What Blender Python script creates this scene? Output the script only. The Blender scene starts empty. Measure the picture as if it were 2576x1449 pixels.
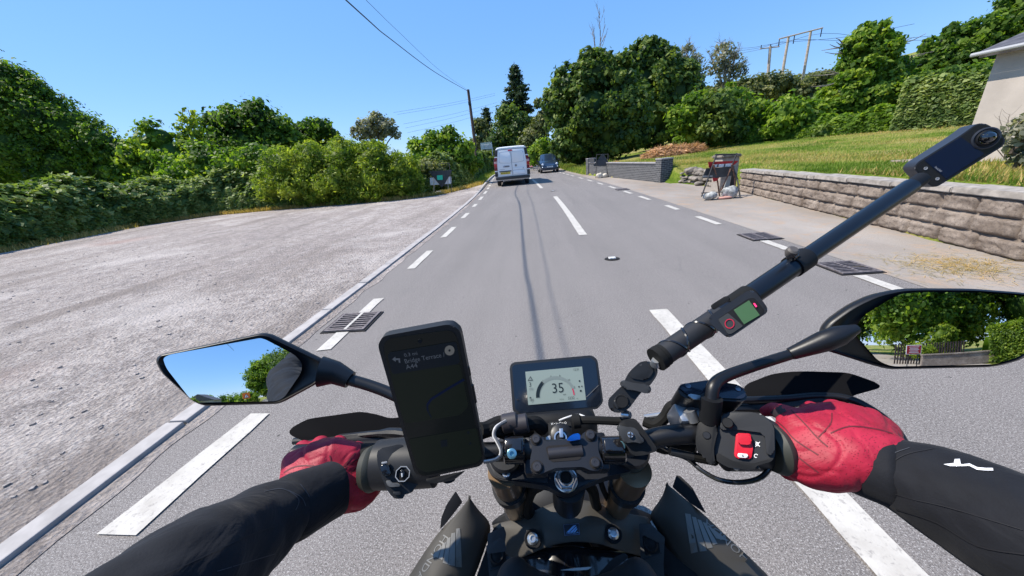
import bpy, bmesh, math, random
import numpy as np
from mathutils import Vector, Matrix, noise as mnoise
random.seed(7); RNG = np.random.default_rng(7)
rad = math.radians
scene = bpy.context.scene; COL = scene.collection
# ------------------------------------------------------------------ camera, sky, sun
QW, QH, FQ, HC = 2576.0, 1449.0, 860.0, 1.5        # photograph grid, focal length on it, camera height (m)
def _cr(x, y): return np.array([(x-QW/2)/FQ, -(y-QH/2)/FQ, -1.0])
_VP = (1340, 392); _RO = rad(5.3)
_f = _cr(*_VP); _f /= np.linalg.norm(_f)
_h = _cr(_VP[0]+1000*math.cos(_RO), _VP[1]-1000*math.sin(_RO))
_u = np.cross(_h, _f); _u /= np.linalg.norm(_u)
RM = np.array([np.cross(_f, _u), _f, _u])          # camera axes -> world axes
cam_d = bpy.data.cameras.new('camera'); cam = bpy.data.objects.new('camera', cam_d); COL.objects.link(cam)
m4 = np.eye(4); m4[:3, :3] = RM; m4[:3, 3] = (0, 0, HC)
cam.matrix_world = Matrix(m4.tolist())
cam_d.sensor_width = 36; cam_d.lens = 36*FQ/QW; cam_d.clip_start = 0.02; cam_d.clip_end = 3000
scene.camera = cam
SUN = Vector((-1.0, 0.06, 1/0.72)).normalized()
world = bpy.data.worlds.new('World'); scene.world = world; world.use_nodes = True
wn = world.node_tree.nodes; wl = world.node_tree.links
sky = wn.new('ShaderNodeTexSky'); sky.sky_type = 'NISHITA'; sky.sun_disc = False
sky.sun_elevation = math.asin(SUN.z); sky.sun_rotation = math.atan2(SUN.x, SUN.y)
sky.altitude = 1200; sky.air_density = 1.15; sky.dust_density = 0.1; sky.ozone_density = 2.0
hsv = wn.new('ShaderNodeHueSaturation'); hsv.inputs['Saturation'].default_value = 1.05; wl.new(sky.outputs[0], hsv.inputs['Color'])
mxs = wn.new('ShaderNodeMix'); mxs.data_type = 'RGBA'; mxs.inputs[0].default_value = .68; mxs.inputs[7].default_value = (.74, 2.08, 4.75, 1); wl.new(hsv.outputs[0], mxs.inputs[6]); wl.new(mxs.outputs[2], wn['Background'].inputs[0]); wn['Background'].inputs[1].default_value = 0.15
sl = bpy.data.lights.new('sun', 'SUN'); sl.energy = 4.8; sl.angle = rad(0.5); sl.color = (1, 0.93, 0.81)
so = bpy.data.objects.new('sun', sl); COL.objects.link(so)
so.rotation_euler = SUN.to_track_quat('Z', 'Y').to_euler()
scene.view_settings.view_transform = 'Standard'; scene.view_settings.look = 'None'
scene.view_settings.gamma = 1; scene.view_settings.exposure = 0.54
# ------------------------------------------------------------------ finding places
def ray(x, y): return RM @ _cr(x, y)
CAM = np.array([0, 0, HC])
def gp(x, y, z=0.0):
    r = ray(x, y); return CAM + r*((z-HC)/r[2])
def dp(x, y, dep): return CAM + ray(x, y)*dep
def wp(x, y, D): r = ray(x, y); return CAM + r*(D/r[1])
def onpl(x, y, P, n):
    r = ray(x, y); n = np.array(n, float); return CAM + r*(((np.array(P)-CAM)@n)/(r@n))
def sc_(x0, y0, s): return lambda x, y: ((x0+x/s)/1.4907, (y0+y/s)/1.4907)
ZA = sc_(1780, 1280, 2.414); ZB = sc_(2220, 1200, 2.195); ZC = sc_(1380, 1180, 1.858); ZD = sc_(560, 1200, 2.070)
ZE = sc_(1540, 1760, 1.9515); ZF = sc_(2900, 1420, 1.9585); ZG = sc_(2400, 940, 2.337); ZM = sc_(1240, 1500, 3.22)
ZN = sc_(1780, 1560, 3.623); ZS = sc_(3300, 420, 4.261)
# ------------------------------------------------------------------ mesh helpers
def base_of(parent):
    b = Vector((0, 0, 0))
    while parent is not None: b += parent.location; parent = parent.parent
    return b
def link(o, parent): 
    COL.objects.link(o); o.parent = parent; return o
def tag(o, label=None, cat=None, group=None, kind=None):
    for k, v in (('label', label), ('category', cat), ('group', group), ('kind', kind)):
        if v: o[k] = v
    return o
def root(name, loc, label, cat, group=None):
    o = bpy.data.objects.new(name, None); COL.objects.link(o); o.location = Vector([float(c) for c in loc])
    o.empty_display_size = .1
    return tag(o, label, cat, group)
def npmesh(name, V, F, mat, parent=None, smooth=False, tint=None):
    """V n x 3 array, F list of index arrays (each k x m) in world coordinates"""
    me = bpy.data.meshes.new(name); V = np.asarray(V, dtype=np.float32)
    b = base_of(parent); V = V - np.array([b.x, b.y, b.z], dtype=np.float32)
    if not isinstance(F, list): F = [F]
    F = [np.asarray(f, dtype=np.int32) for f in F if len(f)]
    tot = np.concatenate([np.full(len(f), f.shape[1], dtype=np.int32) for f in F])
    idx = np.concatenate([f.ravel() for f in F])
    me.vertices.add(len(V)); me.vertices.foreach_set('co', V.ravel())
    me.loops.add(len(idx)); me.loops.foreach_set('vertex_index', idx)
    st = np.zeros(len(tot), dtype=np.int32); st[1:] = np.cumsum(tot)[:-1]
    me.polygons.add(len(tot)); me.polygons.foreach_set('loop_start', st); me.polygons.foreach_set('loop_total', tot)
    me.update(calc_edges=True)
    if smooth: me.polygons.foreach_set('use_smooth', np.ones(len(tot), dtype=bool))
    if tint is not None:
        a = me.attributes.new('tint', 'FLOAT', 'FACE'); a.data.foreach_set('value', np.asarray(tint, dtype=np.float32))
    if mat: me.materials.append(mat)
    o = bpy.data.objects.new(name, me); return link(o, parent)
def bmobj(name, bm, mat, parent=None, smooth=False, sub=0, auto=None):
    b = base_of(parent)
    bmesh.ops.translate(bm, verts=bm.verts, vec=-b)
    bmesh.ops.recalc_face_normals(bm, faces=bm.faces)
    if smooth:
        for f in bm.faces: f.smooth = True
        a = rad(auto or 35)
        for e in bm.edges:
            if len(e.link_faces) == 2 and e.calc_face_angle(0) > a: e.smooth = False
    me = bpy.data.meshes.new(name); bm.to_mesh(me); bm.free()
    if mat: me.materials.append(mat)
    o = bpy.data.objects.new(name, me); link(o, parent)
    if sub:
        s = o.modifiers.new('sub', 'SUBSURF'); s.levels = sub; s.render_levels = sub
    return o
def frame(z, up=(0, 0, 1)):
    z = Vector(z).normalized(); u = Vector(up)
    if abs(z.dot(u.normalized())) > .99: u = Vector((1, 0, 0))
    x = u.cross(z).normalized(); y = z.cross(x)
    return Matrix((x, y, z)).transposed()
def ab(bm, c, s, R=None, bev=0, seg=2):
    """box centre c size s rotation R(3x3)"""
    M = Matrix.Translation(Vector([float(q) for q in c])) @ (R.to_4x4() if R else Matrix.Identity(4)) @ Matrix.Diagonal((s[0], s[1], s[2], 1))
    r = bmesh.ops.create_cube(bm, size=1, matrix=M)
    if bev:
        es = list({e for v in r['verts'] for e in v.link_edges})
        bmesh.ops.bevel(bm, geom=es, offset=bev, segments=seg, profile=.5, affect='EDGES', clamp_overlap=True)
def tube(bm, P, R, n=12, cap=True, up=(0, 0, 1)):
    P = [Vector([float(c) for c in p]) for p in P]
    if not hasattr(R, '__len__'): R = [R]*len(P)
    rings = []; X = None
    for i, p in enumerate(P):
        t = (P[min(i+1, len(P)-1)]-P[max(i-1, 0)])
        if t.length < 1e-9: t = P[min(i+2, len(P)-1)]-P[max(i-2, 0)]
        t.normalize()
        if X is None: X = frame(t, up).col[0].copy()
        X = (X - t*X.dot(t)).normalized(); Y = t.cross(X)
        rings.append([bm.verts.new(p + (X*math.cos(a)+Y*math.sin(a))*R[i]) for a in [2*math.pi*k/n for k in range(n)]])
    for a, b in zip(rings, rings[1:]):
        for k in range(n): bm.faces.new((a[k], a[(k+1) % n], b[(k+1) % n], b[k]))
    if cap: bm.faces.new(rings[0][::-1]); bm.faces.new(rings[-1])
def cyl(bm, a, b, r, r2=None, n=16): tube(bm, [a, b], [r, r if r2 is None else r2], n)
def lathe(bm, c, axis, prof, n=24):
    """prof list of (dist along axis, radius)"""
    c = Vector([float(q) for q in c]); a = Vector(axis).normalized(); M = frame(a); X = M.col[0]; Y = M.col[1]
    rings = [[bm.verts.new(c+a*h+(X*math.cos(t)+Y*math.sin(t))*max(r, 1e-5)) for t in [2*math.pi*k/n for k in range(n)]] for h, r in prof]
    for p, q in zip(rings, rings[1:]):
        for k in range(n): bm.faces.new((p[k], p[(k+1) % n], q[(k+1) % n], q[k]))
    bm.faces.new(rings[0][::-1]); bm.faces.new(rings[-1])
def smooth_path(P, k=6):
    P = [np.array(p, float) for p in P]; out = []
    for i in range(len(P)-1):
        p0 = P[max(i-1, 0)]; p1 = P[i]; p2 = P[i+1]; p3 = P[min(i+2, len(P)-1)]
        for j in range(k):
            t = j/k; out.append(.5*((2*p1)+(-p0+p2)*t+(2*p0-5*p1+4*p2-p3)*t*t+(-p0+3*p1-3*p2+p3)*t**3))
    out.append(P[-1]); return out
def prism(bm, pts, n, th, bev=0, seg=2):
    """closed 3-D outline extruded by th against n (pts is the front face)"""
    n = Vector(n).normalized(); P = [Vector([float(c) for c in p]) for p in pts]
    a = [bm.verts.new(p) for p in P]; b = [bm.verts.new(p-n*th) for p in P]
    fs = [bm.faces.new(a), bm.faces.new(b[::-1])]
    for i in range(len(P)): fs.append(bm.faces.new((a[i], b[i], b[(i+1) % len(P)], a[(i+1) % len(P)])))
    if bev:
        es = list({e for v in a for e in v.link_edges if e.other_vert(v) in a})
        bmesh.ops.bevel(bm, geom=es, offset=bev, segments=seg, profile=.6, affect='EDGES', clamp_overlap=True)
def plate(bm, Z, outline, P, n, th, bev=0, seg=2, rnd=0):
    pts = [onpl(*Z(*q), P, n) for q in outline]
    if rnd: pts = roundpoly(pts, rnd)
    prism(bm, pts, n, th, bev, seg)
def roundpoly(pts, r, k=4):
    P = [np.array(p, float) for p in pts]; out = []
    for i in range(len(P)):
        a, b, c = P[i-1], P[i], P[(i+1) % len(P)]
        u = a-b; v = c-b; lu = np.linalg.norm(u); lv = np.linalg.norm(v); rr = min(r, lu*.45, lv*.45)
        s = b+u/lu*rr; e = b+v/lv*rr
        for j in range(k+1): t = j/k; out.append((1-t)**2*s+2*t*(1-t)*b+t*t*e)
    return out
ID = lambda x, y: (x, y)
# ------------------------------------------------------------------ materials
MATS = {}
def mat(name, col=(.5, .5, .5), rough=.6, metal=0, nscale=0, namt=.2, bump=0, bscale=None, spec=.5, coat=0, emit=None, estr=1, col2=None, detail=6):
    if name in MATS: return MATS[name]
    m = bpy.data.materials.new(name); m.use_nodes = True; N = m.node_tree.nodes; L = m.node_tree.links
    p = N['Principled BSDF']; p.inputs['Base Color'].default_value = (*col, 1); p.inputs['Roughness'].default_value = rough
    p.inputs['Metallic'].default_value = metal; p.inputs['Specular IOR Level'].default_value = spec; p.inputs['Coat Weight'].default_value = coat
    if emit: p.inputs['Emission Color'].default_value = (*emit, 1); p.inputs['Emission Strength'].default_value = estr
    if nscale or bump:
        tc = N.new('ShaderNodeNewGeometry')
    if nscale:
        t = N.new('ShaderNodeTexNoise'); t.inputs['Scale'].default_value = nscale; t.inputs['Detail'].default_value = detail; L.new(tc.outputs['Position'], t.inputs['Vector'])
        r = N.new('ShaderNodeValToRGB'); r.color_ramp.elements[0].position = .35; r.color_ramp.elements[1].position = .65
        a = col2 or tuple(c*(1-namt) for c in col); b = col if col2 else tuple(min(1, c*(1+namt)) for c in col)
        r.color_ramp.elements[0].color = (*a, 1); r.color_ramp.elements[1].color = (*b, 1)
        L.new(t.outputs[0], r.inputs[0]); L.new(r.outputs[0], p.inputs['Base Color'])
    if bump:
        t = N.new('ShaderNodeTexNoise'); t.inputs['Scale'].default_value = bscale or nscale or 100; t.inputs['Detail'].default_value = 5; L.new(tc.outputs['Position'], t.inputs['Vector'])
        b = N.new('ShaderNodeBump'); b.inputs['Strength'].default_value = bump; b.inputs['Distance'].default_value = min(.01, .12/(bscale or nscale or 100))
        L.new(t.outputs[0], b.inputs['Height']); L.new(b.outputs[0], p.inputs['Normal'])
    MATS[name] = m; return m
class NT:
    """small node-graph helper on world position"""
    def __init__(s, name, rough=.85, spec=.35):
        s.m = bpy.data.materials.new(name); s.m.use_nodes = True; s.N = s.m.node_tree.nodes; s.L = s.m.node_tree.links
        s.p = s.N['Principled BSDF']; s.p.inputs['Roughness'].default_value = rough; s.p.inputs['Specular IOR Level'].default_value = spec
        s.g = s.N.new('ShaderNodeNewGeometry'); s.pos = s.g.outputs['Position']; MATS[name] = s.m
    def map(s, sc): 
        v = s.N.new('ShaderNodeVectorMath'); v.operation = 'MULTIPLY'; s.L.new(s.pos, v.inputs[0]); v.inputs[1].default_value = sc; return v.outputs[0]
    def noise(s, sc, det=5, rough=.55, vec=None, dist=0):
        t = s.N.new('ShaderNodeTexNoise'); t.inputs['Scale'].default_value = sc; t.inputs['Detail'].default_value = det
        t.inputs['Roughness'].default_value = rough; t.inputs['Distortion'].default_value = dist; s.L.new(vec or s.pos, t.inputs['Vector']); return t.outputs[0]
    def vor(s, sc, feat='F1', out=0, vec=None):
        t = s.N.new('ShaderNodeTexVoronoi'); t.feature = feat; t.inputs['Scale'].default_value = sc; s.L.new(vec or s.pos, t.inputs['Vector']); return t.outputs[out]
    def ramp(s, v, *st):
        r = s.N.new('ShaderNodeValToRGB'); e = r.color_ramp.elements
        while len(e) < len(st): e.new(.5)
        for q, (p, c) in zip(e, st): q.position = p; q.color = (*c, 1) if hasattr(c, '__len__') else (c, c, c, 1)
        s.L.new(v, r.inputs[0]); return r.outputs[0]
    def mix(s, f, a, b, mode='MIX'):
        x = s.N.new('ShaderNodeMix'); x.data_type = 'RGBA'; x.blend_type = mode
        for k, i in ((f, 0), (a, 6), (b, 7)):
            if hasattr(k, 'is_linked') or hasattr(k, 'links'): s.L.new(k, x.inputs[i])
            elif i == 0: x.inputs[0].default_value = k
            else: x.inputs[i].default_value = (*k, 1)
        return x.outputs[2]
    def math(s, op, a, b=0):
        x = s.N.new('ShaderNodeMath'); x.operation = op
        for k, i in ((a, 0), (b, 1)):
            if hasattr(k, 'links'): s.L.new(k, x.inputs[i])
            else: x.inputs[i].default_value = k
        return x.outputs[0]
    def attr(s, n): a = s.N.new('ShaderNodeAttribute'); a.attribute_name = n; return a.outputs['Fac']
    def color(s, c): s.L.new(c, s.p.inputs['Base Color'])
    def bump(s, h, st=.4, d=.01):
        b = s.N.new('ShaderNodeBump'); b.inputs['Strength'].default_value = st; b.inputs['Distance'].default_value = d
        s.L.new(h, b.inputs['Height']); s.L.new(b.outputs[0], s.p.inputs['Normal'])
def make_road():
    t = NT('worn_asphalt', .88, .3)
    big = t.noise(.35, 4); st = t.noise(1.0, 5, vec=t.map((2.2, .12, 1)))
    c = t.ramp(big, (.3, (.158, .141, .133)), (.7, (.212, .190, .179)))
    cr = t.vor(1.1, 'DISTANCE_TO_EDGE'); c = t.mix(t.math('MULTIPLY', t.ramp(cr, (.004, .55), (.012, 0)), t.ramp(t.noise(.25, 2), (.52, 0), (.58, 1))), c, (.06, .055, .055)); os_ = t.noise(.9, 4, .6); c = t.mix(t.ramp(os_, (.60, 0), (.72, .35)), c, (.09, .085, .085))
    c = t.mix(.5, c, t.ramp(st, (.3, (.150, .135, .127)), (.7, (.245, .220, .208))))
    f = t.noise(190, 3, .8); c = t.mix(t.ramp(f, (.40, 1), (.50, 0)), c, (.065, .060, .062), 'MIX')
    g = t.noise(150, 3, .8, vec=t.map((1.1, 1.1, 1))); c = t.mix(t.ramp(g, (.54, 0), (.64, .85)), c, (.50, .48, .47))
    g2 = t.noise(75, 4, .85); c = t.mix(t.ramp(g2, (.36, .75), (.47, 0)), c, (.085, .075, .072)); c = t.mix(t.ramp(g2, (.55, 0), (.66, .5)), c, (.38, .35, .34))
    sp = t.vor(5.5); c = t.mix(t.ramp(sp, (.035, .8), (.06, 0)), c, (.03, .03, .03))
    t.color(c); t.bump(t.noise(230, 3, .8), .3, .0012); return t.m
def make_layby():
    t = NT('weathered_layby_surface', .95, .2)
    b = t.noise(.22, 6, .6); c = t.ramp(b, (.32, (.33, .275, .25)), (.5, (.43, .368, .335)), (.68, (.54, .47, .43)))
    m = t.noise(2.2, 6, .7, dist=.6); c = t.mix(t.ramp(m, (.46, 0), (.62, .6)), c, (.21, .18, .17))
    k = t.noise(9, 6, .8); c = t.mix(t.ramp(k, (.40, .65), (.52, 0)), c, (.19, .165, .155)); c = t.mix(t.ramp(k, (.52, 0), (.64, .5)), c, (.60, .55, .53))
    f = t.noise(48, 4, .75); c = t.mix(t.ramp(f, (.38, .95), (.5, 0)), c, (.15, .13, .125))
    g = t.noise(42, 4, .75, vec=t.map((1, 1.3, 1))); c = t.mix(t.ramp(g, (.54, 0), (.66, .8)), c, (.62, .58, .56))
    v = t.vor(30); t.bump(t.mix(.5, v, t.noise(30, 6, .8)), 1.0, .05)
    tk = t.noise(1.0, 4, .6, vec=t.map((.9, .12, 1)), dist=.4); c = t.mix(t.ramp(tk, (.50, 0), (.66, .6)), c, (.21, .175, .155)); lg = t.noise(.45, 3, .6); c = t.mix(t.ramp(lg, (.54, 0), (.70, .45)), c, (.62, .56, .53))
    pk = t.noise(.16, 2); c = t.mix(t.ramp(pk, (.66, 0), (.74, .4)), c, (.50, .31, .26))
    t.color(c); return t.m
def make_pave():
    t = NT('dusty_forecourt_concrete', .93, .2)
    b = t.noise(.5, 6, .65, vec=t.map((1, .5, 1))); c = t.ramp(b, (.3, (.24, .20, .165)), (.5, (.30, .262, .232)), (.7, (.37, .33, .298)))
    st = t.noise(3, 6, .7, dist=.8); c = t.mix(t.ramp(st, (.52, 0), (.68, .65)), c, (.40, .27, .18))
    f = t.noise(120, 3, .8); c = t.mix(t.ramp(f, (.36, .6), (.48, 0)), c, (.15, .14, .13))
    t.color(c); t.bump(t.noise(60, 5, .7), .4, .008); return t.m
def make_paint():
    t = NT('thermoplastic_road_paint', .75, .3)
    c = t.ramp(t.noise(6, 5, .7), (.3, (.40, .37, .335)), (.6, (.52, .49, .45)))
    w = t.noise(45, 5, .75); c = t.mix(t.ramp(w, (.55, 0), (.66, .7)), c, (.24, .22, .21))
    t.color(c); t.bump(t.noise(150, 3), .3, .003); return t.m
def make_grass_ground():
    t = NT('rough_grass_ground', 1, .1)
    b = t.noise(.45, 6, .65, vec=t.map((1, .5, 1))); c = t.ramp(b, (.36, (.09, .15, .015)), (.45, (.18, .24, .03)), (.52, (.30, .28, .08)), (.62, (.38, .30, .13)))
    f = t.noise(22, 5, .8); c = t.mix(t.ramp(f, (.35, .8), (.55, 0)), c, (.035, .05, .01))
    t.color(c); t.bump(t.noise(14, 6, .75), 1, .06); return t.m
def make_leaf(name, a, b, c3, trans=.45, tcol=None):
    """leaf clumps: colour from each leaf's own tint"""
    m = bpy.data.materials.new(name); m.use_nodes = True; N = m.node_tree.nodes; L = m.node_tree.links
    p = N['Principled BSDF']; p.inputs['Roughness'].default_value = .55; p.inputs['Specular IOR Level'].default_value = .3
    at = N.new('ShaderNodeAttribute'); at.attribute_name = 'tint'
    g = N.new('ShaderNodeNewGeometry'); nz = N.new('ShaderNodeTexNoise'); nz.inputs['Scale'].default_value = .8; nz.inputs['Detail'].default_value = 3
    L.new(g.outputs['Position'], nz.inputs['Vector'])
    ad = N.new('ShaderNodeMath'); ad.operation = 'MULTIPLY_ADD'; L.new(nz.outputs[0], ad.inputs[0]); ad.inputs[1].default_value = 1.3; ad.inputs[2].default_value = -.65
    a2 = N.new('ShaderNodeMath'); a2.operation = 'ADD'; L.new(ad.outputs[0], a2.inputs[0]); L.new(at.outputs['Fac'], a2.inputs[1])
    r = N.new('ShaderNodeValToRGB'); e = r.color_ramp.elements; e.new(.5)
    for q, (ps, cc) in zip(e, ((.1, a), (.5, b), (.95, c3))): q.position = ps; q.color = (*cc, 1)
    L.new(a2.outputs[0], r.inputs[0]); L.new(r.outputs[0], p.inputs['Base Color'])
    tr = N.new('ShaderNodeBsdfTranslucent'); mx = N.new('ShaderNodeMixShader'); mx.inputs[0].default_value = trans+.08
    hs = N.new('ShaderNodeMix'); hs.data_type = 'RGBA'; hs.blend_type = 'MULTIPLY'; hs.inputs[0].default_value = 1; L.new(r.outputs[0], hs.inputs[6]); hs.inputs[7].default_value = (1.5, 1.6, .7, 1)
    L.new(hs.outputs[2], tr.inputs[0]); L.new(p.outputs[0], mx.inputs[1]); L.new(tr.outputs[0], mx.inputs[2])
    L.new(mx.outputs[0], N['Material Output'].inputs['Surface']); MATS[name] = m; return m
M_ROAD = make_road(); M_LAY = make_layby(); M_PAVE = make_pave(); M_PAINT = make_paint(); M_GR = make_grass_ground()
LF = dict(
 oak=make_leaf('oak_leaves', (0.033, 0.074, 0.011), (0.083, 0.159, 0.021), (0.173, 0.256, 0.034)),
 dark=make_leaf('dark_green_leaves', (0.032, 0.068, 0.017), (0.084, 0.143, 0.027), (0.190, 0.244, 0.050), .3),
 willow=make_leaf('willow_leaves', (0.067, 0.121, 0.013), (0.188, 0.269, 0.026), (0.361, 0.404, 0.059), .4),
 bramble=make_leaf('bramble_leaves', (.050, .095, .020), (.150, .215, .052), (.340, .385, .140), .3),
 lime=make_leaf('light_green_leaves', (0.055, 0.114, 0.012), (0.142, 0.243, 0.026), (0.286, 0.363, 0.046), .4),
 olive=make_leaf('olive_leaves', (0.055, 0.075, 0.026), (0.128, 0.155, 0.050), (0.255, 0.256, 0.112), .3),
 fir=make_leaf('fir_needles', (0.015, 0.035, 0.021), (0.033, 0.062, 0.034), (0.067, 0.101, 0.053), .1),
 dry=make_leaf('dry_brushwood', (0.241, 0.128, 0.059), (0.451, 0.256, 0.132), (0.684, 0.417, 0.251), .2),
 grass=make_leaf('grass_blades', (.10, .17, .02), (.22, .30, .045), (.46, .40, .15), .4),
 straw=make_leaf('dry_grass_blades', (0.211, 0.175, 0.046), (0.437, 0.316, 0.106), (0.662, 0.458, 0.198), .3),
 silver=make_leaf('silver_grey_leaves', (0.090, 0.101, 0.073), (0.196, 0.202, 0.145), (0.361, 0.337, 0.264), .3),
)
M_BARK = mat('bark', (.085, .065, .05), .95, nscale=14, namt=.5, bump=.8, bscale=30)
M_BARK2 = mat('grey_bark', (.22, .19, .17), .95, nscale=14, namt=.4, bump=.5, bscale=30)
# ------------------------------------------------------------------ foliage
def leafquads(C, Nn, S, seed, nar=1.0):
    """leaf quads at centres C with outward normals Nn and sizes S"""
    rg = np.random.default_rng(seed); n = len(C)
    R = rg.normal(size=(n, 3)); Nn = Nn+R*.75; Nn /= np.linalg.norm(Nn, axis=1)[:, None]+1e-9
    A = rg.normal(size=(n, 3)); A -= (A*Nn).sum(1)[:, None]*Nn; A /= np.linalg.norm(A, axis=1)[:, None]+1e-9
    B = np.cross(Nn, A); S = S[:, None]; w = nar*(.45+.3*rg.random(n))[:, None]
    V = np.stack([C-A*S, C+B*S*w+Nn*S*.15, C+A*S, C-B*S*w+Nn*S*.15], 1).reshape(-1, 3)
    return V, np.arange(4*n).reshape(-1, 4)
_ico = None
def ico():
    global _ico
    if _ico is None:
        bm = bmesh.new(); bmesh.ops.create_icosphere(bm, subdivisions=3, radius=1)
        _ico = (np.array([v.co[:] for v in bm.verts]), np.array([[v.index for v in f.verts] for f in bm.faces])); bm.free()
    return _ico
def foliage(name, blobs, m, parent, dens=60, ls=.12, sub=34, core=.6, seed=1, subr=.30, upw=.25, flat=1.0, zmin=None, nar=1.0):
    rg = np.random.default_rng(seed); Vs, Qs, Ts, tq, tt = [], [], [], [], []; off = 0; IV, IF = ico()
    for (x, y, z, R) in blobs:
        c = np.array([x, y, z]); n = int(1.35*dens*4*math.pi*R*R*(.6 if R > 3 else 1))
        k = max(8, int(sub)); d = rg.normal(size=(k, 3)); d /= np.linalg.norm(d, axis=1)[:, None]
        sc = c+d*np.array([1, 1, flat])*(R*(.80+.16*rg.random((k, 1)))); sr = R*subr*(.7+.7*rg.random(k))
        st = .5+.28*rg.normal(size=k)
        i = rg.integers(0, k, n); e = rg.normal(size=(n, 3)); e /= np.linalg.norm(e, axis=1)[:, None]
        P = sc[i]+e*np.array([1, 1, .75])*(sr[i]*(.55+.55*rg.random(n)**.5))[:, None]
        stray = rg.random(n) < .13; P[stray] += e[stray]*(sr[i[stray]]*(.35+.55*rg.random(n)[stray]))[:, None]
        nn = e*.6+d[i]*.7+np.array([0, 0, upw])
        S = ls*(.6+.8*rg.random(n)); tn = np.clip(st[i]+.16*rg.normal(size=n), 0, 1)
        if zmin is not None:
            kp = P[:, 2] > zmin; P, nn, S, tn = P[kp], nn[kp], S[kp], tn[kp]
        V, Q = leafquads(P, nn, S, rg.integers(1 << 30), nar); Vs.append(V); Qs.append(Q+off); off += len(V); tq.append(tn)
        if core:
            j = 1+.25*np.array([mnoise.noise(Vector(v)*2.1+Vector(c)) for v in IV])
            V = c+IV*np.array([1, 1, flat])*(R*core*j)[:, None]
            if zmin is not None: V[:, 2] = np.maximum(V[:, 2], zmin)
            Vs.append(V); Ts.append(IF+off); off += len(V); tt.append(np.full(len(IF), .3))  # inner core tinted darker for the shade between the leaves
    return npmesh(name, np.concatenate(Vs), [np.concatenate(Qs)]+([np.concatenate(Ts)] if Ts else []), m, parent, tint=np.concatenate(tq+tt))
# ------------------------------------------------------------------ ground
YY = np.arange(-60, 240, .5)
_off = np.interp(YY, [-60, 7, 12, 17, 22, 27, 34, 45, 60, 80, 120, 240], [0, 0, -.07, -.27, -.58, -.95, -1.35, -1.3, -.3, 3, 12, 60])
_k = np.ones(13)/13; _off = np.convolve(np.pad(_off, 6, mode='edge'), _k, 'valid')
def off(y): return float(np.interp(y, YY, _off))
def wallx(y): return float(np.interp(y, [-60, -9, -4, 3.8, 10.9, 14.9, 24.3, 30, 60], [8, 8, 4.9, 5.12, 6.1, 5.5, 3.55, 3.9, 5.5]))
def sm(t): t = min(1, max(0, t)); return t*t*(3-2*t)
def TZ(x, y):
    w = wallx(y)+off(y)*(1 if y > 30 else 0)
    if x > w:
        d = x-w; bk = sm((y+6)/3); near = bk* .72*(1-.12*sm((y-5)/6))*(1-.4*sm((y-24.4)/2))
        wd = .25 if y < 11 else (1.6 if y < 14.9 else (.25 if y < 24.4 else 5))
        z = near*sm(d/wd)+bk*(.5 if y < 25 else .9)*sm((d-2)/14)
        z += .25*max(0, d-16)*sm((y+5)/20) if d < 90 else .25*74*sm((y+5)/20)
        return min(z, 16)
    if x < -4+off(y): return -.0*abs(x)
    return 0
def grid(name, xs, ys, fz, m, kind='structure'):
    V = np.array([[x, y, fz(x, y)] for y in ys for x in xs]); nx = len(xs)
    I = np.arange(len(V)).reshape(len(ys), nx)
    F = np.stack([I[:-1, :-1], I[:-1, 1:], I[1:, 1:], I[1:, :-1]], -1).reshape(-1, 4)
    o = npmesh(name, V, F, m, smooth=True); o['kind'] = kind; return o
xs = sorted(set(list(np.arange(-300, -20, 20))+list(np.arange(-20, 3, 2))+list(np.round(np.arange(3, 8, .18), 3))+list(np.arange(8, 40, 1.5))+list(np.arange(40, 300, 12))))
ys = sorted(set(list(np.arange(-200, -20, 20))+list(np.arange(-20, 40, .8))+list(np.arange(40, 120, 5))+list(np.arange(120, 500, 30))))
grid('ground', xs, ys, lambda x, y: TZ(x, y)-.012+(.03*mnoise.noise(Vector((x*.5, y*.5, 0))) if x > wallx(y)+1 else 0), M_GR)
def strip(name, fa, fb, y0, y1, z, m, st=.5, kind='structure', nx=1):
    ys_ = np.append(np.arange(y0, y1, st), y1); V = []; F = []
    for y in ys_:
        a, b = fa(y), fb(y)
        for i in range(nx+1): V.append((a+(b-a)*i/nx, y, z))
    for j in range(len(ys_)-1):
        for i in range(nx):
            q = j*(nx+1)+i; F.append((q, q+1, q+nx+2, q+nx+1))
    o = npmesh(name, V, np.array(F), m)
    if kind: o['kind'] = kind
    return o
strip('road', lambda y: -2.46+off(y), lambda y: 3.72+off(y)*.9, -60, 230, 0, M_ROAD)
# forecourt on the right, level with the road, up to the walls
strip('forecourt', lambda y: 3.66+off(y)*.9, lambda y: max(wallx(y)+.05, 3.9+off(y)*.9) if y < 24.5 else 4.1+off(y)*.9, -30, 60, .004, M_PAVE)
# layby on the left: real outline
hb = [(-40, -9), (-22, 2), (-17.9, 9.9), (-18.3, 12.4), (-18.6, 15.0), (-16.7, 17.3), (-11.3, 17.5), (-6.8, 17.1), (-5.1, 18.0), (-4.1, 21), (-3.55, 24.5)]
bm = bmesh.new()
lay = [(-2.58, -9, .022), (-2.58, 2, .022), (-2.58, 8, .022), (-2.64, 12, .022), (-2.86, 17, .022), (-3.15, 22, .022), (-3.40, 24.6, .022)]+[(x, y, .022) for x, y in hb[::-1]]
bm.faces.new([bm.verts.new(p) for p in lay]); bmesh.ops.triangulate(bm, faces=bm.faces)
o = bmobj('layby', bm, M_LAY); o['kind'] = 'structure'
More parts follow.
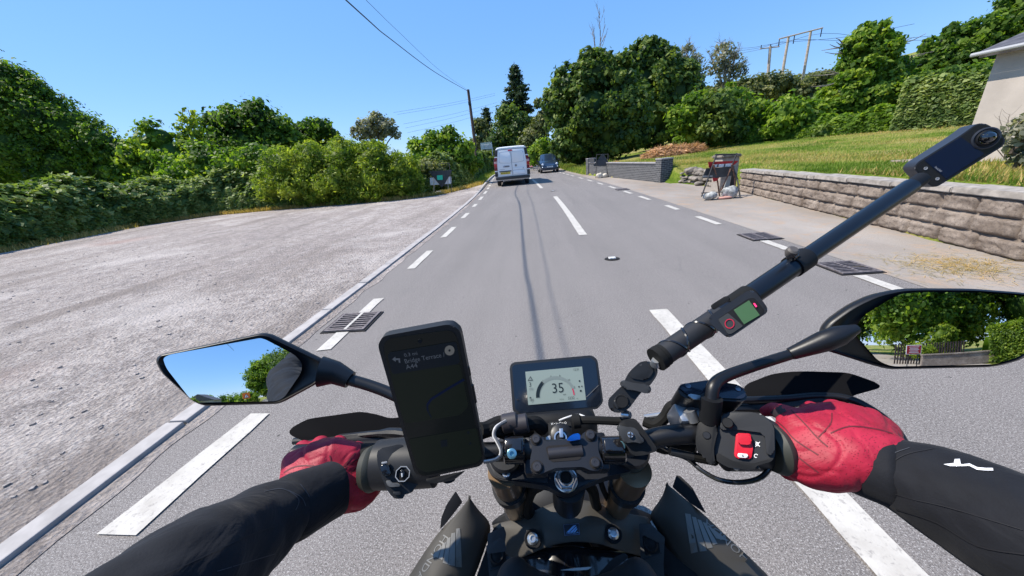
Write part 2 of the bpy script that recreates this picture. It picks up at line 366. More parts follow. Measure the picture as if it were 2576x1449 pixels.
# kerb: stones with dark joints, low along the layby and higher further on
M_KERB = mat('kerb_concrete', (.36, .335, .325), .9, nscale=9, namt=.14, bump=.4, bscale=90)
bm = bmesh.new(); y = -12.0
while y < 60:
    L_ = .914; a = y+.008; b = y+L_-.008; h = .028 if y < 16 else min(.12, .028+(y-16)*.02)
    jx = random.uniform(-.006, .006)
    P = [(-2.58+off(a)+jx, a), (-2.455+off(a)+jx, a), (-2.455+off(b)+jx, b), (-2.58+off(b)+jx, b)]
    prism(bm, [(p[0], p[1], h+random.uniform(-.003, .003)) for p in P], (0, 0, 1), h+.05, .008, 2); y += L_
o = bmobj('kerb', bm, M_KERB); o['kind'] = 'structure'
# broken concrete channel beside the kerb
M_CHAN = mat('worn_channel_concrete', (.24, .225, .215), .95, nscale=7, namt=.3, bump=.9, bscale=40)
strip('road_channel', lambda y: -2.455+off(y), lambda y: -2.335+off(y)+.07*mnoise.noise(Vector((0, y*2.3, 3))), -12, 40, .004, M_LAY, .08)
# painted markings
bm = bmesh.new()
def dash(xc, w, a, b, ss=1.0, fx=None):
    n = max(2, int((b-a)/.15)); L1, L2 = [], []
    for i in range(n+1):
        y = a+(b-a)*i/n; c = xc+off(y)*ss
        if fx: c, w = fx(y)
        L1.append((c-w/2+random.uniform(-.004, .004), y+random.uniform(-.01, .01), .008)); L2.append((c+w/2+random.uniform(-.004, .004), y+random.uniform(-.01, .01), .008))
    va = [bm.verts.new(p) for p in L1]; vb = [bm.verts.new(p) for p in L2]
    for i in range(n): bm.faces.new((va[i], vb[i], vb[i+1], va[i+1]))
NL = ((-2.07, -1.975), (.22, .14)); NC = (1.22, 1.21, 1.18, 1.155, 1.12)
LD = [(-3, -2), (.98, 1.78), (2.62, 3.02), (3.40, 3.84), (5.05, 6.15), (7.3, 8.45), (9.8, 10.75), (12.2, 12.95), (14.3, 15.5), (16.8, 18.2)]+[(19.4+2*i, 20.5+2*i) for i in range(9)]
for a, b in LD: dash(-2.02-.010*max(0, a-5), .13, a, b, fx=(lambda y: (float(np.interp(y, [.9, 1.8], NL[0])), float(np.interp(y, [.9, 1.8], NL[1])))) if a == .98 else None)
for a, b in ((-8, -4.2), (-2.2, 3.10), (6.55, 13.3), (17.2, 24.3), (25.5, 29.5), (31, 35), (37, 41)): dash(1.02-.022*min(20, max(0, a)), .16 if a < 3 else .15, a, b, fx=(lambda y: (float(np.interp(y, [0, .9, 1.3, 2, 3.1], NC)), .17)) if a == -2.2 else None)
RD = [(-2, -1), (.4, 1.4), (2.2, 3.67), (4.75, 5.28), (6.6, 7.5), (8.5, 9.25), (10.5, 11.45), (12.3, 13.2), (14.4, 15.4), (16.5, 17.6), (18.8, 19.9), (21.2, 22.4)]+[(24+2*i, 25.2+2*i) for i in range(6)]
for a, b in RD: dash(3.40-.006*max(0, a-8), .12, a, b, .9)
for a in range(44, 90, 3): dash(3.45, .12, a, a+2.9, .9); dash(-2.1, .12, a, a+2.9)
o = bmobj('road_markings', bm, M_PAINT); o['kind'] = 'structure'
M_REDP = mat('red_road_patch', (.62, .20, .20), .9, nscale=5, namt=.4)
bm = bmesh.new()
for a, b in ((52, 58), (60, 62)):
    bm.faces.new([bm.verts.new(p) for p in ((-1.6+off(a), a, .006), (.6+off(a), a, .006), (.6+off(b), b, .006), (-1.6+off(b), b, .006))])
o = bmobj('red_road_surface', bm, M_REDP); o['kind'] = 'structure'
# ------------------------------------------------------------------ trees and shrubs
def px2b(bl, D):
    out = []
    for b in bl:
        x, y, r = b[:3]; d = b[3] if len(b) > 3 else D
        p = wp(x, y, d); dep = (p-CAM) @ (-(RM[:, 2])); out.append((p[0], p[1], p[2], r*dep/FQ))
    return out
def tree(name, label, cat, bl, D, leaf, dens=60, ls=.12, seed=1, group=None, bark=None, tr=.18, trunk=True, world=False, **kw):
    B = bl if world else px2b(bl, D)
    cx = np.mean([b[0] for b in B]); cy = np.mean([b[1] for b in B]); gz = TZ(cx, cy)
    r = root(name, (cx, cy, gz), label, cat, group)
    kw.setdefault('zmin', gz+.02)
    foliage('crown' if trunk else 'foliage', B, LF[leaf], r, dens, ls, seed=seed, **kw)
    if trunk:
        bm = bmesh.new(); rg = random.Random(seed); top = max(b[2] for b in B)
        mid = gz+(top-gz)*.45
        tube(bm, smooth_path([(cx, cy, gz-.2), (cx+rg.uniform(-.1, .1), cy, gz+(mid-gz)*.5), (cx+rg.uniform(-.2, .2), cy, mid), (cx+rg.uniform(-.3, .3), cy, gz+(top-gz)*.75)], 4), list(np.linspace(tr*1.3, tr*.4, 13)), 10)
        for b in B:
            e = np.array(b[:3]); s = np.array([cx, cy, min(mid, e[2]-.2)]); m_ = (s+e)/2+np.array([0, 0, .1*np.linalg.norm(e-s)])
            tip = e+(e-s)/max(.1, np.linalg.norm(e-s))*b[3]*.8
            tube(bm, smooth_path([s, m_, e, tip], 3), list(np.linspace(tr*.5, .015, 10)), 7)
        bmobj('trunk', bm, bark or M_BARK, r, True)
    return r
def twigs(bm, base, n, L, seed, up=(0, 0, 1), r=.02, lev=2, spread=.55):
    rg = random.Random(seed); base = Vector([float(c) for c in base])
    def go(p, d, l, r, k):
        q = p+d*l*.5+Vector([rg.uniform(-.06, .06)*l for _ in range(3)]); e = p+d*l
        tube(bm, [p, q, e], [r, r*.75, r*.45], 5)
        if k:
            for _ in range(rg.choice((2, 3, 3))):
                s = rg.uniform(.35, 1); go(p+(e-p)*s, (d+Vector([rg.uniform(-spread, spread) for _ in range(3)])).normalized(), l*rg.uniform(.4, .65), r*.5, k-1)
    for _ in range(n): go(base, (Vector(up)+Vector([rg.uniform(-.5, .5) for _ in range(3)])).normalized(), L*rg.uniform(.7, 1), r, lev)
GL = 'trees beyond the layby hedge'
tree('broadleaf_tree', 'huge dark green tree mass at far left, beyond the bramble hedge', 'tree',
     [(-60, 250, 110), (40, 265, 85), (110, 300, 75), (180, 335, 65), (250, 365, 55), (310, 395, 42), (70, 370, 95), (180, 420, 80), (-60, 400, 120), (25, 200, 42), (85, 225, 30), (280, 430, 55), (-120, 200, 80), (330, 440, 40)], 23, 'oak', 62, .10, 3, GL, tr=.45, sub=90, subr=.2)
tree('broadleaf_tree', 'light green rounded tree just right of the huge dark left tree', 'tree',
     [(400, 350, 42), (440, 395, 55), (380, 400, 50), (335, 420, 50), (460, 440, 50), (390, 440, 50)], 23, 'lime', 55, .13, 5, GL)
tree('broadleaf_tree', 'tall dark domed tree with the highest crown between the left tree mass and the pole', 'tree',
     [(600, 302, 38), (655, 305, 45), (560, 335, 48), (703, 330, 36), (620, 355, 65), (540, 385, 55), (690, 372, 50), (630, 410, 60), (640, 285, 25), (725, 355, 30)], 32, 'oak', 50, .16, 7, GL, sub=50, tr=.35)
tree('young_tree', 'pale sparse young tree poking up left of the tall domed tree', 'tree',
     [(478, 292, 18), (468, 320, 22), (490, 330, 18), (482, 355, 24)], 24, 'willow', 34, .12, 9, GL, core=0, tr=.06)
tree('broadleaf_tree', 'squat dark tree with flat crown right of the tall domed tree', 'tree',
     [(775, 328, 28), (812, 322, 24), (745, 345, 28), (838, 338, 14), (790, 350, 34), (760, 365, 30)], 37, 'oak', 50, .17, 11, GL, tr=.3)
tree('broadleaf_tree', 'airy pale tree with bare limbs showing, rising behind the willow bush', 'tree',
     [(920, 322, 22), (948, 305, 20), (975, 318, 20), (900, 335, 16), (995, 335, 13), (950, 328, 22), (930, 350, 18)], 38, 'silver', 48, .15, 13, GL, core=0, tr=.16, bark=M_BARK)
tree('shrub_tree', 'bright green shrubby tree in front of the wooden pole', 'tree',
     [(1080, 362, 30), (1128, 352, 28), (1160, 385, 35), (1110, 400, 42), (1060, 400, 38), (1130, 330, 12), (1150, 420, 35), (1190, 410, 22), (1040, 360, 14)], 25, 'lime', 60, .13, 15, GL)
tree('shrub', 'mixed dark shrubs filling the gap behind the hedge below the domed tree', 'shrub',
     [(520, 415, 48), (590, 425, 48), (660, 405, 42), (450, 440, 42), (640, 440, 40)], 20, 'lime', 60, .12, 17, 'shrubs behind the layby hedge', trunk=False)
tree('willow_bush', 'big bright yellow-green willow bush at the layby edge', 'bush',
     [(715, 425, 50, 17.9), (790, 405, 50, 18), (865, 398, 48, 18), (940, 402, 46, 18), (1010, 425, 42, 18), (760, 465, 55, 17.9), (850, 455, 60, 17.8), (940, 455, 58, 17.8), (1020, 462, 45, 18), (690, 470, 42, 17.9), (900, 490, 40, 17.7), (800, 495, 35, 17.7), (985, 480, 35, 17.9), (870, 450, 82, 18.6), (800, 455, 70, 18.5), (940, 455, 72, 18.5)], 18, 'willow', 230, .085, 19, None, trunk=False, sub=80, subr=.2, nar=.45)
tree('shrub', 'yellowing shrub directly behind the inverted triangle sign', 'shrub',
     [(1080, 420, 25), (1110, 430, 22), (1050, 440, 28), (1100, 455, 25)], 20.6, 'olive', 110, .085, 21, 'shrubs behind the layby hedge', trunk=False)
# bramble hedge along the back of the layby
def hedge(name, label, cat, path, h, w, leaf, ls, dens, seed, group=None, inset=0, zf=None, tuft=.35, upn=.35):
    rg = np.random.default_rng(seed); P = np.array(path, float); seg = np.linalg.norm(np.diff(P[:, :2], axis=0), axis=1)
    T = np.concatenate([[0], np.cumsum(seg)]); r = root(name, (P[0, 0], P[0, 1], zf(P[0, 0], P[0, 1]) if zf else 0), label, cat, group)
    n = int(T[-1]*dens); t = rg.random(n)*T[-1]
    x = np.interp(t, T, P[:, 0]); y = np.interp(t, T, P[:, 1]); H = np.interp(t, T, P[:, 2] if P.shape[1] > 2 else np.full(len(P), h))
    dx = np.interp(t, (T[:-1]+T[1:])/2, np.diff(P[:, 0])/seg); dy = np.interp(t, (T[:-1]+T[1:])/2, np.diff(P[:, 1])/seg)
    q = np.hypot(dx, dy); dx, dy = dx/q, dy/q
    a = rg.random(n)**.8*math.pi*.62                              # profile angle: front foot to the crest and over
    prof_u = w*.5*(1-np.cos(a)); prof_z = H*np.minimum(1, np.sin(a)*1.04)
    nzv = np.array([mnoise.noise(Vector((xx*.8, yy*.8, zz*.9))) for xx, yy, zz in zip(x, y, prof_z)])
    nz2 = np.array([mnoise.noise(Vector((xx*3.1, yy*3.1, zz*3.3+9))) for xx, yy, zz in zip(x, y, prof_z)])
    k = 1+tuft*nzv+tuft*.45*nz2+.06*rg.normal(size=n)
    uu = inset+prof_u*(2-k)+.12*rg.random(n); zz = prof_z*k
    C = np.stack([x-dy*uu, y+dx*uu, np.maximum(.02, zz)], 1)
    if zf: C[:, 2] += np.array([zf(*c[:2]) for c in C])
    Nn = np.stack([dy*np.cos(a), -dx*np.cos(a), upn+np.sin(a)*.7], 1)
    tn = np.clip(.45+.45*nz2+.18*rg.normal(size=n), 0, 1)
    V, Q = leafquads(C, Nn, ls*(.6+.8*rg.random(n)), seed)
    # solid hedge core, its darkest leaf tint standing in for the inner shade
    m = 60; CV = []; CT = []
    for i in range(m+1):
        tt = T[-1]*i/m; cx, cy = np.interp(tt, T, P[:, 0]), np.interp(tt, T, P[:, 1]); hh = np.interp(tt, T, P[:, 2] if P.shape[1] > 2 else np.full(len(P), h))
        j = min(len(seg)-1, int(np.searchsorted(T, tt, 'right')-1)); ex, ey = (P[j+1, :2]-P[j, :2])/seg[j]; b = zf(cx, cy) if zf else 0
        for u_, v_ in ((.28, 0), (.3, .55), (.5, .78), (.8, .78), (1.2, .5), (1.25, 0)):
            CV.append((cx-ey*(inset+w*u_), cy+ex*(inset+w*u_), b+hh*v_))
    for i in range(m):
        for j in range(5): CT.append((i*6+j, i*6+j+1, (i+1)*6+j+1, (i+1)*6+j))
    npmesh('foliage', np.concatenate([V, np.array(CV)]), [np.concatenate([Q, np.array(CT)+len(V)])], LF[leaf], r, tint=np.concatenate([tn, np.full(len(CT), .05)]))
    return r
hedge('bramble_hedge', 'long low bramble hedge bordering the grey layby on the left', 'hedge',
      [(-24, 1, 1.9), (-19.5, 6, 1.9), (-17.9, 9.9, 2.0), (-18.3, 12.4, 2.05), (-18.7, 14.6, 2.0), (-17.0, 17.3, 1.9), (-14, 17.6, 1.8), (-11.3, 17.6, 1.7), (-10.2, 17.7, 1.3)], 2, 4.8, 'bramble', .12, 5200, 31, tuft=.38, upn=1.1)
hedge('bramble_hedge', 'bramble thicket running from the willow bush past the triangle sign to the kerb', 'hedge',
      [(-8.6, 17.5, 1.4), (-6.8, 17.9, 1.5), (-6.2, 19.6, 1.35), (-5.3, 20.6, 1.5), (-4.6, 22, 1.6), (-4.2, 25, 1.7), (-4.5, 29, 1.8), (-5.2, 34, 1.9), (-5.4, 42, 2.0), (-4.6, 55, 2.2)], 1.5, 3.0, 'bramble', .11, 2800, 33, tuft=.5, upn=1.0)
# right-hand side, behind the lawn
GR = 'trees behind the lawn'
tree('sycamore_tree', 'massive dark green tree standing closest to the road, right of the blue car', 'tree',
     [(1400, 262, 38), (1440, 215, 50), (1500, 180, 48), (1550, 200, 50), (1480, 280, 80), (1565, 270, 65), (1440, 335, 62), (1530, 335, 66), (1478, 145, 22), (1590, 330, 45), (1455, 375, 35), (1520, 375, 35)], 36, 'dark', 44, .20, 41, GR, sub=70, subr=.2, tr=.5)
tree('sycamore_tree', 'broad dark tree with the highest rounded crown, behind the massive roadside one', 'tree',
     [(1625, 140, 38), (1590, 160, 40), (1675, 170, 42), (1720, 190, 35), (1620, 215, 65), (1690, 240, 62), (1640, 300, 65), (1705, 310, 50), (1660, 120, 18), (1735, 230, 32)], 43, 'dark', 40, .22, 43, GR, sub=70, subr=.2, tr=.5)
bm = bmesh.new(); b = wp(1505, 170, 37); twigs(bm, b, 3, 3.1, 5, r=.06, lev=3, spread=.4)
r = root('dead_tree', (b[0], b[1], TZ(b[0], b[1])), 'bare dead tree top sticking out above the massive roadside tree', 'tree', GR)
tube(bm, [(b[0], b[1], r.location.z), tuple(b)], [.3, .09], 8); bmobj('trunk', bm, M_BARK2, r)
for i, (bl, D, lab, sd) in enumerate((([(1728, 140, 22), (1745, 165, 24), (1715, 170, 20), (1755, 190, 18)], 62, 'grey half-bare tree right beside the highest rounded crown', 47),
                                  ([(1820, 135, 24), (1845, 160, 24), (1800, 165, 22), (1860, 180, 16), (1825, 190, 24)], 64, 'grey half-bare tree nearest the power line poles', 49))):
    r = tree('bare_tree', lab, 'tree', bl, D, 'silver', 12, .2, sd, GR, core=0, bark=M_BARK2, tr=.3)
    bm = bmesh.new(); B = px2b(bl, D)
    for k, b in enumerate(B): twigs(bm, (b[0], b[1], b[2]-b[3]*.6), 5, b[3]*1.7, sd+k, r=.07, lev=3)
    bmobj('branches', bm, M_BARK2, r)
# fir by the road, far end
def fir(label, px, ytop, ybot, D, wid, seed, gaps=.3, name='fir_tree'):
    t = wp(px, ytop, D); b = wp(px, ybot, D); rg = random.Random(seed); gz = TZ(t[0], t[1]); r = root(name, (t[0], t[1], gz), label, 'tree', 'conifers at the far bend')
    bm = bmesh.new(); tube(bm, [(t[0], t[1], gz-.2), tuple(t)], [.32, .03], 8)
    C = []; Nn = []; H = t[2]-b[2]; z = b[2]
    while z < t[2]-.2:
        f = (t[2]-z)/H
        for _ in range(6):
            if rg.random() < gaps: continue
            a = rg.uniform(0, 6.283); L_ = wid*(f**.7)*rg.uniform(.45, 1.05); dx, dy = math.cos(a), math.sin(a)
            e = (t[0]+dx*L_, t[1]+dy*L_, z-.12*L_+rg.uniform(0, .25)*L_)
            tube(bm, [(t[0], t[1], z), e], [.06, .02], 5)
            for k in range(int(85*L_)):
                s = rg.random()**.6; C.append((t[0]+dx*L_*s+rg.gauss(0, .22), t[1]+dy*L_*s+rg.gauss(0, .22), z+(e[2]-z)*s+rg.gauss(0, .13)-.1)); Nn.append((0, 0, 1))
        z += H/17*rg.uniform(.7, 1.3)
    C = np.array(C); V, Q = leafquads(C, np.array(Nn, float), np.full(len(C), .20)*(.6+.8*np.random.default_rng(seed).random(len(C))), seed)
    npmesh('crown', V, Q, LF['fir'], r, tint=np.random.default_rng(seed).random(len(C))); bmobj('trunk', bm, M_BARK, r)
fir('tall dark fir with gappy tiers above the white van', 1293, 155, 300, 56, 3.0, 51)
fir('small pointed conifer beside the wooden pole', 1222, 266, 400, 60, 2.1, 52, .1)
tree('broadleaf_tree', 'dense dark tree below the tall fir, right above the van roof', 'tree', [(1275, 300, 32), (1300, 325, 38), (1265, 345, 34), (1310, 360, 34), (1290, 385, 30), (1325, 330, 20)], 52, 'dark', 34, .2, 53, GR)
tree('broadleaf_tree', 'grey-green tree directly right of the wooden pole', 'tree', [(1208, 315, 18), (1215, 345, 24), (1200, 370, 22), (1230, 370, 25)], 58, 'olive', 34, .2, 54, GR)
tree('shrub', 'brown-tinged roadside shrub between the fir and the massive tree', 'shrub', [(1345, 345, 30), (1330, 375, 30), (1360, 320, 24), (1370, 290, 18), (1355, 260, 12)], 46, 'olive', 40, .18, 55, 'roadside shrubs at the bend', trunk=False)
tree('shrub', 'bright green shrub overhanging the verge right above the blue car', 'shrub', [(1365, 375, 26), (1345, 392, 22), (1385, 395, 20), (1410, 385, 20)], 40, 'lime', 50, .15, 56, 'roadside shrubs at the bend', trunk=False)
tree('conifer_tree', 'tall bright green flat-topped conifer standing alone on the right', 'tree',
     [(2190, 88, 36), (2160, 115, 36), (2225, 118, 34), (2185, 150, 55), (2150, 190, 50), (2225, 195, 52), (2130, 240, 55), (2200, 245, 70), (2262, 255, 42), (2150, 290, 55), (2230, 300, 55), (2105, 270, 40), (2280, 300, 35)], 25, 'lime', 75, .13, 61, GR, sub=80, subr=.18, tr=.3, flat=.85)
o = bpy.context.scene.collection.objects[-2].parent
rg = random.Random(4)
for px, py, dx in ((2120, 110, -1), (2120, 135, -1), (2250, 108, 1), (2260, 150, 1), (2110, 185, -1), (2265, 175, 1), (2270, 110, 1), (2115, 120, -1), (2100, 210, -1)):
    a = wp(px, py, 25)
    for k in range(2):
        bm = bmesh.new(); e = a+np.array([dx*rg.uniform(.5, 1.5), rg.uniform(-.6, .6), rg.uniform(-.15, .35)]); tube(bm, [tuple(a), tuple((a+e)/2+np.array([0, 0, rg.uniform(-.1, .1)])), tuple(e)], [.035, .025, .01], 5); bmobj('bare_branch', bm, M_BARK2, o)
sh = [([(1750, 285, 42), (1715, 300, 35), (1760, 330, 35)], 27, 'lime', 'round bright shrub at the left end of the scrub behind the lawn'),
      ([(1800, 262, 34), (1825, 290, 40), (1790, 320, 34), (1850, 320, 30)], 26, 'dark', 'dark leafy shrub second from the left behind the lawn'),
      ([(1880, 285, 38), (1920, 300, 38), (1880, 325, 30), (1840, 240, 28)], 27, 'lime', 'mid-green shrub left of the nearest power pole'),
      ([(1980, 285, 40), (2030, 295, 38), (1960, 320, 30), (2060, 320, 35)], 25, 'lime', 'yellow-green shrub between the power poles and the tall conifer'),
      ([(1910, 225, 34), (1960, 215, 30), (2010, 235, 36), (2060, 215, 34), (2040, 250, 34), (1870, 230, 28)], 38, 'olive', 'olive thicket on the slope around the feet of the power poles')]
for i, (bl, D, lf, lab) in enumerate(sh): tree('shrub', lab, 'shrub', bl, D, lf, 60, .14, 70+i, 'scrub behind the lawn', trunk=False)
tree('hedgerow_tree', 'tall dark wood edge trees at the top right corner above the house', 'tree',
     [(2400, 120, 45), (2460, 100, 50), (2530, 80, 60), (2600, 40, 80), (2350, 150, 35), (2380, 175, 55), (2460, 170, 60), (2560, 150, 75), (2320, 185, 40), (2660, 120, 90), (2335, 112, 16), (2395, 75, 16), (2330, 215, 36), (2400, 220, 40), (2470, 215, 45), (2540, 215, 50), (2300, 200, 30)], 33, 'oak', 46, .17, 81, GR, sub=70, subr=.2, tr=.4)
hedge('clipped_hedge', 'long trimmed hedge between the tall conifer and the house', 'hedge',
      [(lambda q: (q[0], q[1], q[2]-TZ(q[0], q[1])))(wp(2270, 212, 19.5)), (lambda q: (q[0], q[1], q[2]-TZ(q[0], q[1])))(wp(2530, 196, 17.2))], 2.3, 1.4, 'bramble', .10, 3000, 35, zf=TZ, tuft=.16, upn=.8)
hedge('scrub_bank', 'long strip of low bright scrub where the lawn meets the wood', 'scrub', [(lambda q: (q[0], q[1], 1.0))(wp(x, 330, D_)) for x, D_ in ((1690, 28), (1800, 26.5), (1950, 25), (2100, 22.5), (2250, 20.5), (2480, 17.6))], 1, 2.2, 'lime', .12, 2400, 36, zf=TZ, tuft=.6, upn=.9)
tree('shrub', 'dark undergrowth at the foot of the tall conifer', 'shrub', [(2120, 320, 26), (2180, 335, 28), (2240, 330, 28), (2070, 335, 22)], 23, 'dark', 60, .12, 76, 'scrub behind the lawn', trunk=False)
tree('shrub', 'dark shrubs on the slope right above the long trimmed hedge', 'shrub', [(2420, 196, 30), (2470, 192, 34), (2520, 188, 36), (2570, 182, 40), (2370, 200, 26), (2320, 204, 22)], 23, 'oak', 60, .12, 82, 'scrub behind the lawn', trunk=False, zmin=-1)
# distant wooded ridge
B = []; rg = random.Random(9)
for i in range(105):
    px = rg.uniform(1560, 2800); py = np.interp(px, [1560, 1850, 2000, 2100, 2250, 2400, 2700], [250, 205, 178, 180, 165, 165, 100])+rg.uniform(0, 60)
    B += px2b([(px, py+22, rg.uniform(20, 32))], rg.uniform(62, 85))
tree('woodland', None, None, B, 0, 'olive', 14, .34, 91, world=True, trunk=False, zmin=-5, sub=30)
w = bpy.context.scene.collection.objects[-2]; w['kind'] = 'stuff'; w['label'] = 'wooded ridge far behind the power line poles'
B = []
for i in range(46):
    px = rg.uniform(-200, 1240); B += px2b([(px, rg.uniform(405, 440), rg.uniform(16, 26))], rg.uniform(60, 90))
tree('woodland', None, None, B, 0, 'oak', 14, .3, 92, world=True, trunk=False, zmin=-3, sub=24)
w = bpy.context.scene.collection.objects[-2]; w['kind'] = 'stuff'; w['label'] = 'low distant woods beyond the layby hedge'
# dry brushwood heap and its offcut on the lawn
def heap(name, label, cat, bl, D, leaf, n, L_, seed, zb=None):
    B = px2b(bl, D); c = np.mean([b[:3] for b in B], 0); gz = TZ(c[0], c[1]); r = root(name, (c[0], c[1], gz), label, cat); rg = np.random.default_rng(seed)
    V = []; 
    for b in B:
        d = rg.normal(size=(n, 3)); d /= np.linalg.norm(d, axis=1)[:, None]; d[:, 2] = abs(d[:, 2]); P = np.array(b[:3])*np.array([1, 1, 0])+np.array([0, 0, TZ(b[0], b[1])])+d*b[3]*np.array([1.2, 1, .9])*(.6+.5*rg.random((n, 1)))
        a = rg.normal(size=(n, 3))*np.array([1, 1, .5]); a /= np.linalg.norm(a, axis=1)[:, None]; a *= L_*(.4+rg.random((n, 1))); u = np.cross(a, d); u /= np.linalg.norm(u, axis=1)[:, None]; u *= .022
        V.append(np.stack([P-a, P+u, P+a, P-u], 1).reshape(-1, 3))
    V = np.concatenate(V); npmesh('sticks', V, np.arange(len(V)).reshape(-1, 4), LF[leaf], r, tint=rg.random(len(V)//4))
    foliage('debris', [(b[0], b[1], TZ(b[0], b[1])-b[3]*.15, b[3]) for b in B], LF[leaf], r, 30, .1, core=.8, seed=seed, zmin=gz-.3); return r
heap('brushwood_heap', 'large heap of dry brown brushwood and hedge cuttings on the lawn edge', 'brush pile', [(1665, 345, 26), (1695, 342, 26), (1725, 348, 22), (1640, 355, 18), (1755, 352, 15)], 25, 'dry', 2200, .28, 5)
heap('cuttings_pile', 'small brown pile of cuttings under the massive roadside tree', 'brush pile', [(1552, 348, 9)], 30, 'dry', 400, .2, 6)
# grass: tufts over the banks, lawn and verges
def blades(n, fx, seed, hmin, hmax, w, clump=False):
    rg = np.random.default_rng(seed); P = fx(rg, n); n = len(P); h = hmin+(hmax-hmin)*rg.random(n)**1.6
    a = rg.random(n)*6.283; d = np.stack([np.cos(a), np.sin(a), np.zeros(n)], 1)*w; L_ = rg.normal(size=(n, 3))*np.array([.35, .35, 0])*h[:, None]
    T = P+np.array([0, 0, 1])*h[:, None]+L_; V = np.stack([P-d, P+d, T], 1).reshape(-1, 3)
    return V, np.arange(3*n).reshape(-1, 3)
def bank_pts(rg, n):
    y = rg.random(n)**1.2*27+.5; x = np.array([wallx(v) for v in y])+.28+rg.random(n)**1.4*13
    kp = ~((x > 9.0) & (y < 8.2)); x, y = x[kp], y[kp]
    return np.stack([x, y, [TZ(a, b)-.01 for a, b in zip(x, y)]], 1)
rgn = np.random.default_rng(3)
V, F = blades(95000, bank_pts, 11, .02, .10, .010)
cx = V.reshape(-1, 3, 3)[:, 0]; pt = np.array([mnoise.noise(Vector((a*.35, b*.22, 0)))+.5*mnoise.noise(Vector((a*1.5, b*1.5, 5))) for a, b, _ in cx])
tn = np.clip(.62+1.5*pt+.18*rgn.normal(size=len(pt)), 0, 1)
V2, F2 = blades(60000, lambda rg, n: (lambda Q: Q[[bool(mnoise.noise(Vector((a*.30, b*.16, 7)))+.4*mnoise.noise(Vector((a*1.6, b*1.6, 2)))+(.22 if 1.4 < a-wallx(b) < 4.2 else -.06) > .02) for a, b, _ in Q]])(bank_pts(rg, n)), 21, .02, .13, .010)
o = npmesh('dry_grass', V2, F2, LF['straw'], tint=rgn.random(len(F2))); tag(o, 'straw and brown dry grass patches on the bank above the walls', kind='stuff')
o = npmesh('grass', V, F, LF['grass'], tint=tn); tag(o, 'rough sunlit grass growing on the bank behind the stone walls', kind='stuff')
def mk_verge(x0, x1, y0, y1, hgt=TZ):
    def f(rg, n):
        y = y0+rg.random(n)*(y1-y0); x = np.array([x0(v) for v in y])+rg.random(n)*np.array([x1(v)-x0(v) for v in y]); return np.stack([x, y, [hgt(a, b) for a, b in zip(x, y)]], 1)
    return f
V, F = blades(16000, mk_verge(lambda y: 4.0+off(y)*.9 if y > 24.6 else 50, lambda y: 8.0+off(y) if y > 24.6 else 50.01, 24.6, 60), 12, .08, .4, .02)
o = npmesh('verge_grass', V, F, LF['grass'], tint=rgn.random(len(F))); tag(o, 'tall verge grass along the road beyond the brick wall', kind='stuff')
V, F = blades(14000, mk_verge(lambda y: -4.6+off(y) , lambda y: -2.66+off(y), 23.5, 58), 13, .05, .35, .02)
o = npmesh('verge_grass', V, F, LF['grass'], tint=rgn.random(len(F))*.7+.2); tag(o, 'green verge grass beside the raised kerb left of the van', kind='stuff')
def lay_edge(rg, n):
    P = np.array([h for h in hb if h[1] > 0], float); s = np.linalg.norm(np.diff(P, axis=0), axis=1); T = np.concatenate([[0], np.cumsum(s)]); t = rg.random(n)*T[-1]
    x = np.interp(t, T, P[:, 0]); y = np.interp(t, T, P[:, 1]); k = rg.normal(size=n)*.26; return np.stack([x+k*.6, y+abs(k)-.12, np.full(n, .02)], 1)
V, F = blades(26000, lay_edge, 14, .03, .26, .016)
o = npmesh('dry_grass', V, F, LF['straw'], tint=rgn.random(len(F))); tag(o, 'straw-coloured grass fringe along the foot of the layby hedge', kind='stuff')
# straw litter on the forecourt
def litter(rg, n):
    c = gp(2430, 668); return np.stack([c[0]-.1+rg.normal(size=n)*.28, c[1]+rg.normal(size=n)*.22, np.full(n, .012)], 1)
rg = np.random.default_rng(8); P = litter(rg, 900); a = rg.random(900)*6.28; d = np.stack([np.cos(a), np.sin(a), rg.random(900)*.3], 1)*(.05+.07*rg.random(900))[:, None]; u = np.stack([-np.sin(a), np.cos(a), a*0], 1)*.0035
V = np.stack([P-d*.5, P-d*.5+u, P+d*.5+u, P+d*.5], 1).reshape(-1, 3); V[:, 2] = abs(V[:, 2]-.012)+.009
o = npmesh('straw_litter', V, np.arange(len(V)).reshape(-1, 4), LF['straw'], tint=rg.random(900)); tag(o, 'scattered dry straw lying on the forecourt by the stone wall', kind='stuff')
# loose stones on the layby
rg = np.random.default_rng(18); bm = bmesh.new()
for i in range(900):
    y = .5+rg.random()**1.8*9; x = -2.75-rg.random()**1.3*(3+y*.9); s = .004+.011*rg.random()**2
    ab(bm, (x, y, .022+s*.35), (s*2, s*1.5, s), Matrix.Rotation(rg.random()*3, 3, 'Z'))
o = bmobj('loose_gravel', bm, mat('gravel_stone', (.27, .24, .225), .9, nscale=60, namt=.4)); tag(o, 'loose gravel chips scattered over the layby', kind='stuff')
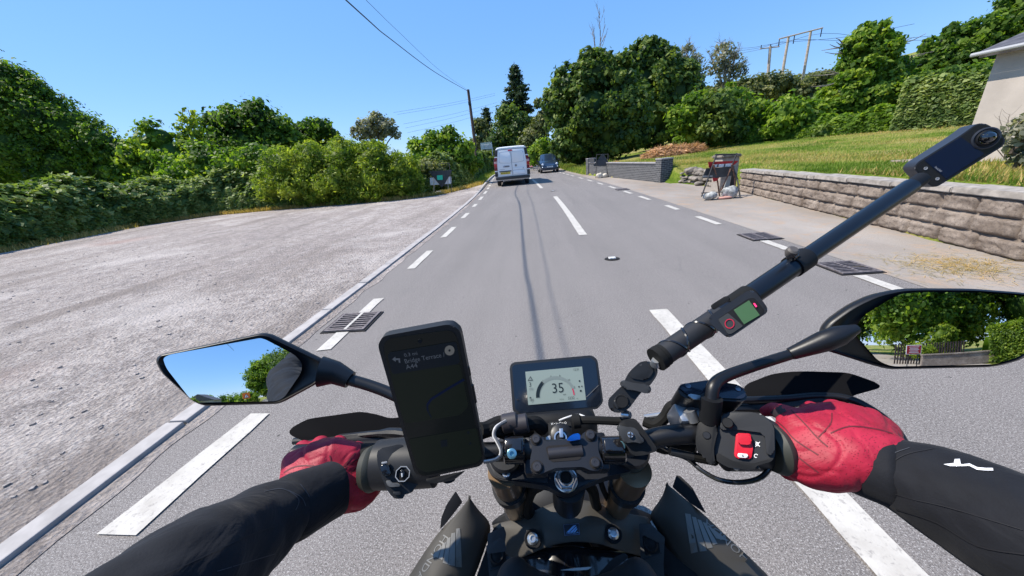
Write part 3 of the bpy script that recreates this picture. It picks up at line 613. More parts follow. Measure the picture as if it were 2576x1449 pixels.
# ------------------------------------------------------------------ walls and house
def uvbox(bm, u):
    l = bm.loops.layers.uv.verify(); u = Vector(u).normalized(); w = Vector((-u.y, u.x, 0))
    for f in bm.faces:
        f.normal_update(); side = abs(f.normal.dot(u)) > .7; top = abs(f.normal.z) > .7
        for lp in f.loops:
            c = lp.vert.co; a = c.dot(w) if side else c.dot(u); lp[l].uv = (a, c.dot(w) if top else c.z)
def make_brick(name, c1, c2, mo, bw=.22, bh=.075, ms=.009):
    t = NT(name, .8, .3); u = t.N.new('ShaderNodeUVMap'); b = t.N.new('ShaderNodeTexBrick'); t.L.new(u.outputs[0], b.inputs['Vector'])
    b.inputs['Color1'].default_value = (*c1, 1); b.inputs['Color2'].default_value = (*c2, 1); b.inputs['Mortar'].default_value = (*mo, 1)
    b.inputs['Scale'].default_value = 1; b.inputs['Brick Width'].default_value = bw; b.inputs['Row Height'].default_value = bh; b.inputs['Mortar Size'].default_value = ms
    c = t.mix(.35, b.outputs[0], t.ramp(t.noise(12, 4), (.35, .35), (.65, .8)), 'MULTIPLY'); t.color(c); t.bump(b.outputs['Fac'], -.6, .01); return t.m
M_BRICK = make_brick('blue_grey_brick', (.05, .052, .06), (.095, .097, .108), (.24, .235, .23))
M_CAP = mat('pale_coping', (.30, .28, .285), .8, nscale=6, namt=.2, bump=.3, bscale=60)
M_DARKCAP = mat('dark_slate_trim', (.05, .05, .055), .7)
A = Vector((3.50, 24.3, 0)); B_ = Vector((5.20, 15.1, 0)); U = (B_-A).normalized(); Wn = Vector((-U.y, U.x, 0))   # Wn points away from the road
if Wn.x < 0: Wn = -Wn
r = root('brick_wall', A, 'low blue-grey brick wall with end pillars on the right roadside', 'wall')
def obox(bm, o_, u, w, l, d, z0, z1, bev=0):
    p = [o_, o_+u*l, o_+u*l+w*d, o_+w*d]; a = [bm.verts.new((q.x, q.y, z0)) for q in p]; b = [bm.verts.new((q.x, q.y, z1)) for q in p]
    fs = [bm.faces.new(a[::-1]), bm.faces.new(b)]+[bm.faces.new((a[i], a[(i+1) % 4], b[(i+1) % 4], b[i])) for i in range(4)]
    if bev: bmesh.ops.bevel(bm, geom=list({e for f in fs for e in f.edges}), offset=bev, segments=2, affect='EDGES')
bm = bmesh.new(); obox(bm, A+Wn*.03, U, Wn, (B_-A).length-.02, .22, -.05, .70); uvbox(bm, U); bmobj('wall_panel', bm, M_BRICK, r)
bm = bmesh.new(); obox(bm, A, U, Wn, (B_-A).length-.46, .28, .745, .79, .008); bmobj('coping', bm, M_CAP, r)
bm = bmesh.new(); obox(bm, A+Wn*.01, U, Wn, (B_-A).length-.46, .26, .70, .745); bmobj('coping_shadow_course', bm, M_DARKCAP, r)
for o_, h in ((B_-U*.46, .90), (A-U*.02, .98)):
    bm = bmesh.new(); obox(bm, o_-Wn*.02, U, Wn, .46, .50, -.05, h); uvbox(bm, U); pl = bmobj('pillar', bm, M_BRICK, r)
    bm = bmesh.new(); obox(bm, o_-Wn*.04-U*.02, U, Wn, .50, .54, h, h+.05, .01); bmobj('cap', bm, M_CAP, pl)
bm = bmesh.new(); o_ = A+U*.6-Wn*.03; obox(bm, o_, U, Wn, .95, .06, .80, 1.02, .01); bmobj('name_board', bm, M_DARKCAP, r)
# rock-faced block wall
M_STONE = NT('rock_faced_block', .95, .15); t = M_STONE
c = t.ramp(t.noise(3, 6, .7), (.3, (.15, .115, .092)), (.5, (.255, .208, .175)), (.7, (.38, .32, .275)))
c = t.mix(t.ramp(t.noise(38, 5, .8), (.35, .8), (.5, 0)), c, (.11, .09, .08)); t.color(c); t.bump(t.noise(40, 6, .8), .9, .02); M_STONE = t.m
SW = [(4.98, -1.5), (5.12, 3.8), (5.60, 7.6), (6.06, 10.85)]
r = root('stone_wall', (5.12, 3.8, 0), 'long low retaining wall of rock-faced concrete blocks below the house', 'wall')
P = np.array(SW); sg = np.linalg.norm(np.diff(P, axis=0), axis=1); T = np.concatenate([[0], np.cumsum(sg)]); NS = int(T[-1]/.022); NH = 33; Hh = .62
V = np.zeros((NS+1, NH+1, 3)); rgs = np.random.default_rng(77)
cw = [.44+.08*rgs.random(40) for _ in range(4)]; cs = [np.cumsum(a)+.22*(i % 2) for i, a in enumerate(cw)]
for i in range(NS+1):
    s = T[-1]*i/NS; x = np.interp(s, T, P[:, 0]); y = np.interp(s, T, P[:, 1]); hh = Hh*(1 if s < 6 else 1-.14*(s-6)/6.6)
    for j in range(NH+1):
        z = j/NH*hh; ci = min(2, int(j/NH*3)); fz = (j/NH*3-ci) if j < NH else 1; k = int(np.searchsorted(cs[ci], s)); lo = cs[ci][k-1] if k else -1; hi = cs[ci][k]
        e = min(s-lo, hi-s, fz*.2, (1-fz)*.2); pil = min(1, max(0, (e-.011))/.018)**.5
        n_ = mnoise.noise(Vector((s*5+ci*7, z*9, k*3.1)))*.5+mnoise.noise(Vector((s*17, z*22, 3)))*.42+mnoise.noise(Vector((s*41, z*47, 3)))*.18
        V[i, j] = (x-(.005+pil*(.058+.048*n_)), y+.01*n_, z)
I = np.arange((NS+1)*(NH+1)).reshape(NS+1, NH+1); F = np.stack([I[:-1, :-1], I[1:, :-1], I[1:, 1:], I[:-1, 1:]], -1).reshape(-1, 4)
bm = bmesh.new(); vs = [bm.verts.new(p) for p in V.reshape(-1, 3)]
for f in F: bm.faces.new([vs[k] for k in f])
for f in bm.faces: f.smooth = True
bk = [(a[0]+.24, a[1], z) for a in SW for z in (-.05, .6)]
for q in range(len(SW)-1):
    a = [bm.verts.new((SW[q][0]+.0, SW[q][1], -.05)), bm.verts.new((SW[q+1][0], SW[q+1][1], -.05)), bm.verts.new((SW[q+1][0]+.24, SW[q+1][1], -.05)), bm.verts.new((SW[q][0]+.24, SW[q][1], -.05))]
    h0 = Hh*(1 if T[q] < 6 else 1-.14*(T[q]-6)/6.6); h1 = Hh*(1 if T[q+1] < 6 else 1-.14*(T[q+1]-6)/6.6)
    b = [bm.verts.new(v.co+Vector((0, 0, .05+h))) for v, h in zip(a, (h0, h1, h1, h0))]
    bm.faces.new(b); bm.faces.new((a[3], a[2], b[2], b[3])); bm.faces.new((a[1], a[2], b[2], b[1])); bm.faces.new((a[0], b[0], b[3], a[3]))
me = bpy.data.meshes.new('block_courses'); bmesh.ops.translate(bm, verts=bm.verts, vec=-r.location); bm.to_mesh(me); bm.free(); me.materials.append(M_STONE); link(bpy.data.objects.new('block_courses', me), r)
bm = bmesh.new()
for q in range(len(SW)-1):
    a = Vector((*SW[q], 0)); b = Vector((*SW[q+1], 0)); u = (b-a).normalized(); w = Vector((u.y, -u.x, 0)); L_ = (b-a).length; k = 0
    while k < L_-.05:
        l = min(.9, L_-k); z0 = np.interp(T[q]+k, [0, 6, 12.6], [.622, .622, .535]); obox(bm, a+u*(k+.004)-w*.09, u, w, l-.008, .36, z0, z0+.075+random.uniform(-.004, .004), .012); k += l
bmobj('coping', bm, mat('weathered_coping', (.30, .268, .24), .95, nscale=10, namt=.3, bump=.8, bscale=45), r)
# pier at the end of the stone wall and rubble beyond it
M_RUB = mat('rubble_stone', (.19, .165, .14), .95, nscale=7, namt=.4, bump=.9, bscale=30)
def rocks(name, label, cat, spots, m, seed, group=None):
    rg = random.Random(seed); bm = bmesh.new()
    for (x, y, z, s) in spots:
        M = Matrix.Translation((x, y, z)) @ Matrix.Rotation(rg.uniform(0, 6), 4, 'Z') @ Matrix.Diagonal((s*rg.uniform(1, 1.6), s, s*rg.uniform(.5, .8), 1))
        v = bmesh.ops.create_icosphere(bm, subdivisions=2, radius=1, matrix=M)['verts']
        for w in v: w.co += Vector((1, 1, 1))*0+(w.co-Vector((x, y, z)))*.35*mnoise.noise(w.co*6)
    b = spots[0]; r = root(name, (b[0], b[1], 0), label, cat, group); bmobj('stones', bm, m, r); return r
rg = random.Random(3)
sp = [(np.interp(y, [11.8, 14.7], [6.15, 5.72])+rg.uniform(-.15, .12)+z*.5, y, z, rg.uniform(.08, .16)) for z in (.06, .2, .34, .47) for y in np.arange(12.4, 14.75, .22)]
rocks('rubble_wall', 'tumbledown rubble stone wall stub between the brick pillar and the red sign', 'wall', sp, M_RUB, 5)
r = root('stone_pier', (5.62, 11.15, 0), 'short brick pier behind the red folded sign at the end of the block wall', 'pillar')
bm = bmesh.new(); obox(bm, Vector((5.55, 11.05, 0)), Vector((1, .1, 0)).normalized(), Vector((-.1, 1, 0)).normalized(), .5, .45, 0, .95, .01); uvbox(bm, (1, .1, 0)); bmobj('shaft', bm, make_brick('pale_brick', (.30, .25, .21), (.42, .38, .34), (.40, .36, .32), .3, .11, .012), r)
bm = bmesh.new(); obox(bm, Vector((5.50, 11.0, 0)), Vector((1, .1, 0)).normalized(), Vector((-.1, 1, 0)).normalized(), .6, .55, .95, 1.04, .03); bmobj('cap', bm, M_RUB, r)
# house
M_REND = mat('cream_render', (.44, .385, .345), .95, nscale=3, namt=.1, bump=.7, bscale=60); M_SLATE = mat('slate_roof', (.085, .08, .09), .7, nscale=8, namt=.4, bump=.5, bscale=20)
hc = Vector((7.95, 7.3, 0)); hu = Vector((.20, -.98, 0)).normalized(); hv = Vector((.98, .20, 0)).normalized(); ez = 2.52
r = root('house', (hc.x, hc.y, .8), 'cream rendered house with dark slate roof at the right edge', 'house')
bm = bmesh.new(); obox(bm, hc, hu, hv, 7, 6, .3, ez); bmobj('wall', bm, M_REND, r)
bm = bmesh.new(); e0 = hc-hu*.10-hv*.22; e1 = e0+hu*7.4; mid0 = hc-hu*.10+hv*3; mid1 = mid0+hu*7.4; f0 = hc-hu*.10+hv*6.3; f1 = f0+hu*7.4
def P3(v, z): return (v.x, v.y, z)
prism(bm, [P3(e0, ez-.02), P3(e1, ez-.02), P3(mid1, ez+1.0), P3(mid0, ez+1.0)], (hv*-.3+Vector((0, 0, 1))), .1)
prism(bm, [P3(f0, ez-.02), P3(mid0, ez+.999), P3(mid1, ez+.999), P3(f1, ez-.02)], (hv*.3+Vector((0, 0, 1))), .1)
rf = bmobj('roof', bm, M_SLATE, r)
bm = bmesh.new(); tube(bm, [P3(e0-hv*.05-hu*.06, ez-.06), P3(e1-hv*.05, ez-.06)], .032, 10); bmobj('gutter', bm, mat('grey_pvc', (.36, .36, .37), .4), r)
bm = bmesh.new()
for s, e in ((hc, hc+hv*3), (hc+hv*6, hc+hv*3)): pass
prism(bm, [P3(hc+hu*.02, ez-.01), P3(hc+hu*.02+hv*6, ez-.01), P3(hc+hu*.02+hv*3, ez+.92)], -hu, .05); bmobj('gable', bm, M_REND, r)
tree('shrub', 'pale blue-green shrub in front of the house wall at the right edge', 'shrub', [(2568, 325, 26), (2590, 360, 34), (2570, 395, 22), (2600, 310, 30)], 5.6, 'silver', 420, .045, 101, None, tr=.03)
bm = bmesh.new(); twigs(bm, (7.05, 5.9, .85), 6, .5, 8, r=.006)
o = root('dead_weeds', (7.05, 5.9, .8), 'thin dead weed stems standing against the house wall', 'weeds'); bmobj('stems', bm, M_BARK, o)
# garden path slab
bm = bmesh.new(); prism(bm, [(7.9, 8.0, TZ(7.9, 8.0)+.03), (8.6, 7.7, TZ(8.6, 7.7)+.03), (8.9, 8.6, TZ(8.9, 8.6)+.03), (8.2, 8.9, TZ(8.2, 8.9)+.03)], (0, 0, 1), .3); o = bmobj('garden_path', bm, M_PAVE); o['kind'] = 'structure'
# ------------------------------------------------------------------ temporary signs
M_FRM = mat('dark_steel_frame', (.035, .033, .035), .5, .3); M_RUST = mat('rusty_steel', (.16, .085, .06), .85, nscale=30, namt=.5); M_BLKP = mat('dark_grey_sign_back', (.045, .047, .05), .6, nscale=6, namt=.3)
M_WHP = mat('white_sign_sheet', (.72, .72, .74), .45); M_GRN = mat('green_sticker', (.03, .62, .38), .6); M_REDS = mat('red_sign_sheet', (.42, .012, .02), .45)
M_SAND = mat('cream_sandbag', (.62, .55, .45), .95, nscale=20, namt=.2, bump=.6, bscale=60); M_SBG = mat('grey_sandbag', (.34, .34, .33), .9, nscale=16, namt=.5, bump=.8, bscale=40)
def fplate(bm, pts, D, th=.012, rnd=0, tilt=0):
    P = [wp(x, y, D) for x, y in pts]
    if tilt: P = [p+np.array([0, (p[2])*tilt, 0]) for p in P]
    if rnd: P = roundpoly(P, rnd)
    prism(bm, P, (0, -1, 0), th)
def bag(name, c, s, seed, m, parent=None, rot=0):
    bm = bmesh.new(); M = Matrix.Translation(Vector(c)) @ Matrix.Rotation(rot, 4, 'Z') @ Matrix.Diagonal((*s, 1)); v = bmesh.ops.create_icosphere(bm, subdivisions=3, radius=1, matrix=M)['verts']
    for w in v:
        k = mnoise.noise(w.co*5+Vector((seed, 0, 0))); w.co += (w.co-Vector(c))*.35*k; w.co.z = max(w.co.z, c[2]-s[2]*.8)
    return bmobj(name, bm, m, parent, True)
D = 19.2
r = root('temporary_sign', wp(1109, 488, D)*np.array([1, 1, 0]), 'folding road sign with dark inverted triangle, white plate and green sticker', 'road sign', 'temporary folding road signs')
bm = bmesh.new(); fplate(bm, [(1081, 447), (1135, 444), (1136, 462), (1082, 466)], D, rnd=.06); bmobj('white_plate', bm, M_WHP, r)
bm = bmesh.new(); fplate(bm, [(1079, 431), (1137, 427), (1135, 434), (1117, 465), (1111, 472), (1107, 466), (1083, 437)], D-.05, rnd=.03); bmobj('triangle_plate', bm, M_BLKP, r)
bm = bmesh.new(); fplate(bm, [(1099, 441.5), (1113, 440.5), (1114, 452), (1100, 453)], D-.075, .006); bmobj('sticker', bm, M_GRN, r)
def legs(r, pairs, D, rad_=.02, m=M_FRM, nm='leg'):
    for a, b in pairs:
        p = wp(a[0], a[1], a[2] if len(a) > 2 else D); q = wp(b[0], b[1], b[2] if len(b) > 2 else D)
        bm = bmesh.new(); tube(bm, [tuple(p), tuple(q)], rad_, 8); bmobj(nm, bm, m, r)
def gy(px, D): # pixel row of the ground at that column and distance
    lo, hi = 300, 800
    for _ in range(40):
        mi = (lo+hi)/2
        if wp(px, mi, D)[2] > 0: lo = mi
        else: hi = mi
    return lo
legs(r, [((1091, 440), (1092, gy(1092, D))), ((1126, 438), (1128, gy(1128, D)))], D, m=mat('galvanised_leg', (.3, .31, .3), .6, .3))
legs(r, [((1130, 410, D+.1), (1137, gy(1137, D-.35), D-.35)), ((1105, 412, D+.1), (1130, 410, D+.1)), ((1104, 467), (1131, 466))], D, .016)
bag('sandbag', tuple(wp(1108, gy(1108, D-.2)-2, D-.2)[:2])+(.07,), (.28, .14, .10), 3, M_SBG, r)
D = 21
r = root('temporary_sign', wp(1515, 447, D)*np.array([1, 1, 0]), 'folding road sign seen from behind as a black triangle, before the brick wall', 'road sign', 'temporary folding road signs')
bm = bmesh.new(); fplate(bm, [(1514, 387), (1519, 387), (1528, 403), (1534, 413), (1533, 417), (1494, 418), (1493, 415), (1504, 402)], D, rnd=.03); bmobj('triangle_plate', bm, M_BLKP, r)
bm = bmesh.new(); fplate(bm, [(1503, 402), (1526, 402), (1526, 417.5), (1503, 418)], D-.04); bmobj('lower_plate', bm, M_DARKCAP, r)
legs(r, [((1501, 388, D+.05), (1499, gy(1499, D-.3), D-.3)), ((1530, 387, D+.05), (1527, gy(1527, D-.3), D-.3)), ((1501, 389, D+.05), (1530, 388, D+.05))], D, .018)
bag('sandbag', tuple(wp(1508, gy(1508, 20.5)-3, 20.5)[:2])+(.13,), (.17, .13, .17), 5, M_SAND, r); bag('sandbag', tuple(wp(1519, gy(1519, 20.6)-3, 20.6)[:2])+(.11,), (.20, .14, .13), 6, M_SAND, r, .4)
D = 9.9
r = root('temporary_sign', wp(1815, 500, D)*np.array([1, 1, 0]), 'collapsed red and white folding road sign on rusty legs, weighted with sandbags', 'road sign', 'temporary folding road signs')
LZ = lambda x, y: ((2560+x/6.037)/1.4907, (540+y/6.037)/1.4907)
def lp(pts): return [LZ(*p) for p in pts]
bm = bmesh.new(); fplate(bm, lp([(580, 405), (1250, 378), (1250, 405), (1130, 500), (1110, 500), (830, 520), (620, 545), (595, 530)]), D+.02); rp = bmobj('red_triangle', bm, M_REDS, r)
bm = bmesh.new(); fplate(bm, lp([(720, 465), (1110, 440), (1130, 470), (1080, 505), (720, 525)]), D-.0, .006); bmobj('white_field', bm, M_WHP, rp)
for q in ([(790, 462), (820, 460), (805, 522), (775, 524)], [(945, 452), (975, 450), (955, 515), (925, 517)]): bm = bmesh.new(); fplate(bm, lp(q), D-.012, .004); bmobj('black_bar', bm, M_DARKCAP, rp)
bm = bmesh.new(); fplate(bm, lp([(540, 548), (1180, 505), (1130, 715), (800, 765), (455, 770), (450, 745)]), D-.04, .015); bmobj('dark_plate', bm, M_BLKP, r)
bm = bmesh.new(); fplate(bm, lp([(470, 715), (680, 708), (678, 745), (455, 755)]), D-.06, .006); bmobj('plate_strip', bm, mat('grey_strip', (.3, .3, .29), .6), r)
bm = bmesh.new(); fplate(bm, lp([(675, 765), (830, 760), (770, 835), (700, 855)]), D-.02, .01); bmobj('red_tip', bm, M_REDS, r)
bm = bmesh.new(); fplate(bm, lp([(1020, 740), (1095, 735), (1060, 960), (1150, 1060), (1050, 1060), (950, 1100), (945, 980)]), D+.05, .03); bmobj('grey_panel', bm, mat('grey_plastic', (.33, .34, .33), .5), r)
bm = bmesh.new(); fplate(bm, lp([(1110, 700), (1190, 640), (1180, 960), (1150, 1060), (1045, 1060)]), D+.1, .02); bmobj('brown_panel', bm, mat('brown_board', (.05, .04, .035), .8), r)
def LL(a, b, d1=D, d2=D): return ((*LZ(*a), d1), (*LZ(*b), d2))
legs(r, [LL((770, 235), (430, 1185), D+.1, D-.35), LL((1225, 210), (1120, 470), D+.1, D), LL((1120, 470), (1240, 800), D, D-.1), LL((1240, 800), (1310, 1265), D-.1, D-.45), LL((740, 240), (1230, 232), D+.1, D+.1)], D, .019, M_FRM)
legs(r, [LL((700, 470), (780, 780), D-.1, D), LL((780, 780), (835, 1180), D, D+.2), LL((1110, 460), (1190, 800), D-.1, D), LL((1190, 800), (1180, 1000), D, D), LL((1090, 560), (870, 1060), D-.05, D)], D, .019, M_RUST, 'rusty_leg')
legs(r, [LL((420, 1110), (950, 1085), D-.3, D-.3)], D, .012, M_FRM, 'cross_rod')
p = wp(*LZ(615, 1150), D-.3); bag('sandbag', (p[0], p[1], .10), (.19, .13, .11), 8, M_SBG, r)
p = wp(*LZ(1060, 1170), D-.25); bag('sandbag', (p[0], p[1], .15), (.21, .15, .19), 9, M_SBG, r)
p = wp(*LZ(940, 1250), D-.35); bag('pink_rag', (p[0], p[1], .04), (.2, .08, .04), 12, mat('faded_pink_cloth', (.5, .27, .22), .9), r)
# ------------------------------------------------------------------ poles and wires
M_POLE = mat('creosoted_pole', (.085, .055, .048), .9, nscale=6, namt=.4, bump=.4, bscale=30); M_POLE2 = mat('weathered_pole', (.40, .33, .28), .9, nscale=4, namt=.2)
M_WIRE = mat('black_cable', (.02, .02, .022), .6)
r = root('telephone_pole', (-5.53, 36, 0), 'dark wooden telephone pole behind the hedge left of the van', 'utility pole')
bm = bmesh.new(); tube(bm, [(-5.5, 36, 0), (-5.6, 36, 7.75)], [.17, .12], 12); bmobj('post', bm, M_POLE, r)
bm = bmesh.new()
for k in range(6): tube(bm, [(-5.6, 36, 3.5+k*.6), (-5.6+(.2 if k % 2 else -.2), 36, 3.55+k*.6)], .012, 6)
bmobj('step_bolts', bm, M_FRM, r)
bm = bmesh.new(); ab(bm, (-5.6, 35.86, 6.6), (.22, .14, .3), None, .02); bmobj('junction_box', bm, M_FRM, r)
def wire(label, P, rr, k=8):
    bm = bmesh.new(); tube(bm, smooth_path(P, k), rr, 6); o = bmobj('overhead_cable', bm, M_WIRE); return tag(o, label, 'cable', 'overhead cables')
wire('thick black cable sagging from the dark wooden pole to the top of the picture', [(-5.6, 35.9, 7.6), tuple(wp(1095, 182, 25)), (-5.68, 17, 6.62), (-4.64, 12, 5.70), (-4.23, 5.2, 5.58), (-4.15, 1, 5.85), (-3.9, -25, 7.6)], .017)
wire('thinner cable above the thick one, from the dark wooden pole', [(-5.6, 35.9, 7.7), tuple(wp(1110, 180, 24)), (-5.15, 16.5, 6.7), (-4.42, 12, 6.0), (-4.12, 5.2, 5.85), (-4.1, 1, 6.05), (-3.9, -25, 7.7)], .006)
for i, (a, b, dz) in enumerate((((990, 283), (1245, 235), 0), ((1000, 288), (1245, 240), 0), ((1015, 312), (1250, 258), 0), ((1020, 322), (1250, 266), 0), ((1025, 334), (1250, 276), 0))):
    p = wp(*a, 70); q = wp(*b, 90); wire('%s of five far thin lines left of the fir' % ('topmost', 'second from top', 'third from top', 'second from bottom', 'lowest')[i].join(('', '')), [tuple(p), tuple((p+q)/2+np.array([0, 0, -.25])), tuple(q)], .018, 4)
def ppole(px, yt, yb, D, rr, label, name='power_pole'):
    a = wp(px[0], yt, D); b = wp(px[1], yb, D); z = min(b[2], TZ(b[0], b[1])); r = root(name, (b[0], b[1], z), label, 'utility pole', 'power line poles on the hillside')
    bm = bmesh.new(); tube(bm, [(b[0], b[1], z-.3), tuple(b), tuple(a)], [rr*1.25, rr*1.2, rr], 10); bmobj('post', bm, M_POLE2, r); return r, a, b
r, a, b = ppole((1938, 1928), 116, 236, 48, .14, 'pale single power pole, leftmost of the hillside poles')
bm = bmesh.new(); tube(bm, [(a[0]-1.1, a[1], a[2]-.15), (a[0]+1.0, a[1], a[2]-.15)], .06, 6); ca = bmobj('crossarm', bm, M_POLE2, r)
for k in (-1, 0, .9): bm = bmesh.new(); cyl(bm, (a[0]+k, a[1], a[2]-.15), (a[0]+k, a[1], a[2]+.2), .05, n=8); bmobj('insulator', bm, M_FRM, ca)
r, a1, b = ppole((1984, 1974), 92, 150, 60, .15, 'twin power pole pair joined by a long crossarm on the hillside', 'twin_power_pole')
a2 = wp(2040, 78, 60); b2 = wp(2021, 190, 60); bm = bmesh.new(); tube(bm, [tuple(b2-np.array([0, 0, 6])), tuple(b2), tuple(a2)], [.19, .18, .15], 10); bmobj('post', bm, M_POLE2, r)
c1 = wp(1960, 98, 59.8); c2 = wp(2070, 70, 59.8); bm = bmesh.new(); tube(bm, [tuple(c1), tuple(c2)], .09, 8); ca = bmobj('crossarm', bm, M_POLE2, r)
for px, py in ((1961, 98), (1999, 89), (2068, 71)): q = wp(px, py, 59.8); bm = bmesh.new(); cyl(bm, tuple(q), tuple(q-np.array([0, 0, 1.0])), .06, n=8); bmobj('insulator', bm, M_FRM, ca)
for i, (u_, v_, w_, lb) in enumerate((((1961, 108), (1842, 122), (2300, 60), 'highest'), ((1999, 100), (1842, 130), (2350, 90), 'middle'), ((2068, 84), (1848, 137), (2400, 100), 'lowest'))):
    p = wp(*u_, 59.8); q = wp(*v_, 75); z = wp(*w_, 60); wire('thin %s line strung along the hillside power poles' % lb, [tuple(q), tuple((p+q)/2-np.array([0, 0, .2])), tuple(p), tuple((p+z)/2-np.array([0, 0, .4])), tuple(z)], .022, 4)
# white fence and shed far behind the van, marker post
r = root('picket_fence', wp(1222, 380, 50)*np.array([1, 1, 0]), 'white picket fence just visible above and left of the van roof', 'fence')
bm = bmesh.new()
for k in range(9):
    p = wp(1210+k*3.2, 363-k*.35, 50); ab(bm, (p[0], p[1], p[2]-.25), (.12, .03, .85))
bmobj('pickets', bm, M_WHP, r)
bm = bmesh.new(); p = wp(1210, 365, 50.05); q = wp(1237, 362, 50.05)
for dz in (0, -.5): tube(bm, [(p[0], p[1], p[2]+dz), (q[0], q[1], q[2]+dz)], .035, 4)
for e in (p, q): tube(bm, [(e[0], e[1], 0), tuple(e)], .06, 6)
bmobj('rails', bm, M_WHP, r)
r = root('shed', wp(1245, 380, 56)*np.array([1, 1, 0]), 'small grey roofed shed peeping out beside the white fence', 'shed')
p = wp(1247, 372, 56); bm = bmesh.new(); ab(bm, (p[0], p[1], 1.7), (2.6, 2, 3.4), None, .02); bmobj('wall', bm, mat('grey_shed', (.28, .29, .28), .8), r)
bm = bmesh.new(); prism(bm, [(p[0]-1.5, p[1]-1.2, 3.4), (p[0]+1.5, p[1]-1.2, 3.4), (p[0]+1.5, p[1]+1.2, 3.9), (p[0]-1.5, p[1]+1.2, 3.9)], (0, 0, 1), .12); bmobj('roof', bm, mat('dark_roof_felt', (.05, .05, .055), .8), r)
q = gp(1450, 420); r = root('marker_post', (q[0]+.3, 27, 0), 'short wooden marker post in the verge beyond the brick wall', 'post')
bm = bmesh.new(); ab(bm, (q[0]+.3, 27, .45), (.1, .08, .95), None, .01); bmobj('shaft', bm, M_POLE2, r); bm = bmesh.new(); ab(bm, (q[0]+.3, 26.95, .72), (.07, .02, .12)); bmobj('reflector', bm, M_DARKCAP, r)
# ------------------------------------------------------------------ road ironwork
M_IRON = mat('worn_cast_iron', (.17, .145, .145), .65, .4, nscale=30, namt=.3, bump=.4, bscale=120); M_VOID = mat('black_parts_and_shade', (.006, .005, .006), .9)  # near-black for dark parts, and for hollows in place of their inner shade
def grate(x0, y0, w, l, nb, label, alongx=True):
    r = root('drain_grate', (x0+w/2, y0+l/2, 0), label, 'drain grate', 'drain grates along the road edges')
    bm = bmesh.new(); ab(bm, (x0+w/2, y0+l/2, .006), (w+.05, l+.04, .008)); bmobj('gully_shade', bm, M_VOID, r)  # flat black plate on the road, painted as the shade below the bars
    bm = bmesh.new(); f = .028
    for c, s in (((x0+f/2, y0+l/2), (f, l)), ((x0+w-f/2, y0+l/2), (f, l)), ((x0+w/2, y0+f/2), (w-2*f, f)), ((x0+w/2, y0+l-f/2), (w-2*f, f))): ab(bm, (*c, .012), (*s, .02), None, .002)
    bmobj('frame', bm, M_IRON, r); bm = bmesh.new()
    for k in range(nb): yy = y0+f+(l-2*f)*(k+.5)/nb; ab(bm, (x0+w/2, yy, .013), (w-2*f, (l-2*f)/nb*.40, .016), None, .002)
    ab(bm, (x0+w/2, y0+l/2, .0125), (.022, l-2*f, .016)); bmobj('bars', bm, M_IRON, r); return r
r = grate(-2.235, 2.98, .43, .42, 7, 'slotted iron drain grate by the left kerb, crossed by a painted line')
bm = bmesh.new(); ab(bm, (-2.01, 3.19, .0225), (.03, .40, .003)); bmobj('paint_smear', bm, M_PAINT, r)
grate(3.28, 5.32, .40, .42, 7, 'iron drain grate in the middle of the right road edge'); grate(3.28, 3.72, .40, .40, 7, 'iron drain grate nearest the camera on the right road edge'); grate(3.14, 13.6, .42, .42, 6, 'small distant iron drain grate on the right road edge')
def stud(x, y, label):
    r = root('road_stud', (x, y, 0), label, 'cat\'s eye', 'cat\'s eye road studs on the centre line'); bm = bmesh.new()
    lathe(bm, (0, 0, 0), (0, 0, 1), [(.002, .105), (.010, .10), (.016, .07), (.012, .055)], 20)
    for v in bm.verts: v.co = Vector((v.co.x*1.05+x, v.co.y*.85+y, v.co.z))
    bmobj('casting', bm, M_VOID, r, True); bm = bmesh.new(); ab(bm, (x, y, .018), (.10, .075, .022), None, .008); bmobj('rubber_pad', bm, mat('grey_rubber', (.55, .54, .53), .6), r)
    for s in (-.025, .025): bm = bmesh.new(); bmesh.ops.create_uvsphere(bm, u_segments=8, v_segments=6, radius=.011, matrix=Matrix.Translation((x+s, y-.036, .022))); bmobj('glass_eye', bm, mat('glass_bead', (.8, .8, .8), .1, .6), r)
stud(1.06, 4.87, 'nearest cat\'s eye in its dark casting between the centre line dashes'); stud(.78, 15.35, 'far cat\'s eye just short of the van shadow'); stud(.30, 24.9, 'farthest cat\'s eye on the centre line beside the van')
# ------------------------------------------------------------------ vehicles
def loft(bm, secs, close=True):
    R_ = [[bm.verts.new(p) for p in s] for s in secs]; n = len(secs[0])
    for a, b in zip(R_, R_[1:]):
        for k in range(n if close else n-1): bm.faces.new((a[k], a[(k+1) % n], b[(k+1) % n], b[k]))
    bm.faces.new(R_[0][::-1]); bm.faces.new(R_[-1])
def text(parent, s, o_, u, v, h, m, th=.002, name='lettering', align='LEFT', font_scale=1, lift=0):
    """writing: origin o_, reading direction u, up direction v, cap height h"""
    cu = bpy.data.curves.new(name, 'FONT'); cu.body = s; cu.size = 1; cu.align_x = align; cu.resolution_u = 3; cu.extrude = 0
    t = bpy.data.objects.new('tmp_text', cu); COL.objects.link(t); dg = bpy.context.evaluated_depsgraph_get(); me = bpy.data.meshes.new_from_object(t.evaluated_get(dg))
    bpy.data.objects.remove(t); u = Vector([float(c) for c in u]).normalized(); v = Vector([float(c) for c in v]); v = (v-u*v.dot(u)).normalized(); n = u.cross(v)
    k = h/.70; o_ = Vector([float(c) for c in o_]); b = base_of(parent)
    for w in me.vertices: w.co = o_+u*w.co.x*k*font_scale+v*w.co.y*k+n*(th+lift)-b
    me.materials.clear(); me.materials.append(m); me.name = name; return link(bpy.data.objects.new(name, me), parent)
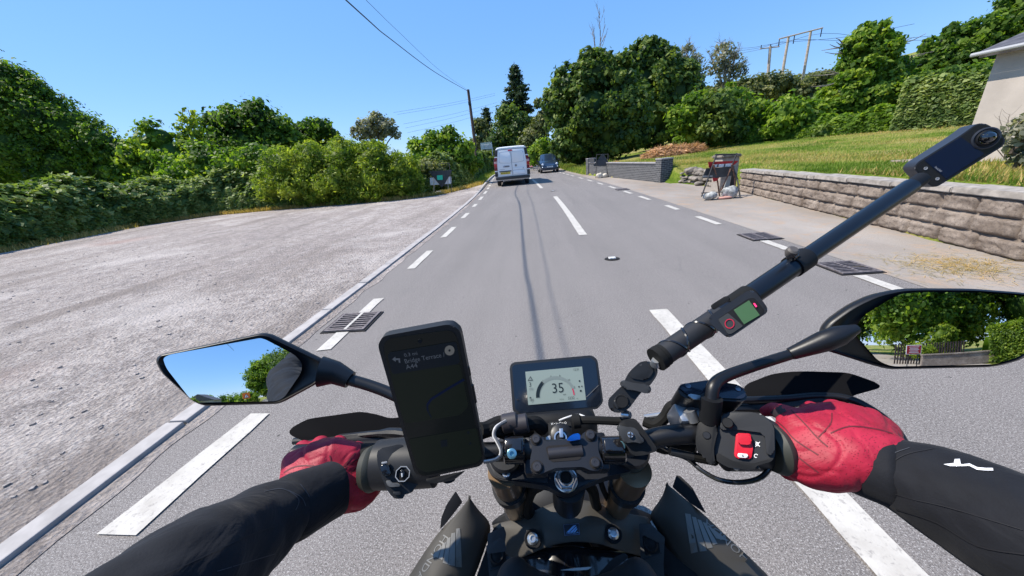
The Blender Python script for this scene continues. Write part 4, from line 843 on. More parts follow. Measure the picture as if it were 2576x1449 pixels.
M_VW = mat('white_van_paint', (.84, .84, .84), .32, coat=.5); M_BLK = mat('black_plastic', (.022, .022, .024), .55, nscale=60, namt=.2); M_TYRE = mat('tyre_rubber', (.02, .02, .02), .85)
M_RLAMP = mat('red_lamp_lens', (.40, .01, .02), .25, coat=.5); M_RIM = mat('alloy_rim', (.45, .45, .47), .35, .8); M_GLS = mat('dark_car_glass', (.015, .02, .022), .06, spec=.8, coat=1)
M_PLY = mat('yellow_plate', (.65, .47, .06), .5); M_PLW = mat('white_plate', (.78, .78, .76), .5); M_INK = mat('black_ink', (.012, .012, .012), .6); M_CHR = mat('chrome_trim', (.7, .7, .72), .15, 1)
M_SEAM = mat('panel_seam', (.09, .10, .12), .7)
def wheel(r, x, y, rr, w):
    bm = bmesh.new(); s = 1 if x > 0 else -1; lathe(bm, (x-s*w/2, y, rr), (s, 0, 0), [(-w*.4, rr*.6), (-w*.5, rr*.9), (-w*.35, rr), (w*.35, rr), (w*.5, rr*.92), (w*.45, rr*.62), (w*.3, rr*.6)], 24); wh = bmobj('wheel', bm, M_TYRE, r, True)
    bm = bmesh.new(); lathe(bm, (x-s*w/2, y, rr), (s, 0, 0), [(w*.28, rr*.62), (w*.40, rr*.58), (w*.36, rr*.2), (w*.42, rr*.1)], 16); bmobj('rim', bm, M_RIM, wh, True)
def panelrow(W_, s): return W_
def van(loc, rz):
    r = root('van', (0, 0, 0), 'white panel van driving away ahead, rear doors facing us', 'van')
    def sec(y, w, zt, zb=.33, tw=None):
        tw = tw or w*.86; h = [(w*.97, zb), (w, zb+.2), (w, 1.15), (w*.975, 1.5), (tw, zt-.10), (tw*.9, zt-.02), (tw*.5, zt)]
        return [(a, y, b) for a, b in h]+[(-a, y, b) for a, b in h[::-1]]
    bm = bmesh.new(); loft(bm, [sec(.03, .955, 2.06), sec(.10, .975, 2.09), sec(.6, .98, 2.12), sec(3.4, .98, 2.12), sec(3.75, .97, 1.98, tw=.8), sec(4.35, .95, 1.40, tw=.84), sec(4.85, .90, 1.12, tw=.8), sec(5.05, .80, .85, tw=.75)]); bmobj('body', bm, M_VW, r, True, auto=30)
    def rp(pts, y, m, name, th=.02, par=r, bev=.006, rnd=.03):
        bm = bmesh.new(); P = [(x, y, z) for x, z in pts]; P = roundpoly(P, rnd) if rnd else P; prism(bm, P, (0, -1, 0), th, bev); return bmobj(name, bm, m, par, True)
    # rear doors with pressed panels
    for s in (-1, 1):
        d = rp([(s*.012, .56), (s*.80, .56), (s*.79, 1.2), (s*.735, 1.93), (s*.012, 1.95)][::s], .012, M_VW, 'rear_door', .03, bev=.008, rnd=.02)
        rp([(s*.03, 1.215), (s*.70, 1.27), (s*.67, 1.83), (s*.03, 1.85)][::s], .004, mat('van_pressed_edge', (.52, .54, .58), .4), 'panel_edge', .02, d, .004, .08)
        rp([(s*.035, 1.235), (s*.68, 1.29), (s*.65, 1.81), (s*.035, 1.83)][::s], -.003, M_VW, 'blank_window_panel', .02, d, .006, .08)
        if s > 0:
            rp([(.03, .60), (.72, .60), (.72, .98), (.03, .98)], .002, mat('van_pressed_edge', (.5, .5, .5)), 'panel_edge', .02, d, .004, .03); rp([(.045, .62), (.70, .62), (.70, .83), (.045, .83)], -.004, M_VW, 'lower_panel', .02, d, .006, .02); rp([(.03, .86), (.73, .86), (.73, .97), (.03, .97)], -.004, M_VW, 'pressed_rail', .02, d, .006, .02)
            bm = bmesh.new(); lathe(bm, (.22, -.0, 1.09), (0, -1, 0), [(0, .062), (.012, .062), (.014, .052), (.008, .05), (.008, .001)], 20); bmobj('round_emblem', bm, mat('chrome_dull', (.3, .31, .34), .3, .8), d, True)
            ab2 = bmesh.new(); ab(ab2, (.62, -.006, .915), (.045, .006, .035)); bmobj('badge_mark', ab2, M_INK, d)
            text(d, 'VIVARO', (.46, -.008, .895), (1, 0, 0), (0, 0, 1), .035, M_INK) if False else None
        else:
            rp([(-.50, 1.02), (-.16, 1.02), (-.14, 1.10), (-.20, 1.13), (-.44, 1.13), (-.52, 1.09)], .001, mat('van_recess', (.45, .46, .5), .4), 'handle_recess', .02, d, .004, .03)
            rp([(-.42, 1.055), (-.13, 1.055), (-.13, 1.085), (-.42, 1.085)], -.012, M_BLK, 'door_handle', .02, d, .004, .01)
            rp([(-.74, .79), (-.05, .79), (-.05, .84), (-.74, .84)], -.01, M_BLK, 'plate_lamp_bar', .03, d, .006, .01)
            pl = rp([(-.68, .66), (-.12, .66), (-.12, .775), (-.68, .775)], -.004, M_PLY, 'number_plate', .015, d, 0, 0); text(pl, 'WL70 YPV', (-.655, -.006, .685), (1, 0, 0), (0, 0, 1), .068, M_INK, name='plate_characters', font_scale=.92)
            rp([(-.72, .92), (-.42, .92), (-.42, .935), (-.72, .935)], -.002, mat('grey_badge', (.35, .36, .38), .4), 'badge_text', .01, d, 0, 0)
    rp([(-.006, .57), (.006, .57), (.006, 1.94), (-.006, 1.94)], .0105, M_SEAM, 'door_gap', .02, r, 0, 0)
    rp([(-.72, 1.955), (.72, 1.955), (.71, 1.972), (-.71, 1.972)], .012, M_SEAM, 'roof_gap', .02, r, 0, 0)
    rp([(-.16, 1.865), (.08, 1.865), (.08, 1.925), (-.16, 1.925)], -.008, mat('brake_lamp_lens', (.62, .01, .05), .25), 'high_brake_lamp', .03, r, .006, .02)
    for s in (-1, 1):
        def q(z0, z1, m, nm, x0=.83, dx=0):
            f = lambda z: (1 if z < 1.3 else 1-(z-1.3)*.19)
            bm = bmesh.new(); y = -.002; P = [(s*x0*f(z0), y, z0), (s*.995*f(z0), y+.03, z0), (s*.995*f(z1), y+.03, z1), (s*x0*f(z1), y, z1)]; prism(bm, P[::s], (0, -1, 0), .16, .006); bmobj(nm, bm, m, r, True)
        q(.56, .82, M_BLK, 'corner_trim'); q(.825, .875, M_WHP, 'reflective_strip'); q(.88, 1.06, mat('dark_red_lamp', (.16, .008, .015), .25), 'tail_lamp'); q(1.065, 1.25, M_RLAMP, 'tail_lamp'); q(1.255, 1.37, mat('clear_pinkish_lens', (.55, .33, .33), .25), 'indicator_lamp'); q(1.375, 1.56, mat('dark_red_lamp'), 'tail_lamp'); q(1.565, 1.62, M_WHP, 'reflective_strip'); q(1.625, 1.97, M_BLK, 'corner_trim')
        bm = bmesh.new(); ab(bm, (s*1.10, 3.35, 1.32), (.2, .12, .30), None, .03); ab(bm, (s*.98, 3.38, 1.25), (.14, .05, .05)); bmobj('wing_mirror', bm, M_BLK, r, True)
        bm = bmesh.new(); ab(bm, (s*.985, 2.9, 1.45), (.02, .9, .42), None, .03); bmobj('side_window', bm, M_GLS, r); wheel(r, s*.93, .85, .34, .22); wheel(r, s*.93, 4.05, .34, .22)
    bm = bmesh.new(); ab(bm, (0, .06, .455), (1.94, .24, .17), None, .03); bmobj('rear_bumper', bm, mat('bumper_plastic', (.035, .035, .037), .5), r, True)
    bm = bmesh.new(); ab(bm, (0, 2.4, .36), (1.8, 4.4, .14), None, .02); bmobj('underbody', bm, M_VOID, r)
    bm = bmesh.new(); tube(bm, [(-.55, .25, .30), (-.55, -.02, .28)], .03, 10); bmobj('exhaust_pipe', bm, M_RIM, r)
    r.location = loc; r.rotation_euler = (0, 0, rz); return r
van((-1.19, 20.35, 0), rad(3.2))
def car(loc, rz, paint, label, plate, seedh=0, scale=1.0, group=None, city=True):
    r = root('car', (0, 0, 0), label, 'car', group)
    def sec(y, w, b, zr, rw, zb=.22):
        h = [(w*.88, zb), (w, zb+.18), (w, .62*b/.9), (w*.97, b), (rw, zr-.09 if zr > b+.1 else zr-.02), (rw*.85, zr-.015), (rw*.4, zr)]
        return [(a*scale, y, c) for a, c in h]+[(-a*scale, y, c) for a, c in h[::-1]]
    S = [sec(0, .60, .55, .58, .50), sec(.06, .72, .66, .70, .62), sec(.25, .79, .78, .83, .66), sec(.6, .81, .86, .95, .66), sec(.95, .82, .92, 1.02, .66), sec(1.55, .82, .94, 1.50, .60), sec(1.9, .82, .95, 1.55, .60), sec(2.6, .82, .96, 1.55, .58), sec(3.15, .80, .98, 1.44, .54), sec(3.5, .74, .9, 1.0, .56), sec(3.6, .64, .7, .75, .5)]
    bm = bmesh.new(); loft(bm, S); bmobj('body', bm, paint, r, True, auto=40)
    def fp(P, m, nm, th=.01, n=(0, -1, 0), par=r, bev=0): bm = bmesh.new(); prism(bm, P, n, th, bev); return bmobj(nm, bm, m, par, True)
    k = scale
    fp([(-.60*k, .98, 1.035), (.60*k, .98, 1.035), (.52*k, 1.53, 1.46), (-.52*k, 1.53, 1.46)], M_GLS, 'windscreen', .03, (0, -.6, .78))
    for s in (-1, 1):
        P = [(s*.765*k, 1.25, 1.03), (s*.77*k, 2.9, 1.03), (s*.655*k, 2.7, 1.42), (s*.66*k, 1.7, 1.42)]; fp(P[::-s], M_GLS, 'side_window', .02, (s, 0, .35))
        bm = bmesh.new(); bmesh.ops.create_uvsphere(bm, u_segments=14, v_segments=10, radius=.105, matrix=Matrix.Translation((s*.60*k, .10, .70)) @ Matrix.Diagonal((1, .7, 1, 1))); bmobj('headlight', bm, mat('headlight_lens', (.75, .78, .82), .12, .3, coat=1), r, True)
        bm = bmesh.new(); bmesh.ops.create_uvsphere(bm, u_segments=12, v_segments=8, radius=.05, matrix=Matrix.Translation((s*.64*k, .01, .50)) @ Matrix.Diagonal((1, .6, 1, 1))); bmobj('running_light', bm, mat('headlight_lens'), r, True)
        bm = bmesh.new(); ab(bm, (s*.93*k, 1.2, 1.0), (.17, .1, .12), None, .03); bmobj('wing_mirror', bm, M_BLK, r, True); wheel(r, s*.80*k, .65, .30, .19); wheel(r, s*.80*k, 2.95, .30, .19)
        bm = bmesh.new(); ab(bm, (s*.822*k, 1.95, .60), (.01, 1.0, .72), None, .004); bmobj('door', bm, paint, r)
    fp([(-.40*k, -.012, .285), (.40*k, -.012, .285), (.46*k, -.002, .40), (-.46*k, -.002, .40)], M_BLK, 'lower_grille', .03)
    fp([(-.36*k, -.006, .635), (.36*k, -.006, .635), (.36*k, .004, .655), (-.36*k, .004, .655)], M_CHR, 'chrome_bar', .02)
    pl = fp([(-.26, -.025, .455), (.26, -.025, .455), (.26, -.02, .565), (-.26, -.02, .565)], M_PLW, 'number_plate', .012); text(pl, plate, (-.235, -.028, .475), (1, 0, 0), (0, 0, 1), .068, M_INK, name='plate_characters', font_scale=.88)
    bm = bmesh.new(); ab(bm, (0, 1.8, .28), (1.45*k, 3.2, .12)); bmobj('underbody', bm, M_VOID, r)
    r.location = loc; r.rotation_euler = (0, 0, rz); return r
M_NAVY = mat('dark_blue_paint', (.018, .032, .062), .28, .3, coat=.8)
car((1.42, 31.2, 0), rad(4), M_NAVY, 'small dark blue hatchback coming towards us in the oncoming lane', 'HN62 VKE')
# ------------------------------------------------------------------ rider's own machine
M_BK = mat('satin_black_metal', (.009, .0095, .012), .40, .2, bump=.15, bscale=300); M_BK2 = mat('matt_black_plastic', (.008, .0085, .010), .6, nscale=40, namt=.15, bump=.2, bscale=400, spec=.22)
M_CLAMP = mat('black_anodised_clamp', (.014, .016, .022), .42, .4, bump=.05, bscale=400); M_GLOSS = mat('gloss_black', (.010, .010, .012), .18, coat=.5); M_RUB = mat('black_rubber', (.009, .009, .009), .8, spec=.2, bump=.3, bscale=300)
M_TANK = mat('matt_bronze_grey_fairing', (.062, .057, .050), .55, .1, spec=.3, bump=.06, bscale=500); M_DECAL = mat('grey_decal', (.17, .165, .155), .4, .3); M_STEEL = mat('bright_steel', (.55, .57, .60), .28, .9); M_BLUEB = mat('blue_tinted_bolt', (.20, .42, .52), .3, .8)
M_GOLD = mat('bronze_fork_tube', (.30, .20, .12), .3, .8); M_GREYP = mat('grey_switch_plastic', (.020, .021, .024), .5, spec=.3, bump=.15, bscale=400); M_REDK = mat('red_switch_plastic', (.50, .006, .02), .35); M_ALU = mat('cast_aluminium', (.42, .43, .45), .4, .8)
X0 = .0256; TOC = lambda q, dz: (CAM-dp(*q, dz))/np.linalg.norm(CAM-dp(*q, dz))
bike = root('motorcycle', (X0, .1, 0), 'dark naked motorcycle being ridden, its handlebars and tank filling the foreground', 'motorcycle')
def P_(name, bm, m, par=None, smooth=True, auto=35): return bmobj(name, bm, m, par or bike, smooth, auto=auto)
def pl_(name, Z, outline, P, n, th, m, par=None, bev=.002, rnd=0, seg=2):
    bm = bmesh.new(); plate(bm, Z, outline, P, n, th, bev, seg, rnd); return P_(name, bm, m, par)
def dot(name, Z, c, rpx, P, n, h, m, par=None, prof=None, seg=20):
    """round part standing on a plane; rpx radius in zoom pixels"""
    c0 = onpl(*Z(*c), P, n); c1 = onpl(*Z(c[0]+rpx, c[1]), P, n); r_ = np.linalg.norm(c1-c0); bm = bmesh.new()
    lathe(bm, c0, n, prof(r_) if prof else [(-.002, r_), (h*.8, r_), (h, r_*.85)], seg); return P_(name, bm, m, par)
# ---- handlebar
hb_px = [(775, 1150, .53), (957, 1142, .515), (1090, 1140, .505), (1256, 1136, .50), (1430, 1130, .49), (1560, 1127, .484), (1625, 1108, .485), (1690, 1094, .48), (1770, 1092, .474), (1860, 1108, .468), (1960, 1118, .465), (2200, 1114, .455)]
bm = bmesh.new(); tube(bm, smooth_path([dp(*q) for q in hb_px], 6), .0135, 18); P_('handlebar', bm, M_BK)
bm = bmesh.new(); a, b = dp(945, 1146, .515), dp(770, 1150, .53); tube(bm, [a, b], .0175, 18); P_('grip', bm, M_RUB); bm = bmesh.new(); a, b = dp(1962, 1118, .465), dp(2205, 1114, .455); tube(bm, [a, b], .0175, 18); P_('grip', bm, M_RUB)
for q, dz, s in (((940, 1178), .49, 1), ((1958, 1130), .445, -1)):
    bm = bmesh.new(); c = dp(*q, dz); lathe(bm, c, (1, .0, .04), [(-.012, .018), (-.011, .027), (-.002, .031), (.004, .029), (.008, .024)], 28); P_('grip_flange', bm, mat('olive_rubber_flange', (.035, .036, .028), .55))
for q, dz, s in (((775, 1150), .53, -1), ((2200, 1114), .455, 1)): bm = bmesh.new(); lathe(bm, dp(*q, dz), (s, 0, 0), [(-.005, .014), (0, .019), (.02, .019), (.025, .015)], 20); P_('bar_end_weight', bm, M_BK)
# ---- riser clamp
PN = dp(1430, 1125, .478); NN = np.array([0, -.50, .866])
cl = pl_('handlebar_clamp', ZN, [(735, 300), (765, 255), (890, 250), (925, 320), (990, 352), (1430, 300), (1488, 205), (1640, 198), (1675, 240), (1680, 480), (1745, 640), (1745, 700), (1710, 740), (1580, 742), (1470, 690), (1100, 705), (960, 762), (900, 788), (800, 788), (755, 730), (750, 600), (783, 450)], PN, NN, .020, M_CLAMP, bev=.0036, rnd=.004, seg=4)
pl_('clamp_window_shade', ZN, [(965, 430), (1000, 405), (1440, 375), (1478, 400), (1440, 585), (1400, 600), (1060, 625), (1010, 590)], PN+NN*.0006, NN, .002, M_VOID, cl, 0, .004)  # no opening cut: black plate stands in for the shade inside it
bm = bmesh.new(); a = onpl(*ZN(1000, 525), PN-NN*.004, NN); b = onpl(*ZN(1462, 480), PN-NN*.004, NN); tube(bm, [a, b], .0088, 24); P_('bar_centre', bm, mat('brushed_dark_bar', (.034, .032, .036), .42, .4, bump=.1, bscale=260), cl)
for c, r_, k in (((835, 320), 62, 1), ((1575, 265), 66, 1), ((850, 695), 72, 0), ((1640, 640), 68, 0)):
    dot('bolt_recess', ZN, c, r_+14, PN+NN*.0003, NN, .0012, M_VOID, cl); dot('clamp_bolt', ZN, c, r_-4, PN+NN*.001, NN, .0035, mat('worn_bolt_head', (.04, .04, .046), .4, .6), cl, lambda r: [(0, r), (.0028, r), (.004, r*.8), (.004, r*.35), (.0035, r*.3)])
for sgn in (0, 1):
    o = ZN(830, 560) if not sgn else ZN(1640, 500); bm = bmesh.new(); c = onpl(*o, PN-NN*.028, NN); ab(bm, c, (.032, .05, .03), frame(NN), .004); P_('riser', bm, M_CLAMP)
# ---- triple clamp, nut, forks
PT = dp(1425, 1203, .527); NT_ = np.array([0, -.42, .907])
tc_ = pl_('triple_clamp', ZN, [(150, 640), (205, 790), (330, 868), (700, 905), (1000, 955), (1080, 1005), (1150, 1040), (1240, 1052), (1330, 1037), (1420, 980), (1560, 905), (1800, 815), (2090, 765), (2240, 695), (2312, 600), (2300, 520), (2150, 430), (1800, 380), (700, 390), (300, 450), (160, 540)], PT, NT_, .026, M_CLAMP, bev=.005, rnd=.01, seg=3)
pl_('clamp_edge_lip', ZN, [(175, 650), (225, 780), (345, 850), (700, 885), (1000, 925), (1000, 560), (300, 470), (185, 560)], PT+NT_*.0015, NT_, .002, M_CLAMP, tc_, .001, .006)
bm = bmesh.new(); c = onpl(*ZN(1240, 870), PT, NT_); lathe(bm, c, NT_, [(-.002, .0178), (.003, .0178), (.004, .0165)], 30); P_('washer', bm, M_STEEL, tc_)
bm = bmesh.new(); lathe(bm, c, NT_, [(.003, .0165), (.009, .0165), (.011, .0150), (.0112, .0122), (.0112, .0108), (.009, .0082), (-.01, .0080)], 6); sn = P_('steering_nut', bm, M_STEEL, tc_, True, 20)
bm = bmesh.new(); lathe(bm, c+NT_*.0112, NT_, [(-.004, .0118), (.002, .0118), (.0035, .0105), (.0035, .0088), (-.006, .0085)], 28); P_('nut_collar', bm, M_STEEL, tc_)
bm = bmesh.new(); lathe(bm, c+NT_*.0125, NT_, [(-.01, .0078), (.0012, .0078)], 24); P_('stem_hole', bm, M_VOID, tc_)
AX = np.array([0, .423, -.906])
for q, k in ((ZN(430, 560), 0), (ZN(2120, 500), 1)):
    c = onpl(*q, PT, NT_); t0 = c-AX*.012; bm = bmesh.new(); lathe(bm, t0, -AX, [(-.02, .027), (0, .027), (.004, .024), (.004, .010), (.012, .009)], 28); P_('fork_cap', bm, M_CLAMP)
    fx = X0+(-.104 if k == 0 else .104); s = np.array([fx, PT[1]+.018, PT[2]-.005])
    bm = bmesh.new(); tube(bm, [s, s+AX*.28], .0255, 28); fk = P_('fork_leg', bm, M_GOLD); bm = bmesh.new(); tube(bm, [s+AX*.085, s+AX*.115], .0305, 28); P_('lower_clamp_ring', bm, M_BK, fk)
    bm = bmesh.new(); tube(bm, [s+AX*.27, s+AX*.72], [.031, .029], 24); P_('fork_slider', bm, M_BK, fk)
    bm = bmesh.new(); lathe(bm, onpl(*(ZN(430, 778) if k == 0 else ZN(2125, 640)), PT+NT_*.004, NT_), NT_, [(-.004, .0066), (.003, .0066), (.0036, .0055), (.0036, .0032), (0, .003)], 18); P_('pinch_bolt', bm, M_STEEL, tc_)
bm = bmesh.new(); ab(bm, (X0, .535, .80), (.20, .07, .04), frame(NT_), .01); P_('lower_triple_clamp', bm, M_BK)
for q, r_, nm in (((505, 512), 48, 'bar_bolt'), ((1978, 402), 52, 'bar_bolt')):
    bm = bmesh.new(); cc = dp(*ZN(*q), .468); n = TOC(ZN(*q), .468); lathe(bm, cc, n, [(-.01, .0052), (0, .0068), (.004, .0066), (.0046, .0055), (.0046, .003), (.002, .0028)], 20); P_(nm, bm, M_BLUEB)
# clamps wrapped round the bar either side
for x_, w_ in ((1295, .030), (1540, .032)):
    bm = bmesh.new(); c = dp(x_, 1132, .492 if x_ < 1400 else .482); lathe(bm, c, (1, 0, .0), [(-w_/2, .0165), (-w_/2+.002, .0185), (w_/2-.002, .0185), (w_/2, .0165)], 26); ab(bm, c+np.array([0, -.008, .016]), (w_*.8, .016, .012), frame((0, -.5, .86)), .002); P_('accessory_clamp', bm, M_GLOSS)
# knobbed camera clamp
KP = dp(1590, 1075, .455); KN = TOC((1590, 1075), .455)
pl_('mount_block', ZN, [(1950, 110), (2010, 50), (2170, 28), (2230, 90), (2480, 440), (2478, 475), (2320, 532), (2130, 545), (2060, 400), (1960, 300)], KP-KN*.006, KN, .030, M_BK2, bev=.003, rnd=.005)
kb = pl_('clamp_knob', ZN, [(1925, 150), (1960, 118), (2060, 150), (2160, 148), (2220, 200), (2250, 270), (2310, 320), (2280, 378), (2160, 350), (2050, 370), (2000, 330), (1985, 240), (1930, 190)], KP+KN*.006, KN, .010, mat('charcoal_knob', (.017, .018, .020), .5), bev=.002, rnd=.006)
dot('knob_screw', ZN, (2115, 255), 40, KP+KN*.007, KN, .003, M_STEEL, kb)
bm = bmesh.new(); a = KP+KN*.0102; c = onpl(*ZN(2115, 255), a, KN); FR = frame(KN)
ab(bm, c, (.006, .0012, .001), FR); ab(bm, c, (.0012, .006, .0011), FR); P_('screw_slot', bm, M_VOID, kb)
# ---- ignition barrel with key
IP = dp(1420, 1095, .53); IN = np.array([0, -.55, .835])
ig = pl_('ignition_housing', ZN, [(995, 100), (1020, 70), (1290, 60), (1310, 100), (1330, 350), (1010, 350)], IP, IN, .05, M_BK2, bev=.003, rnd=.004)
dot('ignition_barrel', ZN, (1180, 265), 150, IP+IN*.001, IN, .008, M_BK, ig); dot('barrel_ring', ZN, (1165, 300), 88, IP+IN*.008, IN, .003, M_STEEL, ig, lambda r: [(-.002, r), (.003, r), (.003, r*.78), (.001, r*.76)])
pl_('barrel_guard', ZN, [(955, 300), (1000, 270), (1030, 260), (1030, 352), (1010, 352)], IP+IN*.004, IN, .004, M_ALU, ig, .001, .002)
pl_('key_blade', ZN, [(1150, 170), (1200, 165), (1205, 290), (1155, 290)], IP+IN*.016, IN, .004, M_STEEL, ig, .0006)
bm = bmesh.new(); M = frame(TOC(ZN(1345, 285), .475)); kc = dp(*ZN(1345, 290), .476)
pts = [dp(*ZN(*q), .474) for q in ((1245, 335), (1290, 275), (1350, 240), (1410, 235), (1440, 262), (1425, 300), (1440, 320), (1330, 338))]; prism(bm, roundpoly(pts, .003), TOC(ZN(1345, 285), .474), .008, .002, 2); P_('ignition_key', bm, mat('blue_key_plastic', (.004, .13, .62), .35), ig)
p0 = onpl(*ZN(1040, 122), IP, IN); p1 = onpl(*ZN(1260, 105), IP, IN); text(ig, 'H \u2022 I \u2022 O \u2022 O', p0, p1-p0, IN*0+np.array([0, .835, .55]), .0032, mat('white_print', (.75, .75, .75), .6), .0004, 'ignition_marks')
# ---- hoses, cables, wiring
def hose(name, pts, r_, m=M_RUB, k=8, n=10): bm = bmesh.new(); tube(bm, smooth_path([dp(*ZN(x, y), z) if len(p_) == 3 else p_ for p_ in pts for x, y, z in [p_]], k), r_, n); return P_(name, bm, m)
hose('wiring_bundle', [(60, 190, .50), (170, 170, .51), (330, 95, .52), (480, 90, .52), (640, 120, .53), (820, 90, .54), (930, 180, .55)], .011)
hose('wiring_bundle', [(80, 230, .51), (260, 180, .51), (420, 230, .53), (560, 180, .545), (760, 200, .56)], .010)
hose('striped_cable', [(130, 625, .485), (250, 605, .48), (340, 560, .475), (362, 470, .475), (310, 350, .48), (265, 260, .485), (300, 150, .49), (430, 70, .50)], .0026, mat('grey_cable', (.10, .10, .105), .4))
hose('striped_cable', [(130, 612, .484), (250, 592, .479), (325, 550, .474), (347, 470, .474), (296, 355, .479), (250, 262, .484), (286, 145, .489), (420, 60, .50)], .0014, mat('white_cable', (.55, .55, .56), .4))
for q in ((480, 90), (620, 110)): bm = bmesh.new(); c = dp(*ZN(*q), .518); lathe(bm, c, (1, .1, .1), [(-.012, .0125), (-.010, .0145), (.010, .0145), (.012, .0125)], 18); P_('tape_wrap', bm, mat('black_tape', (.03, .026, .03), .5))
hose('brake_hose', [(1395, 60, .52), (1500, 55, .515), (1720, 60, .51), (1960, 70, .505), (2080, 60, .50)], .0062, M_RUB)
bm = bmesh.new(); lathe(bm, dp(*ZN(1395, 70), .518), (1, 0, .1), [(-.008, .008), (-.006, .0105), (.004, .0105), (.006, .007)], 16); P_('hose_boot', bm, M_RUB)
hose('throttle_cable', [(1150, 60, .535), (1250, 20, .53), (1400, -20, .53), (1500, 10, .52)], .0014, mat('white_cable'))
hose('centre_hose', [(900, 900, .60), (760, 1000, .64), (700, 1200, .68), (760, 1360, .72)], .013)
hose('centre_hose', [(1500, 880, .60), (1600, 1000, .63), (1640, 1180, .68), (1700, 1300, .72)], .010)
hose('fork_side_hose', [(1700, 850, .58), (1740, 980, .62), (1800, 1120, .68), (1850, 1250, .74)], .005)
hose('fork_side_hose', [(760, 250, .56), (620, 330, .57), (560, 480, .60), (600, 900, .64), (640, 1300, .70)], .010)
def hb2(name, pts, r_, m=M_RUB, Z=ZB, k=8): bm = bmesh.new(); tube(bm, smooth_path([dp(*Z(x, y), z) for x, y, z in pts], k), r_, 10); return P_(name, bm, m)
hb2('switch_cable', [(540, 1030, .50), (660, 1090, .49), (790, 1145, .485), (900, 1235, .47), (1050, 1315, .455), (1230, 1335, .445), (1390, 1295, .44), (1480, 1190, .445), (1500, 1100, .46)], .0032, M_GLOSS)
hb2('brake_line_union', [(640, 1080, .478), (760, 1110, .476), (830, 1125, .475)], .0055, M_GREYP); hb2('brake_line_sleeve', [(830, 1125, .476), (960, 1150, .475), (1010, 1160, .478)], .0065, M_RUB)
hb2('clutch_side_loom', [(430, 830, .55), (520, 860, .54), (600, 800, .535), (650, 720, .53), (720, 690, .525)], .009, M_RUB); hb2('clutch_side_loom', [(430, 800, .55), (560, 780, .545), (640, 760, .54)], .004, M_ALU)
hb2('lower_loom', [(480, 1010, .52), (600, 1060, .515), (760, 1030, .51), (860, 1060, .50)], .008, M_RUB)
# ---- dash
d4 = [dp(*ZA(345, 190), .622), dp(*ZA(1060, 128), .615), dp(*ZA(400, 675), .592)]; DN = np.cross(d4[1]-d4[0], d4[2]-d4[0]); DN /= np.linalg.norm(DN); DN *= np.sign(DN @ (CAM-d4[0])); DP = d4[0]
ds = pl_('dashboard', ZA, [(315, 230), (345, 190), (1060, 125), (1112, 165), (1165, 550), (1112, 612), (400, 678), (345, 630)], DP, DN, .018, mat('dash_bezel', (.013, .014, .016), .45), bev=.0025, rnd=.003, seg=3)
pl_('dash_glass', ZA, [(338, 236), (360, 212), (1050, 150), (1092, 183), (1142, 540), (1100, 590), (408, 652), (368, 612)], DP+DN*.0006, DN, .001, mat('dash_glass', (.008, .012, .020), .10, spec=.6, coat=.3), ds, 0, .002)
SP = DP+DN*.0016
pl_('display', ZA, [(458, 275), (972, 228), (1008, 530), (485, 577)], SP, DN, .0008, mat('lcd_display', (.10, .125, .12), .25, emit=(.245, .30, .285), estr=.5), ds, 0)
LU = onpl(*ZA(972, 228), SP, DN)-onpl(*ZA(458, 275), SP, DN); LV = onpl(*ZA(458, 275), SP, DN)-onpl(*ZA(485, 577), SP, DN)
M_LCD = mat('lcd_ink', (.006, .012, .014), .4); M_LCR = mat('lcd_red', (.30, .02, .05), .4, emit=(.25, .01, .04), estr=.5); M_LCG = mat('lcd_faint', (.09, .11, .11), .4, emit=(.14, .17, .165), estr=.55)
def dtx(s, x, y, h, m=M_LCD, nm='display_text', fs=.9): text(ds, s, onpl(*ZA(x, y), SP, DN), LU, LV, h, m, .0009, nm, font_scale=fs)
dtx('35', 700, 470, .0165, nm='speed_digits', fs=.95); dtx('mph', 798, 488, .0026); dtx('3', 492, 412, .0075); dtx('12:31', 893, 268, .0042, fs=.8); dtx('185', 497, 546, .0042, fs=.9); dtx('5232', 845, 527, .0045, fs=.9); dtx('mi', 922, 523, .0022); dtx('TOTAL', 768, 533, .002); dtx('mi', 520, 560, .0018)
for s, x, y in (('4', 612, 368), ('6', 685, 326), ('8', 766, 322), ('10', 842, 360), ('12', 888, 425)): dtx(s, x, y, .0034, nm='rev_number')
def arc(c, r0, r1, a0, a1, m, nm, n=10, lift=.001, sy=1.0):
    P1, P2 = [], []
    for i in range(n+1):
        a = rad(a0+(a1-a0)*i/n); P1.append((c[0]+r1*math.cos(a), c[1]-r1*sy*math.sin(a))); P2.append((c[0]+r0*math.cos(a), c[1]-r0*sy*math.sin(a)))
    pl_(nm, ZA, P1+P2[::-1], SP+DN*lift, DN, .0003, m, ds, 0)
arc((748, 492), 160, 193, 186, 137, M_LCD, 'rev_bar'); arc((735, 500), 160, 185, 135, 25, M_LCG, 'rev_scale', 24); arc((735, 500), 160, 172, 26, 5, M_LCR, 'red_zone')
pl_('warning_triangle', ZA, [(480, 358), (505, 315), (528, 355)], SP+DN*.001, DN, .0003, M_LCD, ds, 0); pl_('triangle_field', ZA, [(488, 353), (505, 325), (520, 351)], SP+DN*.0013, DN, .0003, M_LCG, ds, 0)
pl_('heater_icon', ZA, [(492, 424), (525, 420), (527, 438), (494, 441)], SP+DN*.001, DN, .0003, M_LCG, ds, 0); pl_('fuel_icon', ZA, [(497, 505), (510, 503), (512, 516), (498, 518)], SP+DN*.001, DN, .0003, M_LCD, ds, 0)
for x, y, w in ((942, 352, 14), (938, 405, 12), (965, 402, 10), (952, 440, 16)): pl_('status_icon', ZA, [(x, y), (x+w, y-1), (x+w+1, y+w), (x+1, y+w+1)], SP+DN*.001, DN, .0003, M_LCD, ds, 0, .0003)
